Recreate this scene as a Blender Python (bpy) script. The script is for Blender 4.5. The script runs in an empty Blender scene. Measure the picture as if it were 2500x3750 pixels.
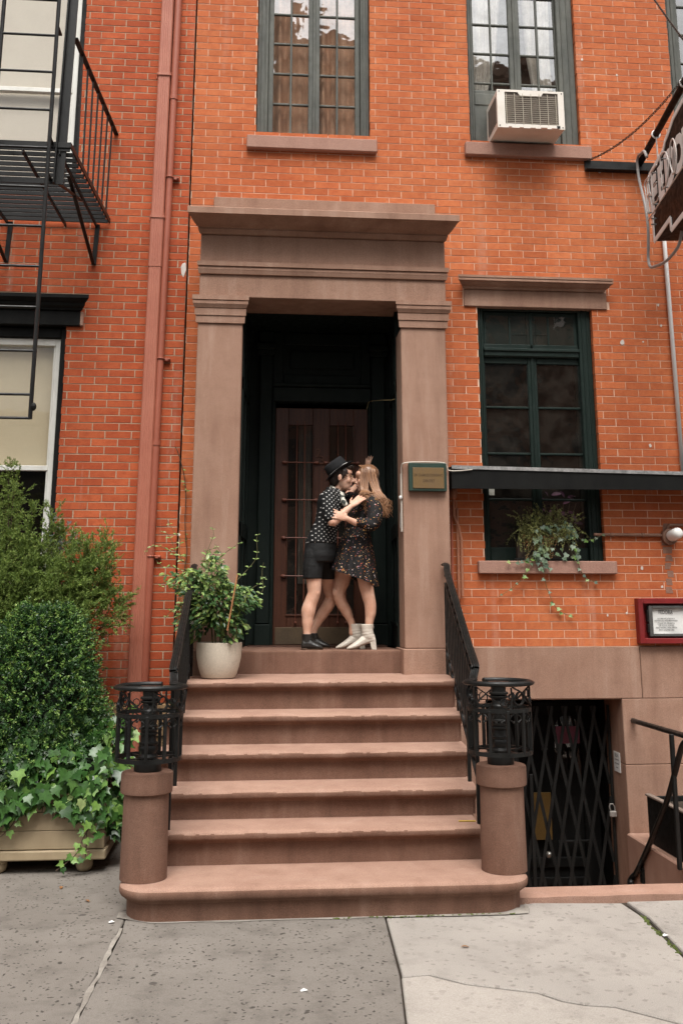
# Brick townhouse with a brownstone stoop, a couple in the doorway.
import bpy, math, random
import numpy as np
from mathutils import Vector, Matrix

random.seed(7)
RNG = np.random.default_rng(7)
R_ = math.radians

# ------------------------------------------------------------------ camera, sky, sun, exposure
sc = bpy.context.scene
KX = 0.0687                       # the stoop is built slightly out of square with the facade
cam_data = bpy.data.cameras.new('camera')
cam = bpy.data.objects.new('camera', cam_data)
sc.collection.objects.link(cam)
cam.location = (-0.577, -8.4, 1.70)
cam.rotation_euler = (R_(90 + 12.44), 0, R_(-5.02))
cam_data.sensor_width = 36.0
cam_data.sensor_fit = 'AUTO'
cam_data.lens = 34.44
cam_data.shift_y = -0.1195
cam_data.clip_start = 0.05
cam_data.clip_end = 3000
sc.camera = cam

SUN_EL, SUN_AZ = 61.0, 8.0       # overcast light, high over the street, from the camera's side
world = bpy.data.worlds.new('World')
sc.world = world
world.use_nodes = True
wt = world.node_tree
wt.nodes.clear()
w_out = wt.nodes.new('ShaderNodeOutputWorld')
w_bg = wt.nodes.new('ShaderNodeBackground')
w_sky = wt.nodes.new('ShaderNodeTexSky')
w_sky.sky_type = 'NISHITA'
w_sky.sun_disc = False
w_sky.sun_elevation = R_(SUN_EL)
w_sky.sun_rotation = R_(180 - SUN_AZ)
w_sky.air_density = 1.0
w_sky.dust_density = 6.0
w_sky.ozone_density = 0.6
w_hs = wt.nodes.new('ShaderNodeHueSaturation')   # a white overcast sky
w_hs.inputs['Saturation'].default_value = 0.04
wt.links.new(w_sky.outputs[0], w_hs.inputs['Color'])
wt.links.new(w_hs.outputs[0], w_bg.inputs['Color'])
w_bg.inputs['Strength'].default_value = 0.108
wt.links.new(w_bg.outputs[0], w_out.inputs[0])

sun_data = bpy.data.lights.new('sun', 'SUN')
sun = bpy.data.objects.new('sun', sun_data)
sc.collection.objects.link(sun)
sun_data.energy = 1.5
sun_data.angle = R_(34)
sun_data.color = (1.0, 0.955, 0.89)
sun.rotation_euler = (R_(90 - SUN_EL), 0, R_(-SUN_AZ))

sc.view_settings.view_transform = 'Standard'
sc.view_settings.look = 'None'
sc.view_settings.gamma = 1.0
sc.view_settings.use_curve_mapping = False
sc.view_settings.exposure = 0.95
sc.cycles.max_bounces = 8
sc.cycles.diffuse_bounces = 2

# ------------------------------------------------------------------ mesh helpers
COL = sc.collection

class MB:
    """collects shapes; build() links them as one mesh object"""
    def __init__(s):
        s.v = []; s.f = []
    def add(s, vs, fs):
        o = len(s.v)
        s.v.extend(tuple(map(float, p)) for p in vs)
        s.f.extend(tuple(i + o for i in f) for f in fs)
        return s
    def box(s, x0, x1, y0, y1, z0, z1):
        return s.add([(x0,y0,z0),(x1,y0,z0),(x1,y1,z0),(x0,y1,z0),(x0,y0,z1),(x1,y0,z1),(x1,y1,z1),(x0,y1,z1)],
                     [(0,3,2,1),(4,5,6,7),(0,1,5,4),(1,2,6,5),(2,3,7,6),(3,0,4,7)])
    def hexa(s, p):
        """8 points: bottom ring of four, top ring of four"""
        return s.add(p, [(0,3,2,1),(4,5,6,7),(0,1,5,4),(1,2,6,5),(2,3,7,6),(3,0,4,7)])
    def bev(s, x0, x1, y0, y1, z0, z1, b=0.006):
        """box with chamfered edges"""
        c = ((x0+x1)/2, (y0+y1)/2, (z0+z1)/2); h = ((x1-x0)/2, (y1-y0)/2, (z1-z0)/2)
        return s.obev(c, ((1,0,0),(0,1,0),(0,0,1)), h, b)
    def obev(s, c, ax, h, b):
        b = min(b, min(h) * 0.9)
        vs = []; idx = {}
        c = np.array(c, float); ax = np.array(ax, float)
        for sx in (-1, 1):
            for sy in (-1, 1):
                for sz in (-1, 1):
                    for k in range(3):
                        d = [(h[i] - (0 if i == k else b)) * (sx, sy, sz)[i] for i in range(3)]
                        idx[(sx, sy, sz, k)] = len(vs)
                        vs.append(c + d[0]*ax[0] + d[1]*ax[1] + d[2]*ax[2])
        I = lambda a, bb, cc, k: idx[(a, bb, cc, k)]
        fs = []
        for a in (-1, 1):
            q = [I(a,-1,-1,0), I(a,1,-1,0), I(a,1,1,0), I(a,-1,1,0)]; fs.append(q if a > 0 else q[::-1])
            q = [I(-1,a,-1,1), I(-1,a,1,1), I(1,a,1,1), I(1,a,-1,1)]; fs.append(q if a > 0 else q[::-1])
            q = [I(-1,-1,a,2), I(1,-1,a,2), I(1,1,a,2), I(-1,1,a,2)]; fs.append(q if a > 0 else q[::-1])
        for a in (-1, 1):
            for bb in (-1, 1):
                q = [I(a,bb,-1,0), I(a,bb,-1,1), I(a,bb,1,1), I(a,bb,1,0)]; fs.append(q if a*bb > 0 else q[::-1])
                q = [I(a,-1,bb,0), I(a,1,bb,0), I(a,1,bb,2), I(a,-1,bb,2)]; fs.append(q if a*bb > 0 else q[::-1])
                q = [I(-1,a,bb,1), I(-1,a,bb,2), I(1,a,bb,2), I(1,a,bb,1)]; fs.append(q if a*bb > 0 else q[::-1])
        for a in (-1, 1):
            for bb in (-1, 1):
                for cc in (-1, 1):
                    q = [I(a,bb,cc,0), I(a,bb,cc,1), I(a,bb,cc,2)]; fs.append(q if a*bb*cc > 0 else q[::-1])
        return s.add(vs, fs)
    def bar(s, p0, p1, w, h, up=(0,0,1), b=None):
        """rectangular bar between two points; w across, h along up"""
        p0 = Vector(p0); p1 = Vector(p1); d = p1 - p0; L = d.length; d.normalize()
        up = Vector(up)
        if abs(d.dot(up)) > 0.98: up = Vector((0,1,0)) if abs(d.y) < 0.9 else Vector((1,0,0))
        sd = d.cross(up).normalized(); u = sd.cross(d).normalized()
        return s.obev((p0+p1)/2, (d, sd, u), (L/2, w/2, h/2), b if b is not None else min(w, h)*0.15)
    def tube(s, pts, r, n=8, caps=True):
        P = [Vector(p) for p in pts]; m = len(P)
        rs = [r]*m if not hasattr(r, '__len__') else list(r)
        t0 = (P[1]-P[0]).normalized()
        ref = Vector((0,0,1)) if abs(t0.z) < 0.9 else Vector((1,0,0))
        u = t0.cross(ref).normalized()
        vs = []; fs = []
        for i in range(m):
            t = (P[min(i+1,m-1)] - P[max(i-1,0)])
            if t.length < 1e-9: t = t0.copy()
            t.normalize()
            u = (u - t*u.dot(t))
            if u.length < 1e-6: u = t.orthogonal()
            u.normalize(); w = t.cross(u)
            rr = rs[i] if hasattr(rs[i], '__len__') else (rs[i], rs[i])
            for k in range(n):
                a = 2*math.pi*k/n
                vs.append(P[i] + u*(math.cos(a)*rr[0]) + w*(math.sin(a)*rr[1]))
        for i in range(m-1):
            for k in range(n):
                k2 = (k+1) % n
                fs.append((i*n+k, i*n+k2, (i+1)*n+k2, (i+1)*n+k))
        if caps:
            fs.append(tuple(range(n-1,-1,-1))); fs.append(tuple((m-1)*n+k for k in range(n)))
        return s.add(vs, fs)
    def loft(s, rings, caps=True):
        n = len(rings[0]); vs = [p for r in rings for p in r]; fs = []
        for i in range(len(rings)-1):
            for k in range(n):
                k2 = (k+1) % n
                fs.append((i*n+k, i*n+k2, (i+1)*n+k2, (i+1)*n+k))
        if caps:
            fs.append(tuple(range(n-1,-1,-1))); m = len(rings)-1
            fs.append(tuple(m*n+k for k in range(n)))
        return s.add(vs, fs)
    def lathe(s, prof, c, n=24, flute=None):
        """profile of (radius, height) from bottom to top round a vertical axis at c"""
        rings = []
        for r, z in prof:
            ring = []
            for k in range(n):
                a = 2*math.pi*k/n
                rr = r * (1 + (flute(a, z) if flute else 0))
                ring.append((c[0]+rr*math.cos(a), c[1]+rr*math.sin(a), c[2]+z))
            rings.append(ring)
        return s.loft(rings)
    def prism(s, poly, off):
        """polygon of 3D points extruded by an offset vector"""
        n = len(poly); off = Vector(off)
        vs = [Vector(p) for p in poly] + [Vector(p)+off for p in poly]
        fs = [tuple(range(n-1,-1,-1)), tuple(range(n, 2*n))]
        for k in range(n):
            k2 = (k+1) % n
            fs.append((k, k2, n+k2, n+k))
        return s.add(vs, fs)
    def profile_x(s, prof, x0, x1, k0=0.0, k1=0.0, yref=0.0):
        """a moulding: (y, z) profile run along x; ends may be mitred (x grows by k*(yref - y))"""
        n = len(prof)
        a = [(x0 - k0*(yref-y), y, z) for y, z in prof]; b = [(x1 + k1*(yref-y), y, z) for y, z in prof]
        fs = [tuple(range(n)), tuple(range(2*n-1, n-1, -1))]
        for k in range(n):
            k2 = (k+1) % n
            fs.append((k2, k, n+k, n+k2))
        return s.add(a+b, fs)
    def ball(s, c, r, nu=12, nv=8, ax=None):
        rx, ry, rz = r if hasattr(r, '__len__') else (r, r, r)
        ax = ax or ((1,0,0),(0,1,0),(0,0,1))
        A = [Vector(q) for q in ax]; c = Vector(c)
        vs = [c - A[2]*rz]; fs = []
        for j in range(1, nv):
            t = math.pi*j/nv - math.pi/2
            for k in range(nu):
                a = 2*math.pi*k/nu
                vs.append(c + A[0]*(rx*math.cos(t)*math.cos(a)) + A[1]*(ry*math.cos(t)*math.sin(a)) + A[2]*(rz*math.sin(t)))
        vs.append(c + A[2]*rz); L = len(vs)-1
        for k in range(nu):
            k2 = (k+1) % nu
            fs.append((0, 1+k2, 1+k)); fs.append((L, 1+(nv-2)*nu+k, 1+(nv-2)*nu+k2))
            for j in range(nv-2):
                fs.append((1+j*nu+k, 1+j*nu+k2, 1+(j+1)*nu+k2, 1+(j+1)*nu+k))
        return s.add(vs, fs)
    def mesh(s, name, mat=None, smooth=False):
        me = bpy.data.meshes.new(name)
        me.from_pydata(s.v, [], s.f)
        me.validate(); me.update()
        if mat: me.materials.append(mat)
        if smooth:
            me.polygons.foreach_set('use_smooth', [True]*len(me.polygons))
            if smooth == 'auto':
                try: me.set_sharp_from_angle(angle=R_(40))
                except Exception: pass
        return me
    def build(s, name, mat, parent=None, smooth=False, **tags):
        return link(name, s.mesh(name, mat, smooth), parent, **tags)

def link(name, me, parent=None, loc=None, rot=None, scale=None, **tags):
    o = bpy.data.objects.new(name, me)
    COL.objects.link(o)
    if loc is not None: o.location = loc
    if rot is not None: o.rotation_euler = rot
    if scale is not None: o.scale = scale
    setpar(o, parent)
    for k, v in tags.items():
        if v is not None: o[k] = v
    return o

ROOTLOC = {}
def setpar(o, parent):
    if parent is not None:
        o.parent = parent
        o.matrix_parent_inverse = Matrix.Translation(-ROOTLOC.get(parent.name, Vector((0,0,0))))

def thing(name, label, category, loc=(0,0,0), group=None, kind=None):
    o = bpy.data.objects.new(name, None)
    COL.objects.link(o)
    o.location = loc
    o.empty_display_size = 0.1
    ROOTLOC[o.name] = Vector(loc)
    o['label'] = label; o['category'] = category
    if group: o['group'] = group
    if kind: o['kind'] = kind
    return o

def arrays_mesh(name, verts, faces, mat, smooth=False):
    """fast mesh from numpy arrays; faces all of one size"""
    me = bpy.data.meshes.new(name)
    nv = len(verts); nf, k = faces.shape
    me.vertices.add(nv); me.vertices.foreach_set('co', np.ascontiguousarray(verts, dtype=np.float32).ravel())
    me.loops.add(nf*k); me.loops.foreach_set('vertex_index', np.ascontiguousarray(faces, dtype=np.int32).ravel())
    me.polygons.add(nf)
    me.polygons.foreach_set('loop_start', np.arange(0, nf*k, k, dtype=np.int32))
    me.polygons.foreach_set('loop_total', np.full(nf, k, dtype=np.int32))
    me.polygons.foreach_set('use_smooth', np.full(nf, bool(smooth)))
    me.update(calc_edges=True); me.validate()
    me.materials.append(mat)
    return me

def spline(pts, n=8):
    """Catmull-Rom through the points"""
    P = [Vector(p) for p in pts]; P = [P[0]*2-P[1]] + P + [P[-1]*2-P[-2]]
    out = []
    for i in range(1, len(P)-2):
        for k in range(n):
            t = k/n
            out.append(0.5*((2*P[i]) + (P[i+1]-P[i-1])*t + (2*P[i-1]-5*P[i]+4*P[i+1]-P[i+2])*t*t + (3*P[i]-P[i-1]-3*P[i+1]+P[i+2])*t**3))
    out.append(P[-2])
    return out

# ------------------------------------------------------------------ materials
class NT:
    def __init__(s, name):
        s.m = bpy.data.materials.new(name); s.m.use_nodes = True
        s.t = s.m.node_tree; s.t.nodes.clear()
        s.out = s.t.nodes.new('ShaderNodeOutputMaterial')
        s.geo = s.t.nodes.new('ShaderNodeNewGeometry')
        s.pos = s.geo.outputs['Position']
    def n(s, typ, ins=None, **props):
        nd = s.t.nodes.new(typ)
        for k, v in props.items(): setattr(nd, k, v)
        for k, v in (ins or {}).items():
            if isinstance(v, bpy.types.NodeSocket): s.t.links.new(v, nd.inputs[k])
            else: nd.inputs[k].default_value = v
        return nd
    def noise(s, scale, detail=4, rough=0.55, vec=None, out=0):
        return s.n('ShaderNodeTexNoise', {'Vector': vec or s.pos, 'Scale': scale, 'Detail': detail, 'Roughness': rough}).outputs[out]
    def voro(s, scale, feature='F1', vec=None, rnd=1.0):
        return s.n('ShaderNodeTexVoronoi', {'Vector': vec or s.pos, 'Scale': scale, 'Randomness': rnd}, feature=feature)
    def ramp(s, fac, stops):
        nd = s.n('ShaderNodeValToRGB', {'Fac': fac}); cr = nd.color_ramp
        while len(cr.elements) > 1: cr.elements.remove(cr.elements[-1])
        for i, (p, c) in enumerate(stops):
            e = cr.elements[0] if i == 0 else cr.elements.new(p)
            e.position = p; e.color = (*c, 1) if len(c) == 3 else c
        return nd.outputs[0]
    def mapr(s, v, a, b, c, d, clamp=True):
        return s.n('ShaderNodeMapRange', {'Value': v, 'From Min': a, 'From Max': b, 'To Min': c, 'To Max': d}, clamp=clamp).outputs[0]
    def math(s, op, a, b=0.0, c=0.0):
        return s.n('ShaderNodeMath', {0: a, 1: b, 2: c}, operation=op).outputs[0]
    def mix(s, f, a, b, blend='MIX'):
        nd = s.t.nodes.new('ShaderNodeMix'); nd.data_type = 'RGBA'; nd.blend_type = blend
        for sock, v in (('Factor', f), ('A', a), ('B', b)):
            k = [i for i in nd.inputs if i.name == sock and (sock == 'Factor' and i.type == 'VALUE' or sock != 'Factor' and i.type == 'RGBA')][0]
            if isinstance(v, bpy.types.NodeSocket): s.t.links.new(v, k)
            else: k.default_value = v if sock == 'Factor' else (*v, 1) if len(v) == 3 else v
        return [o for o in nd.outputs if o.type == 'RGBA'][0]
    def grey(s, v):
        return s.n('ShaderNodeCombineColor', {0: v, 1: v, 2: v}).outputs[0]
    def stretch(s, sx, sy, sz):
        return s.n('ShaderNodeMapping', {'Vector': s.pos, 'Scale': (sx, sy, sz)}).outputs[0]
    def bump(s, h, strength=0.3, dist=0.004):
        return s.n('ShaderNodeBump', {'Height': h, 'Strength': strength, 'Distance': dist}).outputs[0]
    def finish(s, col, rough=0.8, normal=None, spec=0.3, metal=0.0, **kw):
        ins = {'Base Color': col if isinstance(col, bpy.types.NodeSocket) else (*col, 1), 'Roughness': rough, 'Specular IOR Level': spec, 'Metallic': metal}
        if normal is not None: ins['Normal'] = normal
        ins.update(kw)
        b = s.n('ShaderNodeBsdfPrincipled', ins)
        s.t.links.new(b.outputs[0], s.out.inputs[0])
        return s.m
    def rnd(s):
        """one random number per loose piece and per object"""
        oi = s.n('ShaderNodeObjectInfo').outputs['Random']
        return s.math('FRACT', s.math('ADD', s.geo.outputs['Random Per Island'], s.math('MULTIPLY', oi, 7.31)))

def m_plain(name, a, b=None, scale=5, rough=0.7, bump=0.15, bscale=60, spec=0.3, metal=0.0, fine=0.12, fscale=140, dist=0.003, stretch=None):
    t = NT(name); b = b or tuple(x*0.75 for x in a)
    vec = t.stretch(*stretch) if stretch else t.pos
    col = t.mix(t.mapr(t.noise(scale, 5, 0.6, vec), 0.3, 0.7, 0, 1), a, b)
    f = t.mapr(t.noise(fscale, 3), 0.3, 0.7, 1-fine, 1+fine)
    col = t.mix(1.0, col, t.grey(f), 'MULTIPLY')
    nrm = t.bump(t.noise(bscale, 4, 0.6, vec), bump, dist) if bump else None
    return t.finish(col, rough, nrm, spec, metal)

def m_brick(name, tones, weather, dark, joint_stain=0.0):
    t = NT(name); r = t.rnd()
    col = t.ramp(r, tones)
    r2 = t.math('FRACT', t.math('MULTIPLY', r, 17.7))
    # mottling inside each brick
    mott = t.mapr(t.noise(17, 6, 0.7), 0.42, 0.70, 0, 1)
    col = t.mix(t.math('MULTIPLY', mott, 0.62), col, dark)
    pale = t.mapr(t.noise(9, 5, 0.65), 0.55, 0.75, 0, 0.22)
    col = t.mix(pale, col, weather)
    # pits and paler scuffs
    sc_ = t.mapr(t.noise(65, 4, 0.7), 0.62, 0.76, 0, 0.18)
    col = t.mix(sc_, col, (0.60, 0.22, 0.10))
    # large weathering: washed patches and sooty patches
    big = t.noise(0.9, 4, 0.6, t.stretch(1.0, 1.0, 0.55))
    col = t.mix(t.mapr(big, 0.36, 0.54, 0.45, 0), col, dark)
    col = t.mix(t.mapr(big, 0.54, 0.70, 0, 0.25), col, weather)
    # lime streaks running down
    st = t.noise(2.2, 4, 0.55, t.stretch(2.6, 1.0, 0.16))
    col = t.mix(t.math('MULTIPLY', t.mapr(st, 0.60, 0.74, 0, 0.42), t.mapr(t.noise(14, 3), 0.35, 0.6, 0.2, 1)), col, (0.62, 0.42, 0.32))
    col = t.mix(1.0, col, t.grey(t.mapr(r2, 0, 1, 0.90, 1.06)), 'MULTIPLY')
    fine = t.mapr(t.noise(230, 3, 0.6), 0.3, 0.7, 0.88, 1.12)
    col = t.mix(1.0, col, t.grey(fine), 'MULTIPLY')
    h = t.math('ADD', t.noise(120, 4, 0.7), t.math('MULTIPLY', t.noise(26, 3), 0.8))
    return t.finish(col, 0.86, t.bump(h, 0.35, 0.003), 0.25)

def m_stone(name, a, b, pale, dark, streak=0.35):
    """brownstone: sandy grain with pale specks, soft blotches, runs of dirt"""
    t = NT(name)
    col = t.mix(t.mapr(t.noise(2.2, 5, 0.6), 0.34, 0.66, 0, 1), a, b)
    st = t.noise(3.0, 5, 0.6, t.stretch(2.2, 2.2, 0.28))
    col = t.mix(t.mapr(t.noise(9, 6, 0.7), 0.45, 0.72, 0, 0.24), col, dark)
    col = t.mix(t.mapr(t.noise(15, 5, 0.7), 0.55, 0.75, 0, 0.16), col, pale)
    col = t.mix(t.mapr(st, 0.50, 0.70, 0, streak), col, dark)
    col = t.mix(t.mapr(st, 0.45, 0.28, 0, streak), col, pale)
    g = t.noise(260, 3, 0.75)
    col = t.mix(1.0, col, t.grey(t.mapr(g, 0.28, 0.72, 0.60, 1.40)), 'MULTIPLY')
    v = t.voro(110)
    col = t.mix(t.mapr(v.outputs['Distance'], 0.14, 0.05, 0, 0.35), col, pale)
    # chips and dark pocks
    p = t.noise(46, 4, 0.7)
    col = t.mix(t.mapr(p, 0.70, 0.80, 0, 0.45), col, dark)
    h = t.math('ADD', g, t.math('MULTIPLY', t.noise(40, 4, 0.6), 0.8))
    return t.finish(col, 0.9, t.bump(h, 0.45, 0.003), 0.2)

def m_paint(name, a, b, rough=0.45, peel=0.25, spec=0.4, coat=0.0):
    """old brushed paint: brush bumps, worn paler edges"""
    t = NT(name)
    col = t.mix(t.mapr(t.noise(6, 5, 0.65, t.stretch(1, 1, 0.3)), 0.35, 0.7, 0, 1), a, b)
    wear = t.mapr(t.noise(55, 4, 0.7), 0.64, 0.74, 0, peel)
    col = t.mix(wear, col, tuple(min(1, x*2.2+0.05) for x in a))
    h = t.math('ADD', t.noise(70, 4, 0.7, t.stretch(1, 1, 0.2)), t.math('MULTIPLY', t.noise(18, 3), 0.7))
    return t.finish(col, t.mapr(t.noise(20, 3), 0.3, 0.7, rough-0.1, rough+0.15), t.bump(h, 0.3, 0.004), spec)

def m_glass(name, tint, base=0.10, wav=0.15, dirt=(0.10, 0.085, 0.07), dirt_amt=0.25):
    """old window glass: see-through, with wavy reflections and a film of dirt"""
    t = NT(name)
    nrm = t.bump(t.noise(5.0, 2), wav, 0.02)
    fc = t.n('ShaderNodeLayerWeight', {'Blend': 0.5, 'Normal': nrm}).outputs['Facing']
    fac = t.math('MINIMUM', t.math('ADD', t.math('MULTIPLY', t.math('POWER', fc, 4.0), 0.9), base), 1.0)
    tr = t.n('ShaderNodeBsdfTransparent', {'Color': (*tint, 1)}).outputs[0]
    gl = t.n('ShaderNodeBsdfGlossy', {'Color': (1, 1, 1, 1), 'Roughness': 0.02, 'Normal': nrm}).outputs[0]
    m1 = t.n('ShaderNodeMixShader', {0: fac, 1: tr, 2: gl}).outputs[0]
    df = t.n('ShaderNodeBsdfDiffuse', {'Color': (*dirt, 1)}).outputs[0]
    d = t.mapr(t.noise(7, 5, 0.7), 0.40, 0.75, 0.03, dirt_amt)
    m2 = t.n('ShaderNodeMixShader', {0: d, 1: m1, 2: df}).outputs[0]
    t.t.links.new(m2, t.out.inputs[0])
    return t.m

def m_leaf(name, a, b, c, rough=0.4, vein=False, trans=0.25):
    """leaf tones vary leaf by leaf"""
    t = NT(name); r = t.rnd()
    col = t.ramp(r, [(0.0, a), (0.45, b), (0.8, b), (1.0, c)])
    col = t.mix(1.0, col, t.grey(t.mapr(t.noise(30, 3), 0.3, 0.7, 0.75, 1.2)), 'MULTIPLY')
    b_ = t.n('ShaderNodeBsdfPrincipled', {'Base Color': col, 'Roughness': rough, 'Specular IOR Level': 0.4})
    tl = t.n('ShaderNodeBsdfTranslucent', {'Color': col})
    mx = t.n('ShaderNodeMixShader', {0: trans, 1: b_.outputs[0], 2: tl.outputs[0]})
    t.t.links.new(mx.outputs[0], t.out.inputs[0])
    return t.m

MAT = {}
MAT['brick_orange'] = m_brick('orange_brick', [(0, (0.45,0.120,0.042)), (0.2, (0.49,0.138,0.049)), (0.7, (0.515,0.150,0.055)), (1, (0.54,0.165,0.063))], (0.64,0.225,0.088), (0.34,0.066,0.021))
MAT['brick_red'] = m_brick('red_brick', [(0, (0.36,0.070,0.024)), (0.3, (0.42,0.088,0.031)), (1, (0.47,0.108,0.039))], (0.54,0.150,0.060), (0.28,0.045,0.017))
MAT['mortar_pale'] = m_plain('pale_mortar', (0.74,0.52,0.39), (0.56,0.34,0.24), 6, 0.95, 0.3, 150)
MAT['mortar_grey'] = m_plain('grey_mortar', (0.46,0.35,0.25), (0.37,0.27,0.19), 6, 0.95, 0.4, 120)
MAT['stone'] = m_stone('brownstone', (0.335,0.203,0.146), (0.290,0.167,0.117), (0.44,0.300,0.228), (0.175,0.095,0.065), 0.5)
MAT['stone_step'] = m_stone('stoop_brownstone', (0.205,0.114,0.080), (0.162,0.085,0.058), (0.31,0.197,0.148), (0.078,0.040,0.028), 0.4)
MAT['stone_sill'] = m_stone('painted_sill', (0.370,0.215,0.165), (0.340,0.190,0.145), (0.46,0.310,0.245), (0.22,0.115,0.085), 0.18)
MAT['green_old'] = m_paint('weathered_green_paint', (0.098,0.099,0.082), (0.050,0.053,0.045), 0.6, 0.45)
MAT['green_dark'] = m_paint('dark_green_paint', (0.013,0.023,0.019), (0.008,0.015,0.012), 0.42, 0.08, 0.22)
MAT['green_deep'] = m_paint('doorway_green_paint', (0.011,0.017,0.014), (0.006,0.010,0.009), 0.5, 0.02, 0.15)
MAT['black_iron'] = m_paint('black_iron', (0.014,0.0135,0.0125), (0.008,0.008,0.0075), 0.38, 0.06, 0.26)
MAT['black_wood'] = m_paint('black_painted_wood', (0.011,0.011,0.010), (0.006,0.006,0.006), 0.55, 0.03, 0.12)
MAT['white_paint'] = m_paint('white_window_paint', (0.72,0.71,0.66), (0.60,0.58,0.52), 0.45, 0.0)
MAT['pipe'] = m_plain('painted_drainpipe', (0.42,0.150,0.095), (0.36,0.115,0.070), 4, 0.5, 0.12, 30, 0.4, fine=0.06)
MAT['pipe_dark'] = m_plain('painted_downpipe', (0.36,0.105,0.062), (0.30,0.085,0.050), 4, 0.5, 0.12, 30, 0.4, fine=0.06)
MAT['glass'] = m_glass('old_glass', (0.95,0.95,0.93), 0.28, 0.06)
MAT['glass_dark'] = m_glass('dark_dirty_glass', (0.80,0.80,0.78), 0.10, 0.18, (0.13,0.11,0.09), 0.20)
MAT['glass_plain'] = m_glass('clean_glass', (0.95,0.95,0.93), 0.05, 0.02, dirt_amt=0.06)
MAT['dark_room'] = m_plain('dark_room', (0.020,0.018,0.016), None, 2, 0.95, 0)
MAT['curtain_brown'] = m_plain('brown_curtain', (0.66,0.41,0.28), (0.48,0.27,0.17), 3, 0.9, 0.2, 20, stretch=(6,6,0.5))
MAT['curtain_white'] = m_plain('white_curtain', (0.72,0.68,0.62), (0.55,0.51,0.46), 3, 0.9, 0.1, 20, stretch=(8,8,0.5))
MAT['shade'] = m_plain('cream_roller_shade', (0.62,0.53,0.38), (0.56,0.47,0.33), 1.5, 0.85, 0.1, 200, fine=0.03)
MAT['shade_grey'] = m_plain('grey_roller_shade', (0.60,0.545,0.47), (0.54,0.48,0.41), 1.5, 0.85, 0.1, 200, fine=0.03)
MAT['glass_far'] = m_plain('far_window_glass', (0.03,0.03,0.03), None, 2, 0.15, 0, spec=0.5)
MAT['brick_red_far'] = m_plain('far_brick', (0.24,0.13,0.09), (0.18,0.10,0.07), 1.2, 0.9, 0)
# ------------------------------------------------------------------ walls of brick
CAMP = Vector((-0.577, -8.4, 1.70))
FW = Vector((math.sin(R_(5.02))*math.cos(R_(12.44)), math.cos(R_(5.02))*math.cos(R_(12.44)), math.sin(R_(12.44))))
RT = Vector((math.cos(R_(5.02)), -math.sin(R_(5.02)), 0)); UPV = RT.cross(FW)
def seen(p, margin=0.0):
    """0..1 picture coordinates of a point (only used to rank which bricks and leaves show largest)"""
    v = Vector(p) - CAMP; z = v.dot(FW)
    if z <= 0: return None
    x = (784 + 2250*v.dot(RT)/z)/1568; y = (895 - 2250*v.dot(UPV)/z)/2352
    return (x, y, z) if -margin < x < 1+margin and -margin < y < 1+margin else None

def brick_variants(w, h, d, n, wob):
    """chamfered bricks with a slightly uneven face; front at y = 0, back at y = d"""
    out = []
    for _ in range(n):
        b = 0.0010; j = lambda s: random.uniform(-s, s)
        fr = [(-w/2+b+j(wob), j(wob*0.4), -h/2+b+j(wob)), (w/2-b+j(wob), j(wob*0.4), -h/2+b+j(wob)), (w/2-b+j(wob), j(wob*0.4), h/2-b+j(wob)), (-w/2+b+j(wob), j(wob*0.4), h/2-b+j(wob))]
        ed = [(-w/2, b*1.3, -h/2), (w/2, b*1.3, -h/2), (w/2, b*1.3, h/2), (-w/2, b*1.3, h/2)]
        bk = [(x, d, z) for x, _, z in ed]
        out.append((fr+ed+bk, [(0,1,2,3),(4,5,1,0),(5,6,2,1),(6,7,3,2),(7,4,0,3),(8,9,5,4),(9,10,6,5),(10,11,7,6),(11,8,4,7)]))
    return out

def lay_bricks(parent, x0, x1, z0, z1, openings, course, length, joint, yface, mat, wob, skip=None):
    rects = []
    nrow = int((z1-z0)/course)
    for i in range(nrow):
        zc = z0 + (i+0.5)*course
        iv = [(x0, x1)]
        for (a, b, c, d) in openings:
            if c < zc < d:
                new = []
                for (p, q) in iv:
                    if b <= p or a >= q: new.append((p, q)); continue
                    if a > p: new.append((p, a))
                    if b < q: new.append((b, q))
                iv = new
        off = (i % 2)*length/2 + random.uniform(-0.006, 0.006)
        for (p, q) in iv:
            k = math.floor((p - x0 - off)/length) - 1
            while True:
                a = x0 + off + k*length; b = a + length; k += 1
                if a >= q: break
                a2 = max(a + joint/2, p); b2 = min(b - joint/2, q)
                if b2 - a2 < 0.02: continue
                if skip and skip((a2+b2)/2, zc): continue
                rects.append((a2, b2, zc))
    h = course - joint
    rank = []
    for n, (a, b, z) in enumerate(rects):
        s = seen(((a+b)/2, yface, z))
        rank.append(((b-a)/(s[2]**2) if s else 0, n))
    rank.sort(reverse=True)
    single = set(n for v, n in rank[:300] if v > 0)
    full = length - joint
    cache = {}
    V = []; F = []; nv = 0
    for n, (a, b, z) in enumerate(rects):
        w = b - a
        key = round(w, 2) if abs(w-full) > 0.004 else 'full'
        if key not in cache:
            cache[key] = brick_variants(full if key == 'full' else key, h, 0.1, 6 if key == 'full' else 2, wob)
            cache[(key, 'me')] = [None]*len(cache[key])
        vs = cache[key]; q = random.randrange(len(vs))
        loc = ((a+b)/2, yface + random.uniform(-0.0006, 0.0006), z + random.uniform(-0.0008, 0.0008))
        if n in single:
            if cache[(key, 'me')][q] is None:
                m = MB(); m.add(*vs[q]); cache[(key, 'me')][q] = m.mesh('brick', mat)
            link('brick', cache[(key, 'me')][q], parent, loc=loc)
        else:
            arr = np.array(vs[q][0]) + np.array(loc); V.append(arr)
            F.append(np.array(vs[q][1]) + nv); nv += len(arr)
    if V:
        me = arrays_mesh('bricks', np.concatenate(V), np.concatenate(F), mat)
        link('bricks', me, parent, kind='stuff', label='the rest of the bricks of this wall')

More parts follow.
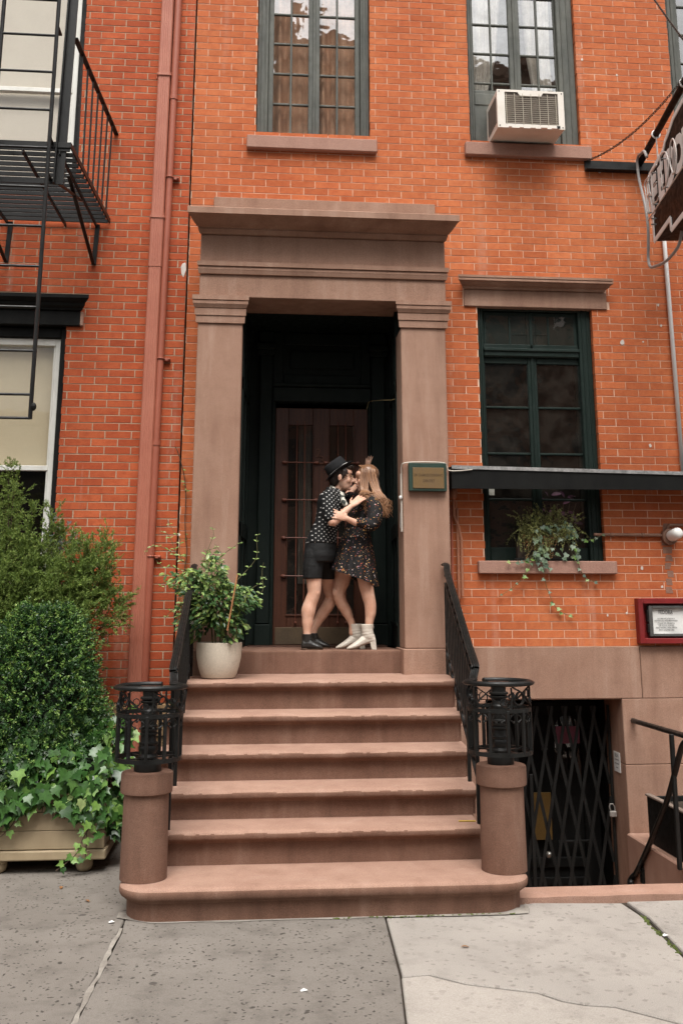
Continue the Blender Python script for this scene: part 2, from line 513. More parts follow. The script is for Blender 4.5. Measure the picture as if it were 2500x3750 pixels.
def wall_slab(mb, x0, x1, y0, y1, z0, z1, openings, grow=0.004):
    op = [(a-grow, b+grow, c-grow, d+grow) for a, b, c, d in openings]
    xs = sorted({x0, x1, *[v for o in op for v in o[:2] if x0 < v < x1]})
    zs = sorted({z0, z1, *[v for o in op for v in o[2:] if z0 < v < z1]})
    for j in range(len(zs)-1):
        zc = (zs[j]+zs[j+1])/2; run = None
        for i in range(len(xs)-1):
            xc = (xs[i]+xs[i+1])/2
            solid = not any(a < xc < b and c < zc < d for a, b, c, d in op)
            if solid and run is None: run = xs[i]
            if run is not None and (not solid or i == len(xs)-2):
                mb.box(run, xs[i+1] if solid else xs[i], y0, y1, zs[j], zs[j+1]); run = None

def text_mesh(txt, size, mat, name='lettering', depth=0.001, spacing=1.0, bold=0.0):
    cu = bpy.data.curves.new(name, 'FONT'); cu.body = txt; cu.size = size; cu.extrude = depth
    cu.align_x = 'CENTER'; cu.align_y = 'CENTER'; cu.space_character = spacing; cu.resolution_u = 3; cu.offset = bold
    tmp = bpy.data.objects.new('tmp', cu); COL.objects.link(tmp)
    dg = bpy.context.evaluated_depsgraph_get()
    me = bpy.data.meshes.new_from_object(tmp.evaluated_get(dg))
    bpy.data.objects.remove(tmp); bpy.data.curves.remove(cu)
    me.name = name; me.materials.clear(); me.materials.append(mat)
    return me
def put_text(txt, size, mat, loc, parent, name='lettering', rot=(R_(90),0,0), sx=1.0, depth=0.001, spacing=1.0, **tags):
    return link(name, text_mesh(txt, size, mat, name, depth, spacing), parent, loc=loc, rot=rot, scale=(sx,1,1), **tags)

# ------------------------------------------------------------------ ground
m_con = NT('pebbled_concrete')
def concrete(name, a, b, spot, spot_scale, spot_amt, crack=None):
    t = NT(name)
    col = t.mix(t.mapr(t.noise(1.4, 5, 0.6), 0.34, 0.66, 0, 1), a, b)
    col = t.mix(t.mapr(t.noise(5.5, 5, 0.65), 0.50, 0.75, 0, 0.45), col, spot)
    v = t.voro(spot_scale, vec=t.n('ShaderNodeVectorMath', {0: t.pos, 1: t.n('ShaderNodeVectorMath', {0: t.noise(9, 3, out=1), 'Scale': 0.10}, operation='SCALE').outputs[0]}, operation='ADD').outputs[0])
    rr = t.n('ShaderNodeSeparateColor', {0: v.outputs['Color']}).outputs[0]
    rad = t.mapr(rr, 0.25, 1.0, 0.02, 0.40)
    pat = t.mapr(t.math('SUBTRACT', v.outputs['Distance'], rad), -0.06, 0.05, spot_amt, 0)
    pat = t.math('MULTIPLY', pat, t.mapr(t.noise(3.2, 4), 0.30, 0.50, 0.25, 1))
    col = t.mix(pat, col, spot)
    g = t.noise(210, 3, 0.75)
    col = t.mix(1.0, col, t.grey(t.mapr(g, 0.28, 0.72, 0.74, 1.26)), 'MULTIPLY')
    w = t.voro(120)
    col = t.mix(t.mapr(w.outputs['Distance'], 0.16, 0.06, 0, 0.4), col, tuple(min(1, x*1.5) for x in a))
    # trodden gum spots
    gum = t.voro(3.1)
    gr = t.n('ShaderNodeSeparateColor', {0: gum.outputs['Color']}).outputs[1]
    gm = t.math('MULTIPLY', t.mapr(gum.outputs['Distance'], 0.070, 0.05, 0, 0.75), t.mapr(gr, 0.5, 0.55, 0, 1))
    col = t.mix(gm, col, (0.06, 0.05, 0.045))
    h = t.math('ADD', g, t.math('MULTIPLY', pat, -1.2))
    return t.finish(col, 0.9, t.bump(h, 0.5, 0.003), 0.25)
bpy.data.materials.remove(m_con.m)
MAT['con_dark'] = concrete('pebbled_concrete', (0.215,0.192,0.168), (0.172,0.152,0.132), (0.060,0.050,0.043), 40, 0.95)
MAT['con_light'] = concrete('pale_concrete', (0.36,0.325,0.290), (0.31,0.28,0.25), (0.15,0.13,0.112), 26, 0.45)
MAT['con_patch'] = concrete('fresh_concrete_patch', (0.385,0.345,0.305), (0.34,0.305,0.27), (0.20,0.175,0.15), 22, 0.35)
MAT['joint_fill'] = m_plain('joint_filler', (0.34,0.31,0.27), (0.20,0.175,0.15), 9, 0.9, 0.4, 60)
MAT['asphalt'] = m_plain('asphalt', (0.055,0.053,0.05), (0.042,0.04,0.038), 3, 0.95, 0.3, 150)
MAT['earth'] = m_plain('earth', (0.05,0.036,0.026), (0.03,0.022,0.016), 14, 0.95, 0.6, 60)
MAT['moss'] = m_plain('moss', (0.10,0.13,0.03), (0.06,0.07,0.02), 30, 0.95, 0.6, 120)

WELL = (1.075, 2.50, -2.03, 0.60)      # the sunken area in front of the basement door
g = MB()
g.box(-1500, 1500, -1500, -5.4, -0.40, -0.16)
g.build('road', MAT['asphalt'], kind='structure', label='grey asphalt street running past the house')
g = MB()
def ring(z, thick, y0):
    g.box(-60, WELL[0], y0, 0.05, z-thick, z); g.box(4.2, 60, y0, 0.05, z-thick, z)
    g.box(WELL[0], 4.2, y0, WELL[2], z-thick, z)
ring(-0.021, 0.3, -5.25)
g.box(-1500, 1500, 1.8, 1500, -0.35, -0.13)
side = g.build('ground', MAT['earth'], kind='structure', label='bed under the pavement slabs')
g = MB(); g.bev(-60, 60, -5.4, -5.25, -0.35, 0.0, 0.02)
g.build('kerb', MAT['con_light'], kind='structure', label='concrete kerb along the street')
walk = thing('pavement', 'concrete pavement of dark pebbled and pale slabs', 'pavement', (0,0,0), kind='structure')
del walk['category']
def slab(name, poly, mat, z=0.0, label=None, b=0.006):
    c = Vector((sum(p[0] for p in poly)/len(poly), sum(p[1] for p in poly)/len(poly), 0))
    top = [Vector((p[0], p[1], 0)) for p in poly]
    rim = [p + Vector((0,0,z-b)) for p in top]
    ins = []
    n = len(top)
    for i in range(n):
        a = (top[i]-top[i-1]).normalized(); d = (top[(i+1) % n]-top[i]).normalized()
        nrm = Vector((-(a.y+d.y), a.x+d.x, 0)).normalized()
        ins.append(top[i] + nrm*b + Vector((0,0,z)))
    m = MB(); bot = [Vector((p.x, p.y, -0.018)) for p in top]
    m.add(bot + rim + ins, [tuple(range(2*n, 3*n))] + [(i, (i+1) % n, n+(i+1) % n, n+i) for i in range(n)] + [(n+i, n+(i+1) % n, 2*n+(i+1) % n, 2*n+i) for i in range(n)])
    return m.build(name, mat, walk, label=label)
slab('paving_slab', [(-3.9,-5.2),(-1.345,-5.2),(-1.262,-2.60),(-1.255,-2.40),(-1.255,0.0),(-3.9,0.0)], MAT['con_dark'], 0.0, 'dark pebbled slab under the planter')
slab('paving_slab', [(-1.325,-5.2),(-0.052,-5.2),(0.140,-3.36),(0.186,-2.46),(-1.25,-2.40),(-1.240,-2.60)], MAT['con_dark'], 0.003, 'dark pebbled slab in front of the stoop')
CR = [(0.150,-3.36),(0.28,-3.34),(0.43,-3.47),(0.60,-3.545),(0.73,-3.60),(0.81,-3.70),(0.90,-3.755),(1.02,-3.785),(1.10,-3.86),(1.30,-4.05),(1.45,-4.6),(1.5,-5.2)]
slab('paving_slab', [(p[0]+0.004, p[1]+0.008) for p in CR] + [(1.395,-5.2),(1.50,-4.0),(1.575,-3.23),(1.625,-2.60),(1.60,-2.32),(1.09,-2.27),(0.60,-2.40),(0.196,-2.45)][1:], MAT['con_light'], 0.0, 'pale concrete slab with a tooled edge')
slab('paving_slab', [(-0.04,-5.2),(1.49,-5.2)] + [(p[0]-0.003, p[1]-0.006) for p in CR[::-1][1:]], MAT['con_patch'], -0.003, 'newer pale patch bounded by a crack')
slab('paving_slab', [(1.415,-5.2),(4.6,-5.2),(4.6,-2.30),(1.64,-2.30),(1.655,-2.60),(1.60,-3.23),(1.52,-4.0)], MAT['con_light'], 0.002, 'pale slab beyond the mossy joint')
m = MB()   # ragged pale filler in the joint left of the stoop
fj = []
for i in range(40):
    t = i/39; y = -2.55 - 2.6*t; x = -1.251 - 0.034*(y+2.55)/-1.2
    fj.append((x + random.uniform(-.006,.006), y, 0.005 + 0.008*random.random()))
L_ = [(x - w*1.4, y, 0.0045) for x, y, w in fj]; Rr = [(x + w*1.4, y + 0.01, 0.0045) for x, y, w in fj]
m.add(L_ + Rr, [(i, i+1, 40+i+1, 40+i) for i in range(39)])
m.add([(p[0], p[1], 0.0015) for p in L_] + [(p[0], p[1], 0.0015) for p in Rr], [(i, 40+i, 40+i+1, i+1) for i in range(39)])
m.build('joint_filler', MAT['joint_fill'], walk)
m = MB()   # a broken mortar edge along the stoop
e = [(-1.30,-2.36)] + [(-1.25 + 0.15*i, -2.475 - random.uniform(0.0,0.022)) for i in range(1, 16)] + [(1.03,-2.40)]
m.add([(p[0], p[1], 0.006) for p in e] + [(p[0], p[1]+0.09, 0.012) for p in e], [(i, i+1, len(e)+i+1, len(e)+i) for i in range(len(e)-1)])
m.build('mortar_edge', MAT['joint_fill'], walk)
m = MB()
for _ in range(60):
    t = random.random(); x = 1.625 - 0.05*t + random.uniform(-0.012, 0.012); y = -2.56 - 0.62*t
    m.ball((x, y, 0.0), (random.uniform(.004,.011), random.uniform(.004,.012), random.uniform(.003,.008)), 6, 4)
for _ in range(50):
    m.ball((random.uniform(-0.1, 0.95), -2.478 + random.uniform(-.01,.008), 0.006), (random.uniform(.004,.014), .005, .004), 6, 4)
m.build('moss', MAT['moss'], kind='stuff', label='green moss in the pavement joints')
# stone coping at the edge of the sunken area
m = MB(); cp = []
rag = [(1.00 + i*(3.58/22), -2.245 + random.uniform(-.010,.010)) for i in range(23)]
rb = [(1.00 + i*(3.58/22), -2.03 + random.uniform(-.006,.006)) for i in range(23)]
m.add([(x,y,-0.03) for x,y in rag] + [(x,y,0.022) for x,y in rag] + [(x,y,0.022) for x,y in rb] + [(x,y,-0.4) for x,y in rb],
      [(i, i+1, 24+i, 23+i) for i in range(22)] + [(23+i, 24+i, 47+i, 46+i) for i in range(22)] + [(46+i, 47+i, 70+i, 69+i) for i in range(22)])
MAT['stone_pink'] = m_stone('pink_stone', (0.40,0.240,0.178), (0.35,0.205,0.150), (0.50,0.34,0.27), (0.24,0.14,0.10), 0.4)
m.build('coping', MAT['stone_pink'], kind='structure', label='pink stone coping along the sunken basement area')

# ------------------------------------------------------------------ the brick townhouse
house = thing('brick_townhouse', 'orange brick townhouse with brownstone door surround and green windows', 'house', (0.6, 0.2, 0))
W1 = (-0.635, 0.430, 5.99, 8.05); W2 = (1.380, 2.452, 5.99, 8.05); W3 = (1.400, 2.463, 2.07, 4.40); W6 = (3.395, 4.46, 5.99, 8.05)
DOOR = (-0.90, 0.85, 1.0, 4.34)
OPEN = [W1, W2, W3, W6, DOOR]
m = MB(); wall_slab(m, -1.210, 4.9, 0.0, 0.24, 1.30, 8.4, OPEN)
wall = m.build('wall', MAT['mortar_pale'], house)
lay_bricks(wall, -1.210, 4.9, 1.362, 8.4, OPEN + [(1.265,2.61,4.36,4.56)], 0.0682, 0.2260, 0.0063, -0.0028, MAT['brick_orange'], 0.0011,
           skip=lambda x, z: -1.05 < x < 1.0 and z < 5.0)
# roof slab and back so that the building is closed
m = MB(); m.box(-1.21, 4.9, 0.25, 6.0, 8.41, 8.6); m.box(-1.21, 4.9, 5.9, 6.0, -1.3, 8.40); m.box(4.8, 4.9, 0.25, 5.89, -1.3, 8.40); m.box(-1.209,-1.15,0.25,5.89,-1.3,8.40)
m.build('roof', MAT['black_wood'], house)

def pane(mb_parent, x0, x1, z0, z1, y, mat, tilt=0.006):
    a, b = random.uniform(-tilt, tilt), random.uniform(-tilt, tilt)
    m = MB(); w, h = (x1-x0)/2, (z1-z0)/2
    m.add([(-w, -a*0.3-b*0.3, -h), (w, a*0.3-b*0.3, -h), (w, a*0.3+b*0.3, h), (-w, -a*0.3+b*0.3, h)], [(0,1,2,3)])
    return link('pane', m.mesh('pane', mat), mb_parent, loc=((x0+x1)/2, y, (z0+z1)/2))

def window(parent, op, cols, rows, frame_mat, bar_mat, glass_mat, trim=(0.06,0.06), y=0.10, stile=0.026, bar=0.018, label=None, foot=None):
    """casement window: cols = pane x ranges, rows = pane z ranges"""
    x0, x1, z0, z1 = op
    m = MB(); tl, tr = trim
    m.bev(x0+0.003, x0+tl, y-0.055, y+0.12, z0, z1-0.003, 0.006)
    m.bev(x1-tr, x1-0.003, y-0.055, y+0.12, z0, z1-0.003, 0.006)
    for f in (0.35, 0.72):        # stepped mouldings on the jambs
        m.bev(x0+tl*f-0.006, x0+tl*f+0.006, y-0.064, y-0.05, z0, z1-0.003, 0.003)
        m.bev(x1-tr*f-0.006, x1-tr*f+0.006, y-0.064, y-0.05, z0, z1-0.003, 0.003)
    m.bev(x0+tl, x1-tr, y-0.05, y+0.12, z1-0.06, z1-0.003, 0.006)
    if foot: m.bev(x0+tl, x1-tr, y-0.03, y+0.12, z0, foot, 0.006)
    w = m.build('window', frame_mat, parent, label=label)
    s = MB(); groups = []
    # sashes: columns that touch through a bar belong to one sash
    cur = [cols[0]]
    for c in cols[1:]:
        if c[0] - cur[-1][1] < 0.035: cur.append(c)
        else: groups.append(cur); cur = [c]
    groups.append(cur)
    zlo = rows[0][0]; zhi = rows[-1][1]
    edges = [x0+tl] + [(groups[i][-1][1]+groups[i+1][0][0])/2 for i in range(len(groups)-1)] + [x1-tr]
    for gi, gcols in enumerate(groups):
        s.bev(edges[gi]+0.001, gcols[0][0], y-0.018, y+0.022, foot or z0, z1-0.061, 0.005)
        s.bev(gcols[-1][1], edges[gi+1]-0.001, y-0.018, y+0.022, foot or z0, z1-0.061, 0.005)
        for a, b in zip(gcols[:-1], gcols[1:]):
            s.bev(a[1], b[0], y-0.012, y+0.018, zlo, zhi, 0.004)
        for c in gcols:
            for a, b in zip(rows[:-1], rows[1:]):
                s.bev(c[0], c[1], y-0.011, y+0.017, a[1], b[0], 0.004)
        s.bev(gcols[0][0], gcols[-1][1], y-0.016, y+0.020, (foot or z0), zlo, 0.005)
        s.bev(gcols[0][0], gcols[-1][1], y-0.016, y+0.020, zhi, z1-0.062, 0.005)
    for gi in range(len(groups)-1):
        s.bev(edges[gi+1]-0.014, edges[gi+1]+0.014, y-0.030, y-0.017, foot or z0, z1-0.065, 0.005)
    s.build('sash', bar_mat, w)
    for c in cols:
        for r in rows:
            pane(w, c[0]-0.003, c[1]+0.003, r[0]-0.003, r[1]+0.003, y+0.004, glass_mat)
    return w

def folds(name, x0, x1, z0, z1, y, mat, parent, n=10, amp=0.015, gap=None):
    """hanging cloth with folds"""
    m = MB(); N = n*8; top = []; bot = []
    for i in range(N+1):
        t = i/N; x = x0 + (x1-x0)*t
        d = amp*math.sin(t*n*2*math.pi) + amp*0.5*math.sin(t*n*4.7+1)
        top.append((x, y+d, z1)); bot.append((x + 0.01*math.sin(t*9), y+d*1.3, z0))
    m.add(top+bot, [(i, i+1, N+2+i, N+1+i) for i in range(N)])
    return m.build(name, mat, parent, smooth=True)

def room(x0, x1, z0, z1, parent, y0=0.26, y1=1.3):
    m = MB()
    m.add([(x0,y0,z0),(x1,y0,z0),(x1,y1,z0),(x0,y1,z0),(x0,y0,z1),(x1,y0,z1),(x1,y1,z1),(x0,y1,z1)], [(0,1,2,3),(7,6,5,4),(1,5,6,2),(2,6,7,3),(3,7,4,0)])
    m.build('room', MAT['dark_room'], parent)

RW = [(6.032 + 0.3165*i, 6.032 + 0.3165*i + 0.296) for i in range(6)]
w1 = window(house, W1, [(-0.480,-0.324),(-0.304,-0.148),(-0.041,0.116),(0.136,0.298)], RW, MAT['green_old'], MAT['green_old'], MAT['glass'], (0.105,0.085), label='upper window over the door, brown curtains behind its panes')
folds('curtain', -0.50, -0.10, 5.98, 8.0, 0.175, MAT['curtain_brown'], w1, 4, 0.02)
folds('curtain', -0.085, 0.32, 5.98, 8.0, 0.180, MAT['curtain_brown'], w1, 4, 0.02)
room(-0.8, 0.6, 5.8, 8.2, w1)
RW2 = [(6.575, 6.645)] + [(6.664 + 0.3175*i, 6.664 + 0.3175*i + 0.298) for i in range(4)]
w2 = window(house, W2, [(1.458,1.626),(1.643,1.812),(1.924,2.089),(2.111,2.272)], RW2, MAT['green_old'], MAT['green_old'], MAT['glass'], (0.065,0.165), label='upper window over the air conditioner, white curtains behind', foot=6.53)
for o in [c for c in w2.children if c.name.startswith('sash')]: pass
m = MB(); m.bev(1.446, 2.286, 0.062, 0.13, 6.40, 6.53, 0.01); m.bev(1.446, 2.286, 0.15, 0.19, 6.36, 6.42, 0.006)
m.build('meeting_rail', MAT['green_old'], w2)
m = MB()
for i in range(17): m.bev(1.449 + i*0.0085, 1.4565 + i*0.0085, 0.10 + (0.008 if i % 2 else 0), 0.125, 5.995, 6.38, 0.002)
m.build('accordion_panel', m_plain('aged_plastic', (0.42,0.36,0.28), None, 4, 0.6, 0), w2)
m = MB(); m.box(1.595, 2.286, 0.11, 0.13, 5.995, 6.398); m.build('filler_board', MAT['black_wood'], w2)
m = MB()
for sgn, xa, xb in ((1, 1.46, 1.80), (-1, 2.27, 1.98)):
    top = []; bot = []
    for i in range(25):
        t = i/24; x = xa + (xb-xa)*t
        top.append((x, 0.19 + 0.02*math.sin(t*26), 7.98))
        bot.append((xa + (xb-xa)*t*(0.35 if sgn > 0 else 0.6), 0.19 + 0.015*math.sin(t*26), 6.45))
    mid = [((a[0]+b[0])/2 + 0.02*sgn, a[1], 7.0) for a, b in zip(top, bot)]
    m.add(top+mid+bot, [(i, i+1, 26+i, 25+i) for i in range(24)] + [(25+i, 26+i, 51+i, 50+i) for i in range(24)])
m.build('curtain', MAT['curtain_white'], w2, smooth=True)
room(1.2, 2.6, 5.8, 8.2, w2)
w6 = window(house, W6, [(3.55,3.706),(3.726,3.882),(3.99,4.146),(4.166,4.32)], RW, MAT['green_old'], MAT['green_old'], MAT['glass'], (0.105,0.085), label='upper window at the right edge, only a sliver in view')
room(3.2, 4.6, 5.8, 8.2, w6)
w3 = window(house, W3, [(1.472,1.865),(1.950,2.342)], [(2.196,2.605),(2.625,3.014),(3.034,3.435),(3.455,3.85)], MAT['green_dark'], MAT['green_dark'], MAT['glass_dark'], (0.055,0.118), label='ground floor casement window under the stone lintel')
# transom with its own dark lights
m = MB(); m.bev(1.456, 2.344, 0.045, 0.15, 3.905, 3.985, 0.012); m.bev(1.456, 2.344, 0.03, 0.06, 3.955, 3.985, 0.006)
for x in (1.70, 2.06): m.bev(x, x+0.02, 0.075, 0.115, 4.03, 4.285, 0.004)
m.bev(1.72, 2.06, 0.08, 0.11, 4.12, 4.135, 0.003); m.bev(1.456, 2.344, 0.07, 0.12, 3.985, 4.03, 0.006)
m.build('transom', MAT['green_dark'], w3)
for a, b in ((1.49,1.70),(1.72,2.06),(2.08,2.31)): pane(w3, a, b, 4.03, 4.30, 0.079, MAT['glass_dark'])
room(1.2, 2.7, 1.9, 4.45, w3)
m = MB(); m.add([(1.47,0.16,2.66),(1.54,0.16,2.66),(1.54,0.16,2.76),(1.47,0.16,2.76)], [(0,1,2,3)]); m.build('paper_note', MAT['white_paint'], w3)
# sills
for nm, (x0, x1, za, zb) in (('a', (-0.716, 0.489, 5.812, 5.938)), ('b', (1.322, 2.535, 5.828, 5.958))):
    m = MB(); m.bev(x0, x1, -0.060, 0.06, za, zb, 0.007); m.build('sill', MAT['stone_sill'], house)
m = MB(); m.bev(3.33, 4.53, -0.06, 0.06, 5.82, 5.95, 0.007); m.build('sill', MAT['stone_sill'], house)
m = MB(); m.bev(1.329, 2.542, -0.060, 0.06, 1.967, 2.076, 0.007); m.build('sill', MAT['stone_sill'], house)
for x in (1.335, 2.49):
    m = MB(); m.bev(x, x+0.05, 0.0, 0.06, 2.0765, 2.09, 0.004); m.build('sill_stop', MAT['stone_sill'], house)
# stone lintel with its little cornice over the ground floor window
m = MB(); m.bev(1.275, 2.604, -0.022, 0.12, 4.356, 4.515, 0.005)
lin = m.build('lintel', MAT['stone'], house)
prof = [(-0.022,4.515),(-0.040,4.515),(-0.046,4.530),(-0.050,4.534),(-0.075,4.545),(-0.100,4.566),(-0.112,4.568),(-0.118,4.572),(-0.118,4.590),(-0.108,4.594),(-0.108,4.597),(-0.120,4.599),(-0.120,4.620),(0.0,4.635),(0.0,4.515)]
m = MB(); m.profile_x(prof, 1.275, 2.572, 0.72, 0.72, -0.022); m.build('lintel_cornice', MAT['stone'], lin)

# ---- the brownstone door surround
sur = MB(); sur.bev(-1.0, 1.025, -0.030, 0.12, 5.02, 5.325, 0.004)
sur = sur.build('door_surround', MAT['stone'], house, label='brownstone door surround: pilasters, entablature and cornice')
for (x0, x1) in ((-1.092, -0.712), (0.650, 1.040)):
    c = (x0+x1)/2; h = (x1-x0)/2
    m = MB(); m.bev(x0, x1, -0.300, 0.10, 1.362, 4.052, 0.006)
    p = m.build('pilaster', MAT['stone'], sur)
    m = MB(); m.bev(c-h-0.020, c+h+0.020, -0.332, 0.10, 1.150, 1.360, 0.006); m.build('plinth', MAT['stone'], p)
    m = MB()
    m.profile_x([(-0.306,4.052),(-0.316,4.054),(-0.320,4.108),(-0.320,4.112),(0.10,4.112),(0.10,4.052)], c-h-0.004, c+h+0.004, 0.8, 0.8, -0.300)
    m.profile_x([(-0.312,4.114),(-0.328,4.118),(-0.332,4.172),(-0.332,4.176),(0.10,4.176),(0.10,4.114)], c-h-0.004, c+h+0.004, 0.8, 0.8, -0.300)
    m.build('necking', MAT['stone'], p)
    m = MB()
    m.profile_x([(-0.325,4.178),(-0.338,4.182),(-0.346,4.196),(-0.356,4.212),(-0.358,4.236),(-0.352,4.240),(-0.352,4.243),(-0.364,4.246),(-0.364,4.286),(0.10,4.286),(0.10,4.178)], c-h-0.002, c+h+0.002, 0.75, 0.75, -0.300)
    m.build('capital', MAT['stone'], p)
m = MB(); m.bev(-1.088, 1.050, -0.302, 0.16, 4.289, 4.489, 0.005); m.build('architrave', MAT['stone'], sur)
m = MB(); m.profile_x([(-0.305,4.490),(-0.322,4.492),(-0.330,4.520),(-0.334,4.530),(-0.334,4.548),(-0.328,4.551),(-0.328,4.555),(-0.346,4.558),(-0.346,4.596),(-0.30,4.604),(0.10,4.604),(0.10,4.490)], -1.085, 1.048, 0.6, 0.6, -0.302)
m.build('string_course', MAT['stone'], sur)
m = MB(); m.bev(-1.088, 1.050, -0.301, 0.10, 4.606, 4.852, 0.004); m.build('frieze', MAT['stone'], sur)
m = MB(); m.profile_x([(-0.300,4.853),(-0.325,4.853),(-0.335,4.862),(-0.352,4.880),(-0.358,4.884),(-0.358,4.896),(-0.366,4.897),(-0.385,4.900),(-0.430,4.912),(-0.480,4.932),(-0.520,4.948),(-0.540,4.952),(-0.550,4.953),(-0.550,5.006),(-0.545,5.012),(0.0,5.020),(0.0,4.853)], -1.088, 1.050, 0.42, 0.36, -0.300)
m.build('cornice', MAT['stone'], sur)

# ---- the recessed doorway
SH = lambda x, y: x + KX*y          # doorway and stoop run slightly out of square
rec = MB()
for sx, xi in ((-1, -0.716), (1, 0.660)):
    p = []
    for z in (1.15, 4.30):
        for (y, off) in ((-0.04, 0), (0.84, 0), (0.84, 0.03), (-0.04, 0.03)):
            p.append((SH(xi, y) + sx*off, y, z))
    rec.hexa(p)
rec.box(-0.72, 0.80, -0.03, 1.0, 4.292, 4.34)
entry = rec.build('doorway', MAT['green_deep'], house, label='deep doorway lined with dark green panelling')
m = MB()
for sx, xi in ((-1, -0.716), (1, 0.660)):
    f = lambda y, o: (SH(xi, y) - sx*o)
    def sbox(y0, y1, z0, z1, o):
        p = []
        for z in (z0, z1):
            for y, oo in ((y0, 0.0), (y1, 0.0), (y1, o), (y0, o)): p.append((f(y, oo), y, z))
        m.hexa(p)
    for y0, y1 in ((0.0, 0.09), (0.36, 0.46), (0.70, 0.715)): sbox(y0, y1, 1.54, 4.15, 0.02)
    for z0, z1 in ((1.35, 1.535), (2.28, 2.40), (3.55, 3.66), (4.15, 4.288)): sbox(0.0, 0.715, z0, z1, 0.024)
    sbox(0.0, 0.715, 1.535, 1.56, 0.034)
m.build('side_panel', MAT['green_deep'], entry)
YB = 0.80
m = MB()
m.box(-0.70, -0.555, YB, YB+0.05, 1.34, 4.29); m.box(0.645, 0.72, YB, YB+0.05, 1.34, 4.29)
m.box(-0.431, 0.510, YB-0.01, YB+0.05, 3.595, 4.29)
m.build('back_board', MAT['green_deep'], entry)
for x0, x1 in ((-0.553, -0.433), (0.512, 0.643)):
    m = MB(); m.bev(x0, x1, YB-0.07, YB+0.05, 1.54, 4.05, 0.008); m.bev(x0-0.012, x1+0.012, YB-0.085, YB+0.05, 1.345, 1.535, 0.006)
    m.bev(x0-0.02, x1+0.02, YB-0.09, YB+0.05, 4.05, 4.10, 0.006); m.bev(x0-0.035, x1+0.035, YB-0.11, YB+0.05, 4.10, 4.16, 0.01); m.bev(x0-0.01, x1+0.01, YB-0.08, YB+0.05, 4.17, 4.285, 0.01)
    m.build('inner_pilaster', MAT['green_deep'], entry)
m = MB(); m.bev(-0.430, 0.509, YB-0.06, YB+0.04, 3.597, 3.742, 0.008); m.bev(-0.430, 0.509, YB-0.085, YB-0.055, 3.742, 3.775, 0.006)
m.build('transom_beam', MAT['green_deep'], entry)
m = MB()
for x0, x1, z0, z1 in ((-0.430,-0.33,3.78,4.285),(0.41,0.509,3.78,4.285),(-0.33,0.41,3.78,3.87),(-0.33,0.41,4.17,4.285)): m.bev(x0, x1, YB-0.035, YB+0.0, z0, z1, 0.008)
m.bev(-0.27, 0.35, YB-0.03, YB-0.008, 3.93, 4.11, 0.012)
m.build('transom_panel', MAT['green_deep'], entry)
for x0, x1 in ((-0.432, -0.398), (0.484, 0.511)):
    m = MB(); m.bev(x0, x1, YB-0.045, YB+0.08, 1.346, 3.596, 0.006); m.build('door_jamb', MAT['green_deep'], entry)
# the door
MAT['door_wood'] = m_plain('stained_door_wood', (0.092,0.034,0.018), (0.050,0.018,0.011), 4, 0.42, 0.25, 40, 0.4, stretch=(14,14,0.7), fine=0.2)
MAT['brass_dark'] = m_plain('tarnished_plate', (0.16,0.115,0.07), (0.10,0.075,0.05), 5, 0.5, 0.1, 50, 0.5, metal=0.5)
MAT['bar_red'] = m_plain('rusty_painted_bar', (0.19,0.065,0.038), (0.13,0.042,0.027), 9, 0.5, 0.2, 80, 0.4)
dx0, dx1 = -0.397, 0.483
m = MB(); YD = YB + 0.012
m.bev(dx0, -0.273, YD, YD+0.045, 1.352, 3.55, 0.004); m.bev(-0.040, 0.118, YD, YD+0.045, 1.352, 3.55, 0.004); m.bev(0.348, dx1, YD, YD+0.045, 1.352, 3.55, 0.004)
for a, b in ((-0.273,-0.040),(0.118,0.348)):
    m.bev(a, b, YD, YD+0.045, 3.385, 3.55, 0.004); m.bev(a, b, YD, YD+0.045, 1.352, 1.625, 0.004)
    m.bev(a-0.012, b+0.012, YD-0.010, YD-0.001, 1.605, 1.625, 0.003)
    for x in (a-0.012, b): m.bev(x, x+0.012, YD-0.010, YD-0.001, 1.625, 3.385, 0.003)
door = m.build('door', MAT['door_wood'], house, label='brown wooden double door with barred glass')
for a, b in ((-0.273,-0.040),(0.118,0.348)): pane(door, a, b, 1.625, 3.385, YD+0.02, MAT['glass_dark'], 0.002)
m = MB(); m.bev(dx0+0.02, dx1-0.02, YD-0.008, YD-0.0005, 1.357, 1.508, 0.002); m.build('kick_plate', MAT['brass_dark'], door)
for a in (-0.156, 0.233):
    for x in (a-0.037, a+0.037):
        m = MB(); m.tube([(x, YD-0.022, 1.55), (x, YD-0.022, 3.42)], 0.0055, 6); m.ball((x, YD-0.022, 1.55), 0.012, 8, 6); m.build('bar', MAT['bar_red'], door)
    for z in (1.968, 2.317, 2.669, 3.022):
        m = MB(); m.tube([(a-0.145, YD-0.028, z), (a+0.145, YD-0.028, z)], 0.006, 6)
        for x in (a-0.152, a+0.152): m.ball((x, YD-0.016, z), (0.024, 0.020, 0.017), 10, 6)
        m.build('cross_bar', MAT['bar_red'], door)
MAT['door_number'] = m_plain('brown_number', (0.15,0.062,0.036), None, 6, 0.4, 0.1, 60)
for ch, x, z in (('2', 0.012, 3.115), ('3', 0.046, 3.045), ('9', 0.080, 2.965)):
    put_text(ch, 0.115, MAT['door_number'], (x, YD-0.006, z), door, 'house_number', depth=0.005)
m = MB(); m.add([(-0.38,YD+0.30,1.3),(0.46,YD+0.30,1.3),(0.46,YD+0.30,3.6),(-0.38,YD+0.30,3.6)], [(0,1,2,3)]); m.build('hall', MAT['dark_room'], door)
folds('curtain', -0.17, -0.05, 1.9, 3.4, YD+0.09, m_plain('hall_curtain', (0.16,0.14,0.12), None, 3, 0.9, 0), door, 3, 0.012)
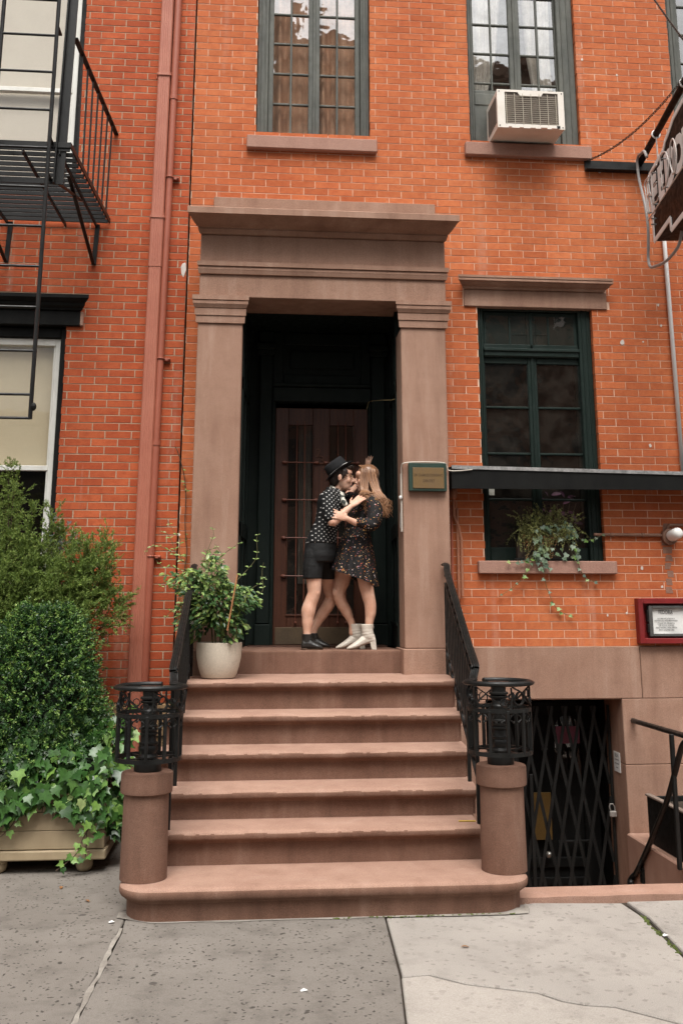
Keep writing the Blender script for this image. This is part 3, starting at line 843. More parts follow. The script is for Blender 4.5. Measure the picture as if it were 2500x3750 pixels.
# small green plate on the jamb behind the couple
m = MB(); m.bev(0.535, 0.612, YB-0.082, YB-0.071, 2.50, 2.60, 0.003); m.build('jamb_plate', m_plain('green_plate', (0.03,0.09,0.05), None, 4, 0.35, 0), entry)

# ---- brownstone base with the basement entrance
base = thing_base = MB()
BY = -0.020
for x0, x1, z0, z1 in ((1.03, 2.706, 0.938, 1.360), (2.711, 4.0, 0.938, 1.360), (2.527, 3.30, 0.412, 0.934), (3.305, 4.2, 0.412, 0.934), (2.527, 3.30, -1.2, 0.408), (3.305, 4.2, -1.2, 0.408), (1.03, 1.36, -1.2, 0.934), (-1.20, 1.026, -0.3, 1.145)):
    m = MB(); m.bev(x0, x1, BY, 0.42, z0, z1, 0.004)
    m.build('stone_block', MAT['stone'], house)
m = MB(); m.box(1.03, 4.0, 0.005, 0.30, 0.93, 0.9375); m.build('base_joint', MAT['mortar_pale'], house)
# basement room, door and jamb
m = MB(); m.box(1.36, 2.56, 0.86, 0.90, -1.3, 0.935); m.box(1.30, 1.36, 0.42, 0.90, -1.3, 0.935); m.box(2.53, 2.58, 0.42, 0.90, -1.3, 0.935); m.box(1.3, 2.58, 0.42, 0.9, 0.936, 0.96)
lob = m.build('basement_lobby', MAT['black_wood'], house)
m = MB()
for x0, x1, z0, z1 in ((1.50,1.86,-1.05,0.86),(2.36,2.50,-1.05,0.86),(1.86,2.36,0.74,0.86),(1.86,2.36,-0.52,-0.44),(1.86,2.36,-1.05,-0.86),(1.86,2.36,-0.66,-0.60)): m.bev(x0, x1, 0.60, 0.66, z0, z1, 0.005)
m.box(1.86, 2.36, 0.63, 0.65, -0.86, 0.74)
bd = m.build('basement_door', MAT['black_wood'], house, label='black basement door behind the folding gate')
m = MB()
arch = [(2.24 + 0.115*math.cos(a), 0.625, 0.60 + 0.14*math.sin(a)) for a in np.linspace(0, math.pi, 12)] + [(2.125,0.625,0.20),(2.355,0.625,0.20)]
m.add(arch, [tuple(range(len(arch)))]); m.build('arched_light', MAT['glass_dark'], bd)
m = MB(); m.bev(2.135, 2.35, 0.605, 0.612, 0.50, 0.645, 0.002); m.build('notice', m_plain('pink_paper', (0.36,0.13,0.19), None, 4, 0.8, 0), bd, label='pink paper notice on the basement door')
m = MB(); m.bev(1.872, 2.05, 0.560, 0.575, -0.285, 0.10, 0.002); m.build('kick_plate', m_plain('brass_sheet', (0.30,0.19,0.06), (0.24,0.15,0.05), 6, 0.35, 0.1, 50, 0.5, metal=0.6), bd, label='yellow brass plate on the basement door')
for z in (0.47, -0.40):
    m = MB(); m.ball((2.005, 0.545, z), 0.028, 10, 8); m.build('door_knob', m_plain('steel_knob', (0.5,0.48,0.44), None, 4, 0.3, 0, metal=0.8), bd)
m = MB(); m.tube([(2.10,0.56,-0.30),(2.40,0.56,-0.30)], 0.012, 8); m.build('pull_bar', MAT['black_iron'], bd)
# sunken area: floor, retaining walls, ledge
ar = MB()
ar.box(WELL[0], 2.50, -2.03, 0.60, -1.30, -1.10)
ar.box(WELL[0], 2.55, -2.05, -2.035, -1.3, -0.41)
area = ar.build('basement_area', MAT['stone'], kind='structure', label='sunken brownstone area before the basement door')
m = MB(); m.bev(1.0, 1.083, -2.026, -0.022, -1.2, 0.012, 0.01); m.build('retaining_wall', MAT['stone'], area)
m = MB(); m.bev(2.50, 4.2, -2.028, -0.022, -1.2, -0.118, 0.01); m.build('ledge', MAT['stone_pink'], area)
for i in range(5):
    m = MB(); m.bev(1.09, 2.495, -2.028 + 0.0, -1.78 + 0.25*i, -1.1, -0.20 - 0.19*i, 0.012); m.build('area_step', MAT['stone'], area)
# ------------------------------------------------------------------ the neighbouring house
nb = thing('neighbour_house', 'red brick house on the left with white framed sash windows', 'house', (-3, 0.2, 0))
W4 = (-3.30, -2.238, 1.85, 4.07); W5 = (-3.30, -2.238, 5.30, 8.05)
m = MB(); wall_slab(m, -5.2, -1.226, -0.016, 0.24, 0.93, 8.4, [W4, W5])
nw = m.build('wall', MAT['mortar_grey'], nb)
lay_bricks(nw, -5.2, -1.226, 0.93, 8.4, [W4, W5], 0.0675, 0.2225, 0.0088, -0.0190, MAT['brick_red'], 0.0016)
m = MB(); m.box(-5.2, -1.226, 0.25, 6.0, 8.41, 8.6); m.box(-5.2, -1.226, 5.9, 6.0, -0.3, 8.40); m.box(-5.2,-5.1,0.25,5.89,-0.3,8.40)
m.build('roof', MAT['black_wood'], nb)
MAT['stone_tan'] = m_stone('tan_stone', (0.36,0.235,0.125), (0.30,0.19,0.10), (0.45,0.31,0.18), (0.16,0.10,0.06), 0.3)
m = MB(); m.bev(-5.2, -1.226, -0.06, 0.2, 0.68, 0.925, 0.006); m.build('base_course', MAT['stone_tan'], nb)
m = MB(); m.bev(-5.2, -1.226, -0.04, 0.2, -0.3, 0.676, 0.006); m.build('base_course', MAT['stone_tan'], nb)
def sash_window(op, meet, shade_top, shade_low, shade_mat, label):
    x0, x1, z0, z1 = op; y = 0.085
    m = MB(); m.bev(x1-0.050, x1-0.002, 0.02, 0.20, z0, z1-0.003, 0.006); m.bev(x0+0.002, x0+0.050, 0.02, 0.20, z0, z1-0.003, 0.006); m.bev(x0+0.05, x1-0.05, 0.02, 0.2, z1-0.09, z1-0.003, 0.006)
    w = m.build('window', MAT['black_wood'], nb, label=label)
    m = MB(); a, b = x0+0.052, x1-0.052
    for xx in (a, b-0.045): m.bev(xx, xx+0.045, y-0.03, y+0.05, z0, z1-0.092, 0.004)
    m.bev(a+0.045, b-0.045, y-0.03, y+0.05, z1-0.155, z1-0.092, 0.004)
    m.bev(a+0.045, b-0.045, y-0.022, y+0.03, meet-0.022, meet+0.022, 0.004)
    m.bev(a+0.045, b-0.045, y-0.0, y+0.05, z0, z0+0.06, 0.004)
    for xx in (a+0.046, b-0.046-0.016): m.bev(xx, xx+0.016, y-0.012, y+0.03, z0+0.06, z1-0.155, 0.003)
    m.build('sash', MAT['white_paint'], w)
    pane(w, a+0.06, b-0.06, meet+0.022, z1-0.155, y+0.006, MAT['glass_plain'], 0.002)
    pane(w, a+0.06, b-0.06, z0+0.06, meet-0.022, y+0.016, MAT['glass_plain'], 0.002)
    m = MB(); m.add([(a+0.03,y+0.06,shade_low),(b-0.03,y+0.06,shade_low),(b-0.03,y+0.06,shade_top),(a+0.03,y+0.06,shade_top)], [(0,1,2,3)])
    m.build('roller_shade', shade_mat, w)
    room(x0-0.1, x1+0.1, z0-0.1, z1+0.1, w)
    return w
w4 = sash_window(W4, 2.842, 3.96, 2.84, MAT['shade'], 'lower window with a cream roller shade half down')
w5 = sash_window(W5, 6.362, 8.0, 5.5, MAT['shade_grey'], 'upper window behind the fire escape with its shade down')
m = MB(); m.bev(-3.5, -2.118, -0.055, 0.1, 4.072, 4.205, 0.006); nl = m.build('lintel', MAT['black_wood'], nb)
m = MB(); m.profile_x([(-0.055,4.206),(-0.075,4.206),(-0.080,4.222),(-0.090,4.226),(-0.105,4.240),(-0.110,4.262),(-0.125,4.268),(-0.150,4.290),(-0.155,4.294),(-0.155,4.325),(0.0,4.338),(0.0,4.206)], -3.6, -2.118, 0.8, 0.8, -0.055)
m.build('lintel_cornice', MAT['black_wood'], nl)
m = MB(); m.bev(-2.125, -2.095, -0.052, 0.0, 4.075, 4.20, 0.006); m.build('broken_corner', MAT['stone_pink'], nl, label='bare pink stone at the broken lintel end')
m = MB(); m.bev(-3.42, -2.16, -0.07, 0.06, 1.76, 1.85, 0.006); m.build('sill', MAT['black_wood'], nb)
# ------------------------------------------------------------------ the stoop
stoop = thing('stoop', 'brownstone stoop of six wide steps with rounded nosings', 'stoop', (-0.1, -1.5, 0))
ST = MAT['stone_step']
MAT['stone_tread'] = m_stone('worn_lit_tread_brownstone', (0.375,0.232,0.172), (0.325,0.192,0.141), (0.47,0.325,0.255), (0.20,0.110,0.078), 0.25)  # pale copy of the step stone: wear and overhead light painted together
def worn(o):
    """treads paler than the risers: foot wear, plus light from above put into the colour"""
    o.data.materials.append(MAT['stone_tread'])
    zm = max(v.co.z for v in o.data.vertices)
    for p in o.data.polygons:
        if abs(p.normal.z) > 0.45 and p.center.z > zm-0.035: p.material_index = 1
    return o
cx = lambda y: KX*y
YN = [-2.08, -1.80, -1.50, -1.20, -0.90]; ZT = [0.385, 0.564, 0.754, 0.958, 1.164]
def nose(yn, zt):
    a = []
    for i in range(7):
        t = math.pi/2*i/6
        a.append((yn+0.028 - 0.028*math.sin(t) , zt - 0.028 + 0.028*math.cos(t)))
    for i in range(1, 6):
        t = math.pi/2*i/5
        a.append((yn + 0.020*(1-math.cos(t)), zt - 0.034 - 0.022*math.sin(t)))
    a += [(yn+0.040, zt-0.058), (yn+0.052, zt-0.064), (yn+0.056, zt-0.074), (yn+0.064, zt-0.082), (yn+0.082, zt-0.088), (yn+0.086, zt-0.094)]
    return a
zp = 0.185
for i, (yn, zt) in enumerate(zip(YN, ZT)):
    back = (YN[i+1]+0.10) if i < 4 else 0.12
    prof = [(back, zt)] + nose(yn, zt) + [(yn+0.086, zp+0.0005), (back, zp+0.0005)]
    xl = -1.10 if 0 < i else -1.04; xr = 1.0 if i > 0 else 0.97
    m = MB(); yr = -1.5
    # long faces cut along x so the worn edge can wave a little
    n = len(prof); NX = 90; vs = []; fs = []
    ph = random.random()*6; chips = [(random.random(), random.uniform(0.003,0.009), random.uniform(0.006,0.02)) for _ in range(9)]
    for q in range(NX+1):
        t = q/NX
        for (y, z) in prof:
            x = (xl + (xr-xl)*t) + KX*y
            w = 0.0022*math.sin(t*11+ph) + 0.0015*math.sin(t*29+ph*2) + sum(dp_*math.exp(-((t-c_)/w_)**2) for c_, dp_, w_ in chips)
            vs.append((x, y + (w if y < yn+0.04 else 0), z - (abs(w)*0.8 if z > zt-0.02 and y < yn+0.05 else 0)))
    for q in range(NX):
        for k in range(n):
            k2 = (k+1) % n
            fs.append((q*n+k2, q*n+k, (q+1)*n+k, (q+1)*n+k2))
    fs.append(tuple(range(n))); fs.append(tuple(NX*n + k for k in range(n-1,-1,-1)))
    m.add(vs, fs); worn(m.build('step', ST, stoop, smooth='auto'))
    zp = zt
# threshold under the couple's feet
m = MB(); prof = [(0.83,1.1645),(0.83,1.345),(-0.165,1.345),(-0.178,1.338),(-0.180,1.326),(-0.180,1.1645)]
m.profile_x(prof[::-1], -0.700, 0.636, -KX, KX, 0.0); m.build('threshold', ST, stoop)
m = MB(); m.bev(-0.62, 0.62, 0.52, 0.83, 1.3455, 1.353, 0.003); m.build('door_saddle', MAT['door_wood'], stoop)
# bottom step: bowed out round the two piers
def plan(ins):
    pts = []; xl, xr, yf, r = -1.300+ins, 1.045-ins, -2.505+ins, 0.20
    pts.append((xl, -1.98))
    for i in range(9):
        a = math.pi + math.pi/2*i/8
        pts.append((xl+r + r*math.cos(a), yf+r + r*math.sin(a)))
    for i in range(1, 12): pts.append((xl+r + (xr-xl-2*r)*i/12, yf + 0.0015*math.sin(i*1.7)))
    for i in range(9):
        a = 1.5*math.pi + math.pi/2*i/8
        pts.append((xr-r + r*math.cos(a), yf+r + r*math.sin(a)))
    pts.append((xr, -1.98))
    return pts
m = MB(); rings = []
for ins, z in [(0.042,-0.02),(0.040,0.090),(0.034,0.098),(0.024,0.104),(0.022,0.110),(0.018,0.114)] + [(0.016*(1-math.sin(t)) , 0.150-0.034*math.cos(t)) for t in np.linspace(0.3,1.57,6)] + [(0.034*(1-math.cos(t)), 0.150+0.034*math.sin(t)) for t in np.linspace(0.2,1.57,7)]:
    rings.append([(x, y, z) for x, y in plan(ins)])
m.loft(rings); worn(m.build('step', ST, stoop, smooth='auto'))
m = MB()
p = []
for z in (-0.02, 0.355):
    for y, x in ((-2.02, -1.03), (-2.02, 0.98), (0.0, 0.98), (0.0, -1.03)): p.append((x + KX*y, y, z))
m.hexa(p)
for (ya, za) in ((-1.74, 0.535), (-1.44, 0.725), (-1.14, 0.93), (-0.84, 1.14)):
    p = []
    for z in (za-0.21, za):
        for y, x in ((ya, -1.03), (ya, 0.98), (0.0, 0.98), (0.0, -1.03)): p.append((x + KX*y, y, z))
    m.hexa(p)
m.build('side_wall', ST, stoop)
PL = (-1.172, -2.27); PR = (0.922, -2.27)
for c, dz in ((PL, -0.004), (PR, 0.008)):
    m = MB(); m.lathe([(0.1335,0.186),(0.1330,0.30),(0.1305,0.50),(0.1285,0.66)], (c[0], c[1], 0), 40)
    p = m.build('pier', ST, stoop, smooth='auto')
    m = MB(); m.lathe([(0.120,0.645),(0.142,0.648),(0.148,0.653),(0.1495,0.665),(0.1490,0.752),(0.146,0.760),(0.138,0.764),(0.05,0.765)], (c[0], c[1], dz), 40)
    m.build('pier_cap', ST, p, smooth='auto')

# ------------------------------------------------------------------ iron railings
IR = MAT['black_iron']
def scroll(c, e1, e2, r0, turns, a0, sgn=1, n=26, grow=0.25):
    """points of a spiral in the plane e1, e2 winding in to c"""
    c = Vector(c); e1 = Vector(e1); e2 = Vector(e2); out = []
    for i in range(n):
        t = i/(n-1); a = a0 + sgn*turns*2*math.pi*t; r = r0*(1-t*(1-grow))
        out.append(c + e1*(r*math.cos(a)) + e2*(r*math.sin(a)))
    return out
def flat(mb, pts, w, h, wide=(0,0,1)):
    """flat iron band along points: w across the 'wide' direction, h thick"""
    P = [Vector(p) for p in pts]; W = Vector(wide).normalized(); rings = []
    for i in range(len(P)):
        t = (P[min(i+1,len(P)-1)]-P[max(i-1,0)]).normalized()
        s = t.cross(W)
        if s.length < 1e-5: s = t.orthogonal()
        s.normalize()
        rings.append([P[i]+W*w/2+s*h/2, P[i]-W*w/2+s*h/2, P[i]-W*w/2-s*h/2, P[i]+W*w/2-s*h/2])
    mb.loft(rings)
def moulded(mb, pts, w=0.050, h=0.024):
    """handrail with reeded top"""
    P = [Vector(p) for p in pts]; rings = []; sec = []
    for i in range(9):
        t = -1 + 2*i/8; sec.append((t*w/2, h*0.5 + (0.004 if i % 2 == 0 else -0.001) - 0.010*t*t))
    sec += [(w/2, -h*0.2), (w/2-0.010, -h*0.5), (-w/2+0.010, -h*0.5), (-w/2, -h*0.2)]
    prev = None
    for i in range(len(P)):
        t = (P[min(i+1,len(P)-1)]-P[max(i-1,0)]).normalized()
        s = t.cross(Vector((0,0,1)))
        if s.length < 0.25 and prev is not None: s = prev.copy()
        s = (s - t*s.dot(t)).normalized()
        if prev is not None and s.dot(prev) < 0: s = -s
        prev = s; u = s.cross(t).normalized()
        if u.z < -0.2: u = -u
        rings.append([P[i] + s*a + u*b for a, b in sec])
    mb.loft(rings)

def railing(c, zc, side, xtop, xbot, label):
    """side = -1 left of the steps, +1 right"""
    t = thing('iron_railing', label, 'railing', (c[0], c[1], zc), group='iron railings of the stoop')
    # newel post standing on the pier
    m = MB(); pr = [(0.0,0.0),(0.078,0.0),(0.080,0.006),(0.078,0.046),(0.072,0.052),(0.050,0.054),(0.052,0.062),(0.058,0.070),(0.060,0.080),(0.052,0.090),(0.046,0.096)]
    pr += [(0.048,0.10),(0.054,0.115),(0.056,0.130),(0.050,0.142),(0.057,0.150),(0.058,0.158),(0.046,0.162),(0.044,0.170),(0.043,0.195),(0.052,0.203),(0.052,0.212),(0.044,0.216),(0.050,0.224),(0.051,0.232),(0.044,0.236),(0.050,0.244),(0.050,0.252),(0.042,0.258)]
    pr += [(0.041,0.268),(0.044,0.29),(0.048,0.315),(0.050,0.335),(0.046,0.34),(0.042,0.345),(0.042,0.375),(0.056,0.382),(0.058,0.390),(0.046,0.396),(0.058,0.402),(0.058,0.412),(0.044,0.418),(0.046,0.45),(0.060,0.462),(0.062,0.475),(0.02,0.478),(0.0,0.478)]
    m.lathe([p for p in pr if p[0] > 0], (c[0], c[1], zc), 24, flute=lambda a, z: 0.05*math.cos(8*a) if 0.10 < z < 0.145 or 0.26 < z < 0.335 or 0.17 < z < 0.19 else 0)
    m.build('newel_post', IR, t, smooth='auto')
    RB = 0.188; zlow, zmid, ztop = zc+0.072, zc+0.318, zc+0.470
    circ = lambda r, z, a0=0, a1=2*math.pi, n=40: [Vector((c[0]+r*math.cos(a0+(a1-a0)*i/n), c[1]+r*math.sin(a0+(a1-a0)*i/n), z)) for i in range(n+1)]
    for z in (zlow, zmid):
        m = MB(); P = circ(RB, z); rings = []
        for i, p in enumerate(P):
            d = (p - Vector((c[0], c[1], z))).normalized()
            rings.append([p+d*0.005+Vector((0,0,0.012)), p+d*0.005-Vector((0,0,0.012)), p-d*0.005-Vector((0,0,0.012)), p-d*0.005+Vector((0,0,0.012))])
        m.loft(rings, caps=False); m.build('ring', IR, t)
    for a in (0.6, 2.17, 3.74, 5.31):
        m = MB(); q = Vector((math.cos(a), math.sin(a), 0))
        m.bar(Vector((c[0],c[1],zlow))+q*0.05, Vector((c[0],c[1],zlow))+q*RB, 0.02, 0.008); m.build('spoke', IR, t)
    NB = 11
    for k in range(NB):
        a = 2*math.pi*(k+0.3)/NB; q = Vector((math.cos(a), math.sin(a), 0)); p = Vector((c[0], c[1], 0)) + q*(RB-0.002)
        m = MB(); m.obev((p.x, p.y, (zlow+zmid)/2), (q, Vector((-q.y,q.x,0)), (0,0,1)), (0.009, 0.009, (zmid-zlow)/2), 0.002); m.build('basket_bar', IR, t)
        # small pair of scrolls under the middle ring
        am = a + math.pi/NB; m = MB()
        for sg in (-1, 1):
            pts = []
            for i in range(16):
                u = i/15; ang = am + sg*(0.02 + 0.19*math.sin(u*2.6)*1.0)*(1 if u < 0.7 else 1-(u-0.7)*0.9)
                z = zmid - 0.012 - 0.055*u*(1 if u < 0.8 else 0.93)
                pts.append((c[0]+(RB-0.004)*math.cos(ang), c[1]+(RB-0.004)*math.sin(ang), z))
            m.tube(pts, 0.004, 5)
            m.ball(pts[-1], 0.008, 6, 4)
        m.build('small_scroll', IR, t)
    # large leafy scrolls between the rings
    for k in range(5):
        a = 2*math.pi*k/5 + 0.5
        def cyl(u, w): return Vector((c[0]+(RB-0.002)*math.cos(a+u/RB), c[1]+(RB-0.002)*math.sin(a+u/RB), zmid + 0.008 + w))
        m = MB()
        pts = [cyl(0.10*math.cos(q)*(1-0.0*q), 0.0) for q in ()]
        sp1 = [cyl(-0.065 + 0.052*(1-i/30*0.75)*math.cos(2.6 + 8.2*i/30), 0.070 + 0.056*(1-i/30*0.75)*math.sin(2.6 + 8.2*i/30)) for i in range(31)]
        sp2 = [cyl(0.075 + 0.036*(1-i/24*0.75)*math.cos(-0.5 - 7.4*i/24), 0.042 + 0.036*(1-i/24*0.75)*math.sin(-0.5 - 7.4*i/24)) for i in range(25)]
        arm = [cyl(-0.11 + 0.23*i/16, 0.128 - 0.12*(i/16)**0.8 + 0.01*math.sin(i*0.4)) for i in range(17)]
        for P in (sp1, sp2, arm): flat(m, P, 0.016, 0.0045, (math.cos(a), math.sin(a), 0))
        m.tube([cyl(0.11,0.006), cyl(0.12,0.06), cyl(0.115, 0.125)], 0.006, 6)
        m.build('scroll', IR, t)
    # handrail: down from the doorway, round the basket
    ang0 = math.atan2(0.9, -side*0.75)
    vol = circ(RB+0.004, ztop, ang0, ang0 + side*2*math.pi*0.93, 44)
    start = vol[0]
    ytop = -0.335
    y1 = -2.02
    zb = 1.315 if side < 0 else 1.325
    zt_ = 2.035 if side > 0 else 2.02
    L = [Vector((xtop, ytop+0.01, zt_-0.004)), Vector((xtop, ytop-0.09, zt_-0.012)), Vector((xtop + (xbot-xtop)*0.12, -0.54, zt_-0.075))]
    for i in range(1, 8):
        u = 0.12 + 0.84*i/8
        L.append(Vector((xtop + (xbot-xtop)*u, ytop + (y1-ytop)*u, (zt_-0.075) + (zb+0.03-(zt_-0.075))*(i/8))))
    L += [Vector((xbot, y1, zb+0.012)), Vector((xbot-side*0.004, y1-0.022, zb-0.02)), Vector((start.x*0.7+xbot*0.3, (start.y+y1-0.03)/2, ztop+0.022))]
    m = MB(); moulded(m, spline(L, 5)[:-1] + spline([L[-1], start] + vol[1:3], 4)[:4] + vol)
    m.build('handrail', IR, t, smooth='auto')
    # sloping rails
    def on(u, dz): return Vector((xtop + (xbot-xtop)*u, ytop - 0.03 + (y1+0.02-ytop)*u, 0)) + Vector((0,0, zt_-0.03 + (zb-zt_+0.035)*u + dz))
    z0l = 0.695
    for nm, dz, w, h in (('upper_rail', -0.125, 0.022, 0.012), ('lower_rail', -z0l+0.0, 0.022, 0.012), ('lower_rail', -z0l+0.105, 0.022, 0.012)):
        m = MB(); m.bar(on(0.0, dz), on(0.985, dz), w, h); m.build(nm, IR, t)
    m = MB(); pts = []
    for i in range(140):
        u = i/139; ph = u*math.pi*2*10
        pts.append(on(0.01+0.96*u, -0.064 + 0.050*math.sin(ph)) + Vector((0, 0.030*math.cos(ph*1.0)*0.6, 0)))
    flat(m, pts, 0.016, 0.005, (1,0,0)); m.build('wave_band', IR, t)
    for i in range(20):
        u = 0.025 + 0.94*i/19; m = MB(); q = on(u, -0.064 + 0.012*(-1)**i)
        flat(m, scroll(q, (0,1,0), (0,0,1), 0.022, 1.1, 0, (-1)**i, 14), 0.012, 0.004, (1,0,0)); m.build('curl', IR, t)
    for i in range(17):
        u = 0.012 + 0.945*i/16; m = MB()
        m.bar(on(u, -z0l+0.105), on(u, -0.125), 0.019, 0.019, (0,1,0)); m.build('baluster', IR, t)
        m = MB(); flat(m, [on(u+0.012,-0.135) + Vector((0,-0.012*math.sin(k*0.5),-0.008*k)) for k in range(6)], 0.012, 0.004, (1,0,0)); m.build('curl', IR, t)
    for i in range(9):
        u = 0.06 + 0.89*i/8; m = MB(); q = on(u, -z0l+0.052)
        el = [q + Vector((0, 0.068*math.cos(a)*0.92, 0.068*math.cos(a)*0.40 + 0.040*math.sin(a))) for a in np.linspace(0, 2*math.pi, 20)]
        flat(m, el, 0.016, 0.005, (1,0,0)); m.build('oval', IR, t)
    # feet on the steps
    for u, zf in ((0.012, 1.164), (0.42, 0.958), (0.74, 0.564), (0.985, 0.385)):
        p = on(u, -z0l); m = MB(); top = on(u, -0.14 if u > 0.9 or u < 0.1 else -z0l+0.1)
        m.bar((p.x, p.y, zf-0.004), (p.x, p.y, top.z), 0.024, 0.024, (0,1,0)); m.build('foot', IR, t)
    return t
railing(PL, 0.761, -1, -1.050, -1.062, 'black iron railing with basket newel on the left of the steps')
railing(PR, 0.773, 1, 0.978, 0.836, 'black iron railing with basket newel on the right of the steps')

# ------------------------------------------------------------------ drainpipes on the red brick wall
dp = thing('drainpipe', 'wide ribbed terracotta-coloured drainpipe down the red brick wall', 'drainpipe', (-1.5, -0.08, 0.7), group='drainpipes')
def ribbed(z0, z1, xf, w=0.112, d=0.075, y1=-0.022):
    sec = [(-w/2, 0), (-w/2, -d+0.012), (-w/2+0.010, -d)]
    for i in range(4):
        a = -w/2 + 0.018 + i*(w-0.036)/4; b = a + (w-0.036)/4
        sec += [(a, -d), (a+0.003, -d-0.0022), (b-0.006, -d-0.0022), (b-0.003, -d)]
    sec += [(w/2-0.010, -d), (w/2, -d+0.012), (w/2, 0)]
    m = MB(); m.loft([[(xf(z)+a, y1+b, z) for a, b in sec] for z in np.linspace(z0, z1, 14)]); return m
xr_ = lambda z: -1.483 - 0.0050*(7.28-z)
for z0, z1, w in ((5.10,8.35,0.112), (4.62,5.13,0.117), (1.62,4.65,0.112), (0.55,1.66,0.118)):
    ribbed(z0, z1, xr_, w, 0.075 + (0.004 if w > 0.115 else 0)).build('pipe_length', MAT['pipe'], dp)
for z in (6.49, 5.09):
    m = MB(); x = xr_(z); P = [(x-0.075,-0.022,z),(x-0.063,-0.035,z),(x-0.062,-0.098,z),(x-0.045,-0.108,z-0.004),(x+0.045,-0.108,z-0.004),(x+0.062,-0.098,z),(x+0.064,-0.022,z)]
    flat(m, P, 0.024, 0.004); m.build('strap', MAT['pipe'], dp)
dr = thing('drainpipe', 'slim round terracotta-coloured downpipe beside the ribbed one', 'drainpipe', (-1.42, -0.06, 0.7), group='drainpipes')
xq = lambda z: -1.386 - 0.0092*(7.28-z)
for z0, z1, r in ((6.26,8.35,0.0335), (3.02,6.28,0.0305), (1.50,3.06,0.0325), (0.55,1.52,0.036)):
    m = MB(); m.tube([(xq(z), -0.058, z) for z in np.linspace(z0, z1, 10)], r, 16); m.build('pipe_length', MAT['pipe_dark'], dr, smooth='auto')
for z in (6.27, 3.05):
    m = MB(); m.tube([(xq(z),-0.058,z-0.02),(xq(z),-0.058,z+0.02)], 0.037, 16); m.build('collar', MAT['pipe_dark'], dr)
for z in (5.48, 3.79, 2.10):
    m = MB(); x = xq(z); m.tube([(x+0.036*math.cos(a), -0.058+0.036*math.sin(a), z) for a in np.linspace(0, 6.3, 16)], 0.006, 6)
    m.bev(x+0.03, x+0.085, -0.062, -0.018, z-0.018, z+0.010, 0.004); m.ball((x+0.075,-0.066,z-0.003), 0.011, 8, 6); m.build('strap', MAT['pipe_dark'], dr)

# ------------------------------------------------------------------ fire escape
fe = thing('fire_escape', 'black iron fire escape balcony with drop ladder on the red house', 'fire escape', (-2.4, -0.7, 5.0))
ZP = 5.040
edge = lambda y: -1.918 + 0.058*y
for i in range(16):
    y = -0.06 - 1.40*i/15
    m = MB(); m.bar((-3.6, y, ZP), (edge(y)-0.005, y, ZP+0.0), 0.011, 0.036, (0,0,1), 0.003); m.build('slat', IR, fe)
for x in (-2.03, -2.30, -2.80):
    m = MB(); m.bar((x, -0.01, ZP-0.035), (x-0.05, -1.48, ZP-0.03), 0.012, 0.034); m.build('joist', IR, fe)
m = MB(); m.bar((-1.918, 0.0, ZP+0.02), (-2.004, -1.48, ZP+0.03), 0.012, 0.045); m.build('side_rail', IR, fe)
m = MB(); m.bar((-1.899, 0.0, 5.902), (-2.030, -1.42, 5.995), 0.038, 0.016); m.build('side_rail', IR, fe)
for i in range(7):
    u = 0.13 + 0.72*i/6; m = MB()
    p0 = Vector((-1.918,0,ZP+0.02)).lerp(Vector((-2.004,-1.48,ZP+0.03)), u); p1 = Vector((-1.899,0,5.902)).lerp(Vector((-2.030,-1.42,5.995)), u)
    m.tube([p0, p1], 0.008, 8); m.build('baluster', IR, fe)
m = MB(); m.bar((-2.078, -1.45, 4.76), (-2.030, -1.45, 8.2), 0.075, 0.012, (0,1,0)); m.bar((-2.108, -1.47, 4.76), (-2.062, -1.47, 8.2), 0.012, 0.05, (0,1,0)); m.build('post', IR, fe)
m = MB(); m.bar((-3.6, -1.44, 4.79), (-2.06, -1.44, 4.79), 0.012, 0.045, (0,0,1)); m.build('front_bar', IR, fe)
m = MB(); m.bar((-3.6, -1.47, ZP+0.03), (-2.004, -1.47, ZP+0.03), 0.012, 0.045); m.build('front_bar', IR, fe)
for x in (-2.03, -2.785):
    m = MB(); m.bar((x+0.01, -0.03, ZP-0.02), (x-0.006, -0.03, 4.640), 0.040, 0.012, (0,1,0)); m.build('bracket', IR, fe)
    m = MB(); m.bar((x-0.008, -0.03, 4.645), (x-0.050, -1.10, ZP-0.045), 0.030, 0.012); m.build('brace', IR, fe)
    m = MB(); m.bar((x-0.03, -0.62, ZP-0.05), (x-0.075, -1.45, 4.79), 0.028, 0.012); m.build('brace', IR, fe)
lad = [(-2.139, -1.57), (-2.545, -1.57)]
for x, y in lad:
    m = MB(); m.tube([(x, y, 2.962), (x, y, 8.3)], 0.015, 10); m.build('ladder_rail', IR, fe)
for z in [2.969, 3.136, 3.450, 3.770, 4.076, 4.382, 4.686, 4.996, 5.300, 5.611, 5.915, 6.214, 6.52]:
    m = MB(); m.tube([(-2.545,-1.57,z), (-2.139,-1.57,z)], 0.010, 8); m.build('rung', IR, fe)
m = MB(); m.ball((-2.122, -1.57, 3.05), (0.022,0.022,0.03), 8, 6); m.build('ladder_catch', IR, fe)
for z in (4.80, ZP+0.04, 6.0, 7.0):
    m = MB(); m.bar((-2.139,-1.57,z), (-2.139,-1.44,z), 0.025, 0.012); m.build('ladder_guide', IR, fe)

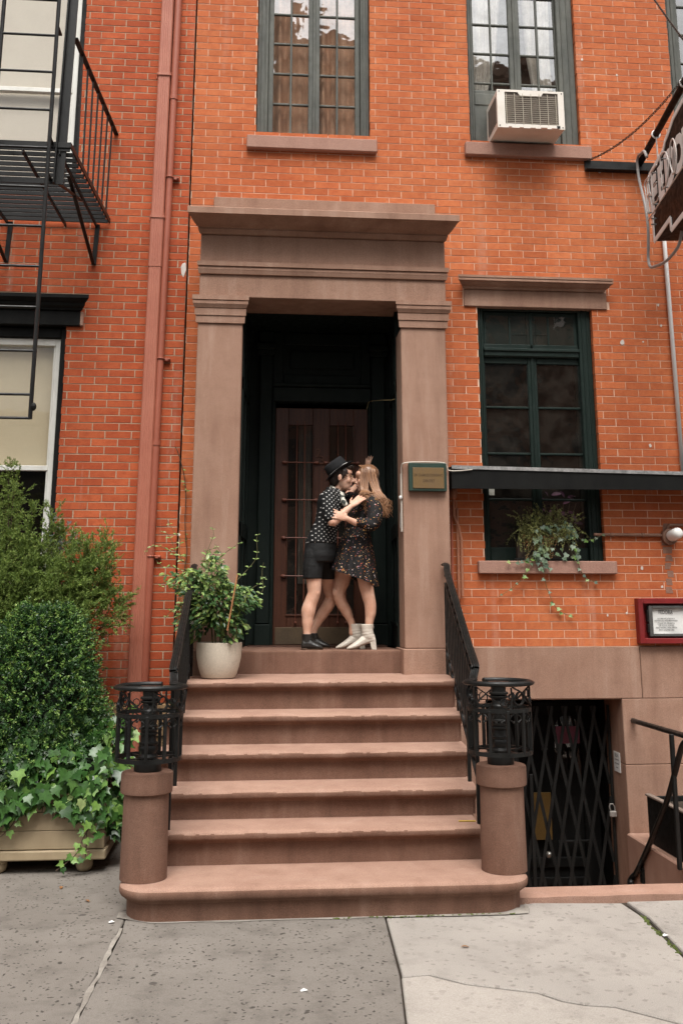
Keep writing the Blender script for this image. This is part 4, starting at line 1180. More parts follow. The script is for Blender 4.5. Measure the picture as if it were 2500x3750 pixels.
# ------------------------------------------------------------------ air conditioner
MAT['ac_white'] = m_plain('aged_white_enamel', (0.74,0.69,0.62), (0.66,0.59,0.51), 5, 0.5, 0.05, 60, 0.4, fine=0.05)
MAT['ac_dark'] = m_plain('condenser_fins', (0.14,0.11,0.09), (0.09,0.07,0.055), 14, 0.7, 0.2, 200)
MAT['rust'] = m_plain('rust', (0.22,0.085,0.035), (0.12,0.05,0.03), 20, 0.9, 0.4, 90)
ac = thing('air_conditioner', 'aged white box air conditioner jutting from the upper window', 'air conditioner', (1.87, -0.1, 5.96))
tl = lambda y: 0.045*(y+0.35)      # tips slightly outwards
def acbox(mb, x0, x1, y0, y1, z0, z1):
    mb.hexa([(x0,y0,z0+tl(y0)),(x1,y0,z0+tl(y0)),(x1,y1,z0+tl(y1)),(x0,y1,z0+tl(y1)),(x0,y0,z1+tl(y0)),(x1,y0,z1+tl(y0)),(x1,y1,z1+tl(y1)),(x0,y1,z1+tl(y1))])
AX0, AX1, AZ0, AZ1 = 1.560, 2.186, 5.962, 6.342
m = MB(); acbox(m, AX0+0.004, AX1-0.004, -0.335, 0.108, AZ0+0.004, AZ1-0.003); m.build('housing', MAT['ac_white'], ac)
m = MB()
for x0, x1, z0, z1 in ((AX0, AX0+0.072, AZ0, AZ1), (AX1-0.055, AX1, AZ0, AZ1), (AX0+0.072, AX1-0.055, AZ0, AZ0+0.040), (AX0+0.072, AX1-0.055, AZ1-0.022, AZ1)): acbox(m, x0, x1, -0.352, -0.3355, z0, z1)
m.prism([(1.755,-0.352,AZ1-0.022),(1.775,-0.352,AZ1-0.055),(1.975,-0.352,AZ1-0.055),(1.995,-0.352,AZ1-0.022)], (0,0.016,0))
m.build('face_frame', MAT['ac_white'], ac)
m = MB(); acbox(m, AX0+0.073, AX1-0.056, -0.340, -0.3365, AZ0+0.041, AZ1-0.023); m.build('condenser', MAT['ac_dark'], ac)
MAT['ac_wire'] = m_plain('grille_wire', (0.56,0.50,0.40), None, 6, 0.5, 0)
m = MB()
for i in range(14):
    z = AZ0 + 0.052 + i*0.0205; m.tube([(AX0+0.070,-0.349,z),(AX1-0.053,-0.349,z)], 0.0028, 4)
for i in range(7):
    x = AX0 + 0.085 + i*0.0775; m.tube([(x,-0.354,AZ0+0.035),(x,-0.354,AZ1-0.035)], 0.0032, 4)
m.build('grille', MAT['ac_wire'], ac)
m = MB()
for i in range(9): m.box(AX0-0.001, AX0+0.0035, -0.30+i*0.034, -0.28+i*0.034, AZ0+0.07, AZ1-0.05)
m.build('side_vent', MAT['ac_dark'], ac)
m = MB(); m.bev(AX1-0.075, AX1-0.045, -0.3565, -0.3525, AZ0+0.008, AZ0+0.034, 0.002); m.build('drain_plug', MAT['black_iron'], ac)
m = MB()
for i in range(5): m.bev(AX0+0.10+i*0.10, AX0+0.13+i*0.11, -0.353, -0.3512, AZ0+0.001, AZ0+0.006+0.006*random.random(), 0.0005)
m.build('rust_stain', MAT['rust'], ac)
m = MB()
for z in (AZ0+0.02, AZ1-0.02):
    for x in (AX0+0.02, AX1-0.02): m.ball((x,-0.353,z), 0.006, 6, 4)
m.build('screw', MAT['black_iron'], ac)

# ------------------------------------------------------------------ canopy over the basement entrance
cn = thing('canopy', 'flat black metal canopy over the basement entrance', 'canopy', (2.4, -0.5, 2.7))
cz = lambda x: 2.858 - 0.0155*(x-1.07)
m = MB(); m.hexa([(1.062,-0.285,cz(1.06)-0.028),(4.2,-0.285,cz(4.2)-0.028),(4.2,-0.006,cz(4.2)-0.010),(1.055,-0.006,cz(1.06)-0.010),(1.062,-0.285,cz(1.06)-0.008),(4.2,-0.285,cz(4.2)-0.008),(4.2,-0.006,cz(4.2)+0.010),(1.055,-0.006,cz(1.06)+0.010)])
m.build('roof_sheet', MAT['black_wood'], cn)
MAT['worn_metal'] = m_plain('worn_grey_metal', (0.30,0.29,0.28), (0.15,0.145,0.14), 18, 0.45, 0.3, 60, 0.5, metal=0.3, fine=0.25, fscale=60)
m = MB(); m.hexa([(1.066,-0.312,cz(1.07)-0.030),(4.2,-0.312,cz(4.2)-0.030),(4.2,-0.302,cz(4.2)-0.030),(1.066,-0.302,cz(1.07)-0.030),(1.066,-0.309,cz(1.07)),(4.2,-0.309,cz(4.2)),(4.2,-0.2865,cz(4.2)),(1.066,-0.2865,cz(1.07))])
m.build('front_edge', MAT['worn_metal'], cn)
m = MB(); m.hexa([(1.064,-0.3015,2.662),(4.2,-0.3015,2.672),(4.2,-0.2855,2.672),(1.064,-0.2855,2.662),(1.064,-0.3015,cz(1.07)-0.031),(4.2,-0.3015,cz(4.2)-0.031),(4.2,-0.2855,cz(4.2)-0.031),(1.064,-0.2855,cz(1.07)-0.031)]); m.build('fascia', MAT['black_wood'], cn)
m = MB(); m.hexa([(1.064,-0.284,2.664),(1.076,-0.284,2.664),(1.076,-0.006,2.664),(1.064,-0.006,2.664),(1.064,-0.284,cz(1.07)-0.030),(1.076,-0.284,cz(1.07)-0.030),(1.076,-0.006,cz(1.07)-0.012),(1.064,-0.006,cz(1.07)-0.012)]); m.build('end_board', MAT['black_wood'], cn)
for x in (1.5, 2.2, 2.9, 3.6):
    m = MB(); m.bar((x,-0.01,2.76),(x,-0.284,2.75),0.03,0.05); m.build('rib', MAT['black_wood'], cn)
# service pipes between the pilaster and the window
MAT['copper_paint'] = m_plain('painted_conduit', (0.40,0.175,0.10), (0.30,0.12,0.07), 6, 0.5, 0.15, 40)
cd = thing('conduit', 'terracotta-painted service conduits beside the right pilaster', 'conduit', (1.15, -0.04, 2.0))
m = MB(); m.tube([(1.125,-0.05,2.66),(1.128,-0.05,2.45),(1.165,-0.05,2.36),(1.186,-0.05,2.25),(1.184,-0.05,1.78)], 0.012, 8); m.build('pipe', MAT['copper_paint'], cd)
m = MB(); m.tube([(1.158,-0.04,2.52),(1.156,-0.04,1.76)], 0.012, 8); m.build('pipe', MAT['copper_paint'], cd)
m = MB(); m.tube([(1.110,-0.03,2.55),(1.106,-0.03,1.86)], 0.010, 8); m.build('pipe', MAT['pipe_dark'], cd)
m = MB(); m.lathe([(0.016,-0.02),(0.030,0.0),(0.036,0.04),(0.026,0.08),(0.01,0.09)], (1.125,-0.06,2.62), 12); m.build('weather_head', MAT['copper_paint'], cd, smooth=True)
# wall lamp with its pipe
lp = thing('wall_lamp', 'white jar wall lamp on a brown box under the canopy', 'lamp', (3.02, -0.1, 2.3))
MAT['lamp_glass'] = m_plain('white_lamp_glass', (0.82,0.80,0.76), None, 3, 0.25, 0, fine=0.02)
MAT['pipe_brown'] = m_plain('brown_pipe', (0.20,0.10,0.065), (0.13,0.07,0.045), 9, 0.55, 0.2, 50)
m = MB(); m.tube([(2.36,-0.030,2.305),(3.0,-0.030,2.300)], 0.013, 10); m.build('pipe', MAT['pipe_brown'], lp)
for x in (2.52, 2.80):
    m = MB(); m.tube([(x-0.012,-0.03,2.303),(x+0.012,-0.03,2.303)], 0.019, 10); m.build('pipe_clip', MAT['pipe_brown'], lp)
m = MB(); m.lathe([(0.072,0.0),(0.074,0.01),(0.070,0.05),(0.055,0.056)], (0,0,0), 20)
o = m.build('lamp_box', MAT['pipe_brown'], lp, smooth='auto'); o.data.transform(Matrix.Translation((3.035,-0.004,2.290)) @ Matrix.Rotation(R_(90),4,'X'))
m = MB(); m.lathe([(0.046,0.0),(0.050,0.01),(0.050,0.10),(0.046,0.125),(0.032,0.142),(0.01,0.147)], (0,0,0), 20)
o = m.build('lamp_jar', MAT['lamp_glass'], lp, smooth=True); o.data.transform(Matrix.Translation((3.040,-0.060,2.292)) @ Matrix.Rotation(R_(80),4,'X') @ Matrix.Rotation(R_(6),4,'Y'))
m = MB(); m.tube(spline([(3.02,-0.04,2.36),(3.03,-0.05,2.385),(3.06,-0.05,2.39),(3.3,-0.04,2.39)]), 0.014, 8); m.build('pipe', MAT['pipe_brown'], lp)
# rough mortar patches where an old pipe ran
MAT['patch'] = m_plain('rough_patch', (0.30,0.165,0.115), (0.22,0.115,0.08), 14, 0.95, 0.7, 60)
for i in range(9):
    z = 1.80 + i*0.0682; w = random.uniform(0.045, 0.075); m = MB(); x = 3.02 + random.uniform(-.01,.01)
    poly = [(x-w/2+random.uniform(-.01,.01), -0.0055, z+0.006), (x+w/2+random.uniform(-.01,.01), -0.0055, z+0.006), (x+w/2+random.uniform(-.012,.012), -0.0055, z+0.062), (x-w/2+random.uniform(-.012,.012), -0.0055, z+0.062)]
    m.prism(poly, (0,0.005,0)); m.build('mortar_patch', MAT['patch'], wall)
MAT['filler_white'] = m_plain('white_filler', (0.68,0.62,0.56), None, 9, 0.9, 0.3, 60)
for x, z, r in ((2.735,4.05,0.020),(3.10,4.42,0.011),(3.11,4.22,0.011),(2.93,3.10,0.013),(2.93,4.06,0.008),(1.18,1.66,0.012),(2.95,1.86,0.010),(2.78,2.02,0.014),(2.62,5.73,0.016),(2.51,6.9,0.012),(2.85,6.75,0.010),(2.45,1.62,0.008),(2.62,1.64,0.010)):
    m = MB(); n = 9; poly = [(x + r*random.uniform(0.6,1.2)*math.cos(2*math.pi*k/n), -0.006, z + r*random.uniform(0.7,1.6)*math.sin(2*math.pi*k/n)) for k in range(n)]
    m.prism(poly, (0,0.0055,0)); m.build('filler_spot', MAT['filler_white'], wall)
m = MB(); m.prism([(-1.262,-0.0215,4.68),(-1.235,-0.0215,4.69),(-1.228,-0.0215,4.62),(-1.250,-0.0215,4.55),(-1.268,-0.0215,4.58),(-1.275,-0.0215,4.65)], (0,0.004,0)); m.build('filler_spot', MAT['filler_white'], nw)
# red menu case
mc = thing('menu_case', 'red wooden case on the wall holding a framed white notice', 'notice case', (3.05, -0.06, 1.39))
MAT['red_paint'] = m_paint('red_paint', (0.21,0.012,0.012), (0.15,0.010,0.010), 0.5, 0.12)
m = MB(); X0, X1, Z0, Z1 = 2.694, 3.52, 1.385, 1.762
m.bev(X0, X0+0.045, -0.085, 0.0, Z0, Z1, 0.004); m.bev(X1-0.045, X1, -0.085, 0.0, Z0, Z1, 0.004)
m.bev(X0+0.045, X1-0.045, -0.085, 0.0, Z1-0.045, Z1, 0.004); m.bev(X0+0.045, X1-0.045, -0.085, 0.0, Z0, Z0+0.045, 0.004); m.box(X0+0.044, X1-0.044, -0.02, -0.004, Z0+0.044, Z1-0.044)
m.build('case', MAT['red_paint'], mc)
m = MB(); MAT['grey_frame'] = m_plain('grey_metal_frame', (0.12,0.115,0.11), None, 6, 0.5, 0.1, 50, metal=0.3)
a0, a1, b0, b1 = 2.790, 3.40, 1.445, 1.700
for q in ((a0,a0+0.032,b0,b1),(a1-0.032,a1,b0,b1),(a0+0.032,a1-0.032,b1-0.022,b1),(a0+0.032,a1-0.032,b0,b0+0.022)): m.bev(q[0],q[1],-0.072,-0.021,q[2],q[3],0.003)
m.build('inner_frame', MAT['grey_frame'], mc)
m = MB(); m.bev(a0-0.014, a0-0.001, -0.068, -0.022, b0+0.03, b0+0.10, 0.003); m.bev(a0-0.014, a0-0.001, -0.068, -0.022, b0+0.12, b0+0.22, 0.003); m.build('hinge', MAT['black_iron'], mc)
m = MB(); N = 12
vs = [(a0+0.030 + (a1-a0-0.06)*i/N, -0.045 - 0.004*math.sin(i*1.1+j*2), b0+0.021 + (b1-b0-0.042)*j/4) for j in range(5) for i in range(N+1)]
m.add(vs, [(j*(N+1)+i, j*(N+1)+i+1, (j+1)*(N+1)+i+1, (j+1)*(N+1)+i) for j in range(4) for i in range(N)])
MAT['paper'] = m_plain('white_paper', (0.78,0.77,0.74), None, 3, 0.7, 0, fine=0.02)
m.build('notice_paper', MAT['paper'], mc, smooth=True)
MAT['ink'] = m_plain('grey_ink', (0.10,0.10,0.10), None, 3, 0.8, 0)
xc = 2.945
put_text('FEDORA', 0.046, MAT['ink'], (xc,-0.0505,1.645), mc, sx=0.72, depth=0.0003)
for i, (tx, sz) in enumerate((('WE ARE LOCATED IN A', 0.016), ('RESIDENTIAL NEIGHBORHOOD', 0.016), ('PLEASE BE MINDFUL', 0.019), ('OF YOUR VOICES', 0.019), ('AND RESPECTFUL WITH', 0.019), ('ANY CIGARETTES', 0.019), ('Thank you', 0.016))):
    put_text(tx, sz, MAT['ink'], (xc, -0.0505, 1.592 - (0.017*i if i < 2 else 0.038 + 0.0185*(i-2) if i < 6 else 0.128)), mc, sx=0.9, depth=0.0003)
# dentist's plaque on the right pilaster
pq = thing('brass_plaque', 'engraved brass dentist plate on a dark green board, on the pilaster', 'plaque', (0.85, -0.32, 2.62))
MAT['board_green'] = m_paint('green_board', (0.020,0.045,0.032), (0.012,0.028,0.02), 0.5, 0.25)
MAT['brass'] = m_plain('brass_plate', (0.27,0.17,0.07), (0.24,0.165,0.10), 7, 0.38, 0.08, 60, 0.5, metal=0.55)
m = MB(); m.bev(0.693, 1.012, -0.350, -0.3015, 2.632, 2.868, 0.005); m.build('board', MAT['board_green'], pq)
m = MB(); m.bev(0.726, 0.988, -0.356, -0.3505, 2.655, 2.828, 0.001); m.build('plate', MAT['brass'], pq)
MAT['engrave'] = m_plain('engraved_black', (0.05,0.03,0.02), None, 3, 0.7, 0)
put_text('DR CHARLES DONSAVO', 0.032, MAT['engrave'], (0.857,-0.3568,2.763), pq, sx=0.70, depth=0.0004)
put_text('DENTIST', 0.032, MAT['engrave'], (0.860,-0.3568,2.715), pq, sx=0.78, depth=0.0004)
m = MB()
for x in (0.736, 0.978):
    for z in (2.663, 2.820): m.ball((x,-0.3565,z), 0.004, 6, 4)
m.build('screw', MAT['brass'], pq)
# white cable over the plaque and along the canopy
MAT['wire_white'] = m_plain('white_cable', (0.66,0.60,0.52), None, 5, 0.5, 0)
wc = MB(); wc.tube(spline([(0.640,-0.29,2.78),(0.637,-0.31,2.835),(0.662,-0.335,2.868),(0.83,-0.340,2.878),(0.990,-0.335,2.872),(1.018,-0.33,2.845),(1.030,-0.325,2.815),(1.07,-0.318,2.808),(1.15,-0.316,2.812),(1.24,-0.316,2.822)]), 0.0045, 6)
wc.build('cable', MAT['wire_white'], None, label='white cable looped over the brass plaque to the canopy', category='cable')
wc = MB(); wc.tube(spline([(0.466,0.72,3.535),(0.494,0.72,3.605),(0.556,0.50,3.575),(0.640,0.12,3.505),(0.655,-0.02,3.52)]), 0.004, 6)
wc.build('cable', m_plain('yellowed_cable', (0.42,0.32,0.16), None, 5, 0.5, 0), None, label='loose yellowed cable across the top of the doorway', category='cable')
# door bell strip on the inner side of the right pilaster
bs = thing('bell_strip', 'narrow white bell strip on the inner edge of the right pilaster', 'door bell', (0.64, -0.2, 2.4))
m = MB(); m.bev(0.636, 0.6495, -0.265, -0.235, 2.30, 2.79, 0.003); m.build('strip', MAT['wire_white'], bs)
m = MB(); m.ball((0.634,-0.27,2.585), (0.016,0.016,0.018), 8, 6); m.build('button', MAT['lamp_glass'], bs)
m = MB(); m.add([(0.632,-0.262,2.46),(0.632,-0.245,2.46),(0.628,-0.25,2.33),(0.630,-0.258,2.34)], [(0,1,2,3)]); m.build('tag', MAT['paper'], bs)

# ------------------------------------------------------------------ hanging sign with its gear
a_ = R_(7.6); E1 = Vector((-math.sin(a_), -math.cos(a_), 0)); SO = Vector((2.913, -0.45, 0)); SN = E1.cross(Vector((0,0,1)))
sg = lambda s, z, o=0.0: SO + E1*s + Vector((0,0,z)) + SN*o       # o > 0 stands off the visible face
sign = thing('hanging_sign', 'black cabinet sign with white border and unlit neon letters, hung out from the wall', 'sign', sg(0.6, 4.77))
OUT = [(0.0,4.867),(0.009,5.069),(-0.058,5.440),(-0.012,5.500),(0.38,5.514),(0.455,5.520),(0.530,5.571),(0.655,5.598),(0.785,5.643),(1.05,5.655),(1.32,5.643),(1.36,5.58),(1.36,4.771),(0.509,4.771),(0.510,4.876)]
MAT['sign_black'] = m_paint('sign_black_paint', (0.007,0.005,0.004), (0.004,0.003,0.003), 0.5, 0.03, 0.15)
MAT['sign_white'] = m_paint('sign_white_paint', (0.80,0.78,0.76), (0.72,0.70,0.67), 0.5, 0.0)
m = MB(); m.prism([sg(s, z) for s, z in OUT], -SN*0.30); m.build('cabinet', MAT['sign_black'], sign)
m = MB(); P = OUT + [OUT[0]]
for (s0, z0), (s1, z1) in zip(P[:-1], P[1:]): m.bar(sg(s0, z0, 0.002), sg(s1, z1, 0.002), 0.010, 0.044, SN.cross((sg(s1,z1)-sg(s0,z0)).normalized()), 0.002)
m.build('border', MAT['sign_white'], sign)
X_ = E1; Rm = Matrix((( X_.x, 0, SN.x),( X_.y, 0, SN.y),(0, 1, 0))).to_4x4()
def sign_text(txt, size, s, z, sx, mat, o, bold=0.0):
    me = text_mesh(txt, size, mat, 'lettering', 0.001, 1.0, 0.022)
    me.transform(Matrix.Translation(sg(s, z, o)) @ Rm @ Matrix.Diagonal((sx,1,1,1)))
    return link('lettering', me, sign)
for ch, s, z, size, sx in (('F',0.10,5.255,0.46,0.85),('E',0.32,5.265,0.42,0.8),('D',0.60,5.285,0.42,1.0),('O',0.84,5.285,0.40,1.0),('R',1.07,5.275,0.40,0.9),('A',1.26,5.265,0.40,0.8)):
    sign_text(ch, size, s, z, sx, MAT['sign_white'], 0.003)
tnt = NT('neon_glass'); MAT['neon'] = tnt.finish((0.62,0.56,0.52), 0.15, None, 0.6)
def neon(pts): 
    m = MB(); m.tube(spline([sg(s, z, 0.045) for s, z in pts], 5), 0.0065, 7); m.build('neon_tube', MAT['neon'], sign, smooth=True)
neon([(0.02,5.12),(0.005,5.20),(-0.01,5.34),(-0.03,5.42),(0.03,5.44),(0.11,5.43)])
neon([(0.06,5.10),(0.05,5.26),(0.13,5.27),(0.14,5.24)])
neon([(0.06,5.26),(0.05,5.39),(0.10,5.40)])
neon([(0.21,5.12),(0.20,5.40),(0.24,5.43),(0.38,5.42)])
neon([(0.24,5.28),(0.34,5.28)]); neon([(0.23,5.13),(0.32,5.115),(0.38,5.13)])
neon([(0.50,5.14),(0.49,5.40),(0.54,5.44),(0.66,5.40),(0.71,5.28),(0.65,5.16),(0.54,5.125)])
neon([(0.80,5.14),(0.75,5.28),(0.80,5.41),(0.88,5.41),(0.93,5.28),(0.88,5.14),(0.80,5.14)])
neon([(0.01,5.062),(0.45,5.068),(0.95,5.078),(1.30,5.08)])
for s, z in ((0.02,5.13),(0.05,5.27),(0.21,5.13),(0.22,5.42),(0.52,5.15),(0.52,5.41),(0.09,4.99),(0.10,5.04)):
    m = MB(); m.tube([sg(s,z,0.0), sg(s,z,0.045)], 0.006, 6); m.build('tube_support', MAT['worn_metal'], sign)
# pole, wall angle, hangers
TIP = Vector((2.781, -1.785, 5.857))
pl_ = MB(); pl_.tube([(3.012,-0.02,5.820), TIP + (TIP-Vector((3.012,-0.02,5.82)))*0.25], 0.030, 14)
gear = thing('sign_bracket', 'black steel wall angle and pole that carry the hanging sign', 'bracket', (3.0, -0.05, 5.78))
pl_.build('pole', MAT['sign_black'], gear, smooth='auto')
m = MB(); m.bev(2.472, 3.6, -0.014, -0.002, 5.722, 5.835, 0.002); m.bev(2.472, 3.6, -0.075, -0.0145, 5.722, 5.734, 0.002); m.build('wall_angle', MAT['black_iron'], gear)
for u in (0.32, 0.80):
    q = Vector((3.012,-0.02,5.820)).lerp(TIP, u); m = MB()
    m.tube([q + E1*0 + Vector((0.036*math.cos(b)*1.0, 0, 0.036*math.sin(b))) for b in np.linspace(0, 6.3, 14)], 0.008, 6); m.bar(q-Vector((0,0,0.03)), q-Vector((0,0,0.25)), 0.03, 0.006, SN); m.build('hanger', MAT['sign_white'], gear)
def chain(p0, p1, sag, label, link_len=0.034):
    t = thing('chain', label, 'chain', p0, group='sign chains')
    p0 = Vector(p0); p1 = Vector(p1); L = (p1-p0).length; n = int(L/(link_len*0.78)); 
    pos = lambda u: p0.lerp(p1, u) - Vector((0,0,sag*4*u*(1-u)))
    lm = {}
    for k in range(2):
        m = MB(); pts = []
        for i in range(12):
            b = 2*math.pi*i/12; pts.append((math.cos(b)*link_len/2*(1.0), math.sin(b)*0.0095, 0))
        if k: pts = [(x, 0, y) for x, y, _ in pts]
        m.tube(pts + [pts[0], pts[1]], 0.0032, 5, caps=False); lm[k] = m.mesh('link', MAT['rust_chain'])
    for i in range(n):
        u = (i+0.5)/n; d = (pos(min(1,u+0.01))-pos(max(0,u-0.01))).normalized()
        o = link('link', lm[i % 2], t, loc=pos(u)); o.rotation_euler = d.to_track_quat('X','Z').to_euler()
MAT['rust_chain'] = m_plain('rusty_chain', (0.075,0.045,0.032), (0.04,0.028,0.022), 30, 0.6, 0.2, 100, metal=0.3)
chain((2.490,-0.05,5.815), TIP, 0.13, 'rusty chain sagging from the wall angle to the sign pole')
chain((3.02,-0.35,7.55), TIP, 0.02, 'rusty chain running down from above to the sign pole')
gc = MB(); CB = [(-0.05,5.70),(-0.12,5.79),(-0.212,5.816),(-0.330,5.84),(-0.375,5.78),(-0.357,5.63),(-0.29,5.47),(-0.228,5.329),(-0.19,5.20),(-0.172,5.067),(-0.20,4.92),(-0.235,4.78),(-0.18,4.69),(-0.068,4.659),(0.10,4.63),(0.25,4.635),(0.40,4.67),(0.462,4.78)]
gc.tube(spline([sg(s, z, 0.0 - 0.12*max(0, (i-12)/6)) for i, (s, z) in enumerate(CB)], 6), 0.0135, 10)
gc.build('flexible_cable', m_plain('grey_flexible_conduit', (0.36,0.34,0.32), (0.28,0.26,0.25), 9, 0.45, 0.2, 90), None, smooth=True, label='looping grey flexible cable feeding the hanging sign', category='cable')
wp = MB(); wp.tube([(3.190,-0.03,5.60),(3.192,-0.03,4.95),(3.204,-0.03,2.76)], 0.019, 10)
wp.build('wall_conduit', MAT['sign_white'], None, smooth=True, label='white conduit pipe running straight down the brick wall', category='conduit')
m = MB()

# ------------------------------------------------------------------ folding gate, notice, rails and planter at the basement
gt = thing('folding_gate', 'black folding lattice gate closed across the basement entrance', 'gate', (1.95, 0.28, -1.1))
GX = np.linspace(1.36, 2.505, 10); gy = 0.28
for x in GX[::9]:
    m = MB(); m.bar((x, gy, -1.09), (x, gy, 0.86), 0.022, 0.022, (0,1,0)); m.build('gate_post', IR, gt)
m = MB(); m.bar((1.80, gy-0.01, -1.09), (1.80, gy-0.01, 0.30), 0.03, 0.02, (0,1,0)); m.build('gate_post', IR, gt)
step_x = GX[1]-GX[0]; hz = 0.62
for k in range(-3, 12):
    for z0 in (-1.08,):
        for sgn, dy in ((1, 0.0), (-1, 0.014)):
            xa = 1.36 + k*step_x if sgn > 0 else 1.36 + k*step_x
            xb = xa + sgn*step_x*(1.93/hz)
            pa = Vector((xa, gy+dy, -1.08)); pb = Vector((xb, gy+dy, 0.85))
            # clip to the gate width
            ts = [0, 1]
            for lim in (1.37, 2.495):
                if (pa.x-lim)*(pb.x-lim) < 0:
                    t = (lim-pa.x)/(pb.x-pa.x)
                    if (pa.x < 1.37 if lim == 1.37 else pa.x > 2.495): ts[0] = t
                    else: ts[1] = t
            qa = pa.lerp(pb, ts[0]); qb = pa.lerp(pb, ts[1])
            if max(qa.x,qb.x) < 1.37 or min(qa.x,qb.x) > 2.495 or (qb-qa).length < 0.1: continue
            if qa.x < 1.36 or qa.x > 2.51 or qb.x < 1.36 or qb.x > 2.51: continue
            m = MB(); m.bar(qa, qb, 0.027, 0.006, (0,1,0)); m.build('lattice_bar', IR, gt)
pk = thing('padlock', 'grey padlock hanging on the folding gate', 'padlock', (2.47, 0.25, 0.0))
MAT['steel'] = m_plain('padlock_steel', (0.42,0.39,0.36), None, 6, 0.4, 0.1, 60, metal=0.4)
m = MB(); m.bev(2.455, 2.515, 0.215, 0.245, -0.045, 0.005, 0.008); m.build('lock_body', MAT['steel'], pk)
m = MB(); m.tube([(2.465,0.23,0.0),(2.455,0.23,0.04),(2.462,0.23,0.06),(2.485,0.23,0.06),(2.50,0.23,0.04),(2.503,0.23,0.0)], 0.005, 6); m.build('shackle', MAT['steel'], pk)
nt = thing('wall_notice', 'small white printed notice on the basement door jamb', 'notice', (2.52, 0.15, 0.35))
m = MB(); m.box(2.522, 2.5262, 0.10, 0.245, 0.325, 0.485); m.build('sheet', MAT['paper'], nt)
nrot = (R_(90), 0, R_(-90))
for i, (tx, sz) in enumerate((('EDA',0.035),('PLEASE RING',0.016),('RESTAURANT',0.016),('UPSTAIRS',0.012))):
    put_text(tx, sz, MAT['ink'], (2.5215, 0.172, 0.455 - 0.032*i), nt, rot=nrot, depth=0.0003)
hr = thing('handrail', 'black iron handrail leading down to the basement', 'handrail', (2.45, -1.2, -0.12))
m = MB(); m.tube([(2.610,-0.02,0.760),(2.600,-0.10,0.762),(2.48,-1.30,0.800),(2.44,-1.62,0.81)], 0.020, 10); m.build('top_rail', IR, hr, smooth=True)
m = MB(); m.bar((2.452,-1.16,-0.12),(2.458,-1.16,0.79),0.03,0.03,(0,1,0)); m.build('post', IR, hr)
m = MB(); m.tube(spline([(2.43,-1.66,0.82),(2.44,-1.54,0.80),(2.45,-1.36,0.74),(2.462,-1.16,0.52),(2.474,-0.95,0.29),(2.480,-0.62,-0.02),(2.485,-0.26,-0.34),(2.480,-0.16,-0.41),(2.470,-0.115,-0.455),(2.455,-0.15,-0.475),(2.452,-0.185,-0.45)]), 0.021, 10); m.ball((2.455,-0.175,-0.452), 0.026, 10, 8); m.build('sloping_rail', IR, hr, smooth=True)
m = MB(); m.tube(spline([(2.48,-0.40,-0.22),(2.45,-0.38,-0.29),(2.47,-0.36,-0.33),(2.492,-0.34,-0.33)]), 0.010, 8); m.bev(2.478, 2.4985, -0.37, -0.31, -0.42, -0.30, 0.006); m.build('wall_bracket', IR, hr)
bp = thing('planter_box', 'weathered black planter box on the ledge beside the basement stairs', 'planter', (2.8, -0.6, -0.118))
m = MB(); x0, x1, y0, y1, zb, zt2 = 2.56, 3.3, -1.15, -0.35, -0.117, 0.225
for q in ((x0,x0+0.025,y0,y1),(x1-0.025,x1,y0,y1),(x0+0.025,x1-0.025,y0,y0+0.025),(x0+0.025,x1-0.025,y1-0.025,y1)): m.bev(q[0],q[1],q[2],q[3],zb,zt2,0.005)
m.build('box', MAT['black_wood'], bp)
m = MB(); m.box(x0+0.026,x1-0.026,y0+0.026,y1-0.026,zb+0.01,zt2-0.04); m.build('soil', MAT['earth'], bp)
for q in ((x0-0.01,x0+0.035,y0-0.01,y1+0.01),): 
    m = MB(); m.bev(q[0],q[1],q[2],q[3],zt2+0.001,zt2+0.018,0.004); m.build('rim', m_plain('bleached_wood', (0.26,0.20,0.16), (0.16,0.12,0.10), 12, 0.85, 0.5, 60), bp)
# a yellow stick left on a step, litter
m = MB(); m.tube([(0.722,-1.945,0.3895),(0.828,-1.955,0.3895)], 0.0045, 6); m.build('stick', m_plain('yellow_stick', (0.55,0.36,0.05), None, 5, 0.6, 0), None, label='thin yellow stick lying on the second step', category='stick')
# ------------------------------------------------------------------ planting
MAT['leaf_box'] = m_leaf('boxwood_leaf', (0.014,0.046,0.012), (0.030,0.082,0.020), (0.10,0.18,0.045), 0.35, trans=0.15)
MAT['leaf_juniper'] = m_leaf('juniper_leaf', (0.080,0.135,0.028), (0.18,0.26,0.054), (0.40,0.47,0.12), 0.6, trans=0.2)
MAT['leaf_blue'] = m_leaf('blue_juniper_leaf', (0.16,0.22,0.20), (0.24,0.31,0.28), (0.36,0.42,0.38), 0.6, trans=0.2)
MAT['leaf_ivy'] = m_leaf('ivy_leaf', (0.020,0.060,0.014), (0.046,0.115,0.024), (0.16,0.28,0.055), 0.30, trans=0.15)
MAT['leaf_ivy_pale'] = m_leaf('young_ivy_leaf', (0.10,0.22,0.050), (0.20,0.34,0.080), (0.40,0.50,0.20), 0.35, trans=0.25)
MAT['leaf_jas'] = m_leaf('jasmine_leaf', (0.022,0.062,0.022), (0.060,0.128,0.040), (0.30,0.40,0.090), 0.28, trans=0.15)
MAT['leaf_jas_pale'] = m_leaf('young_jasmine_leaf', (0.16,0.26,0.070), (0.26,0.36,0.11), (0.42,0.48,0.24), 0.35, trans=0.25)
MAT['leaf_herb'] = m_leaf('herb_leaf', (0.12,0.15,0.045), (0.26,0.28,0.085), (0.44,0.43,0.16), 0.55, trans=0.2)
MAT['leaf_dry'] = m_leaf('dry_leaf', (0.22,0.09,0.03), (0.30,0.14,0.05), (0.42,0.25,0.12), 0.7, trans=0.2)
MAT['leaf_purple'] = m_leaf('purple_leaf', (0.06,0.02,0.05), (0.12,0.045,0.09), (0.2,0.1,0.15), 0.5)
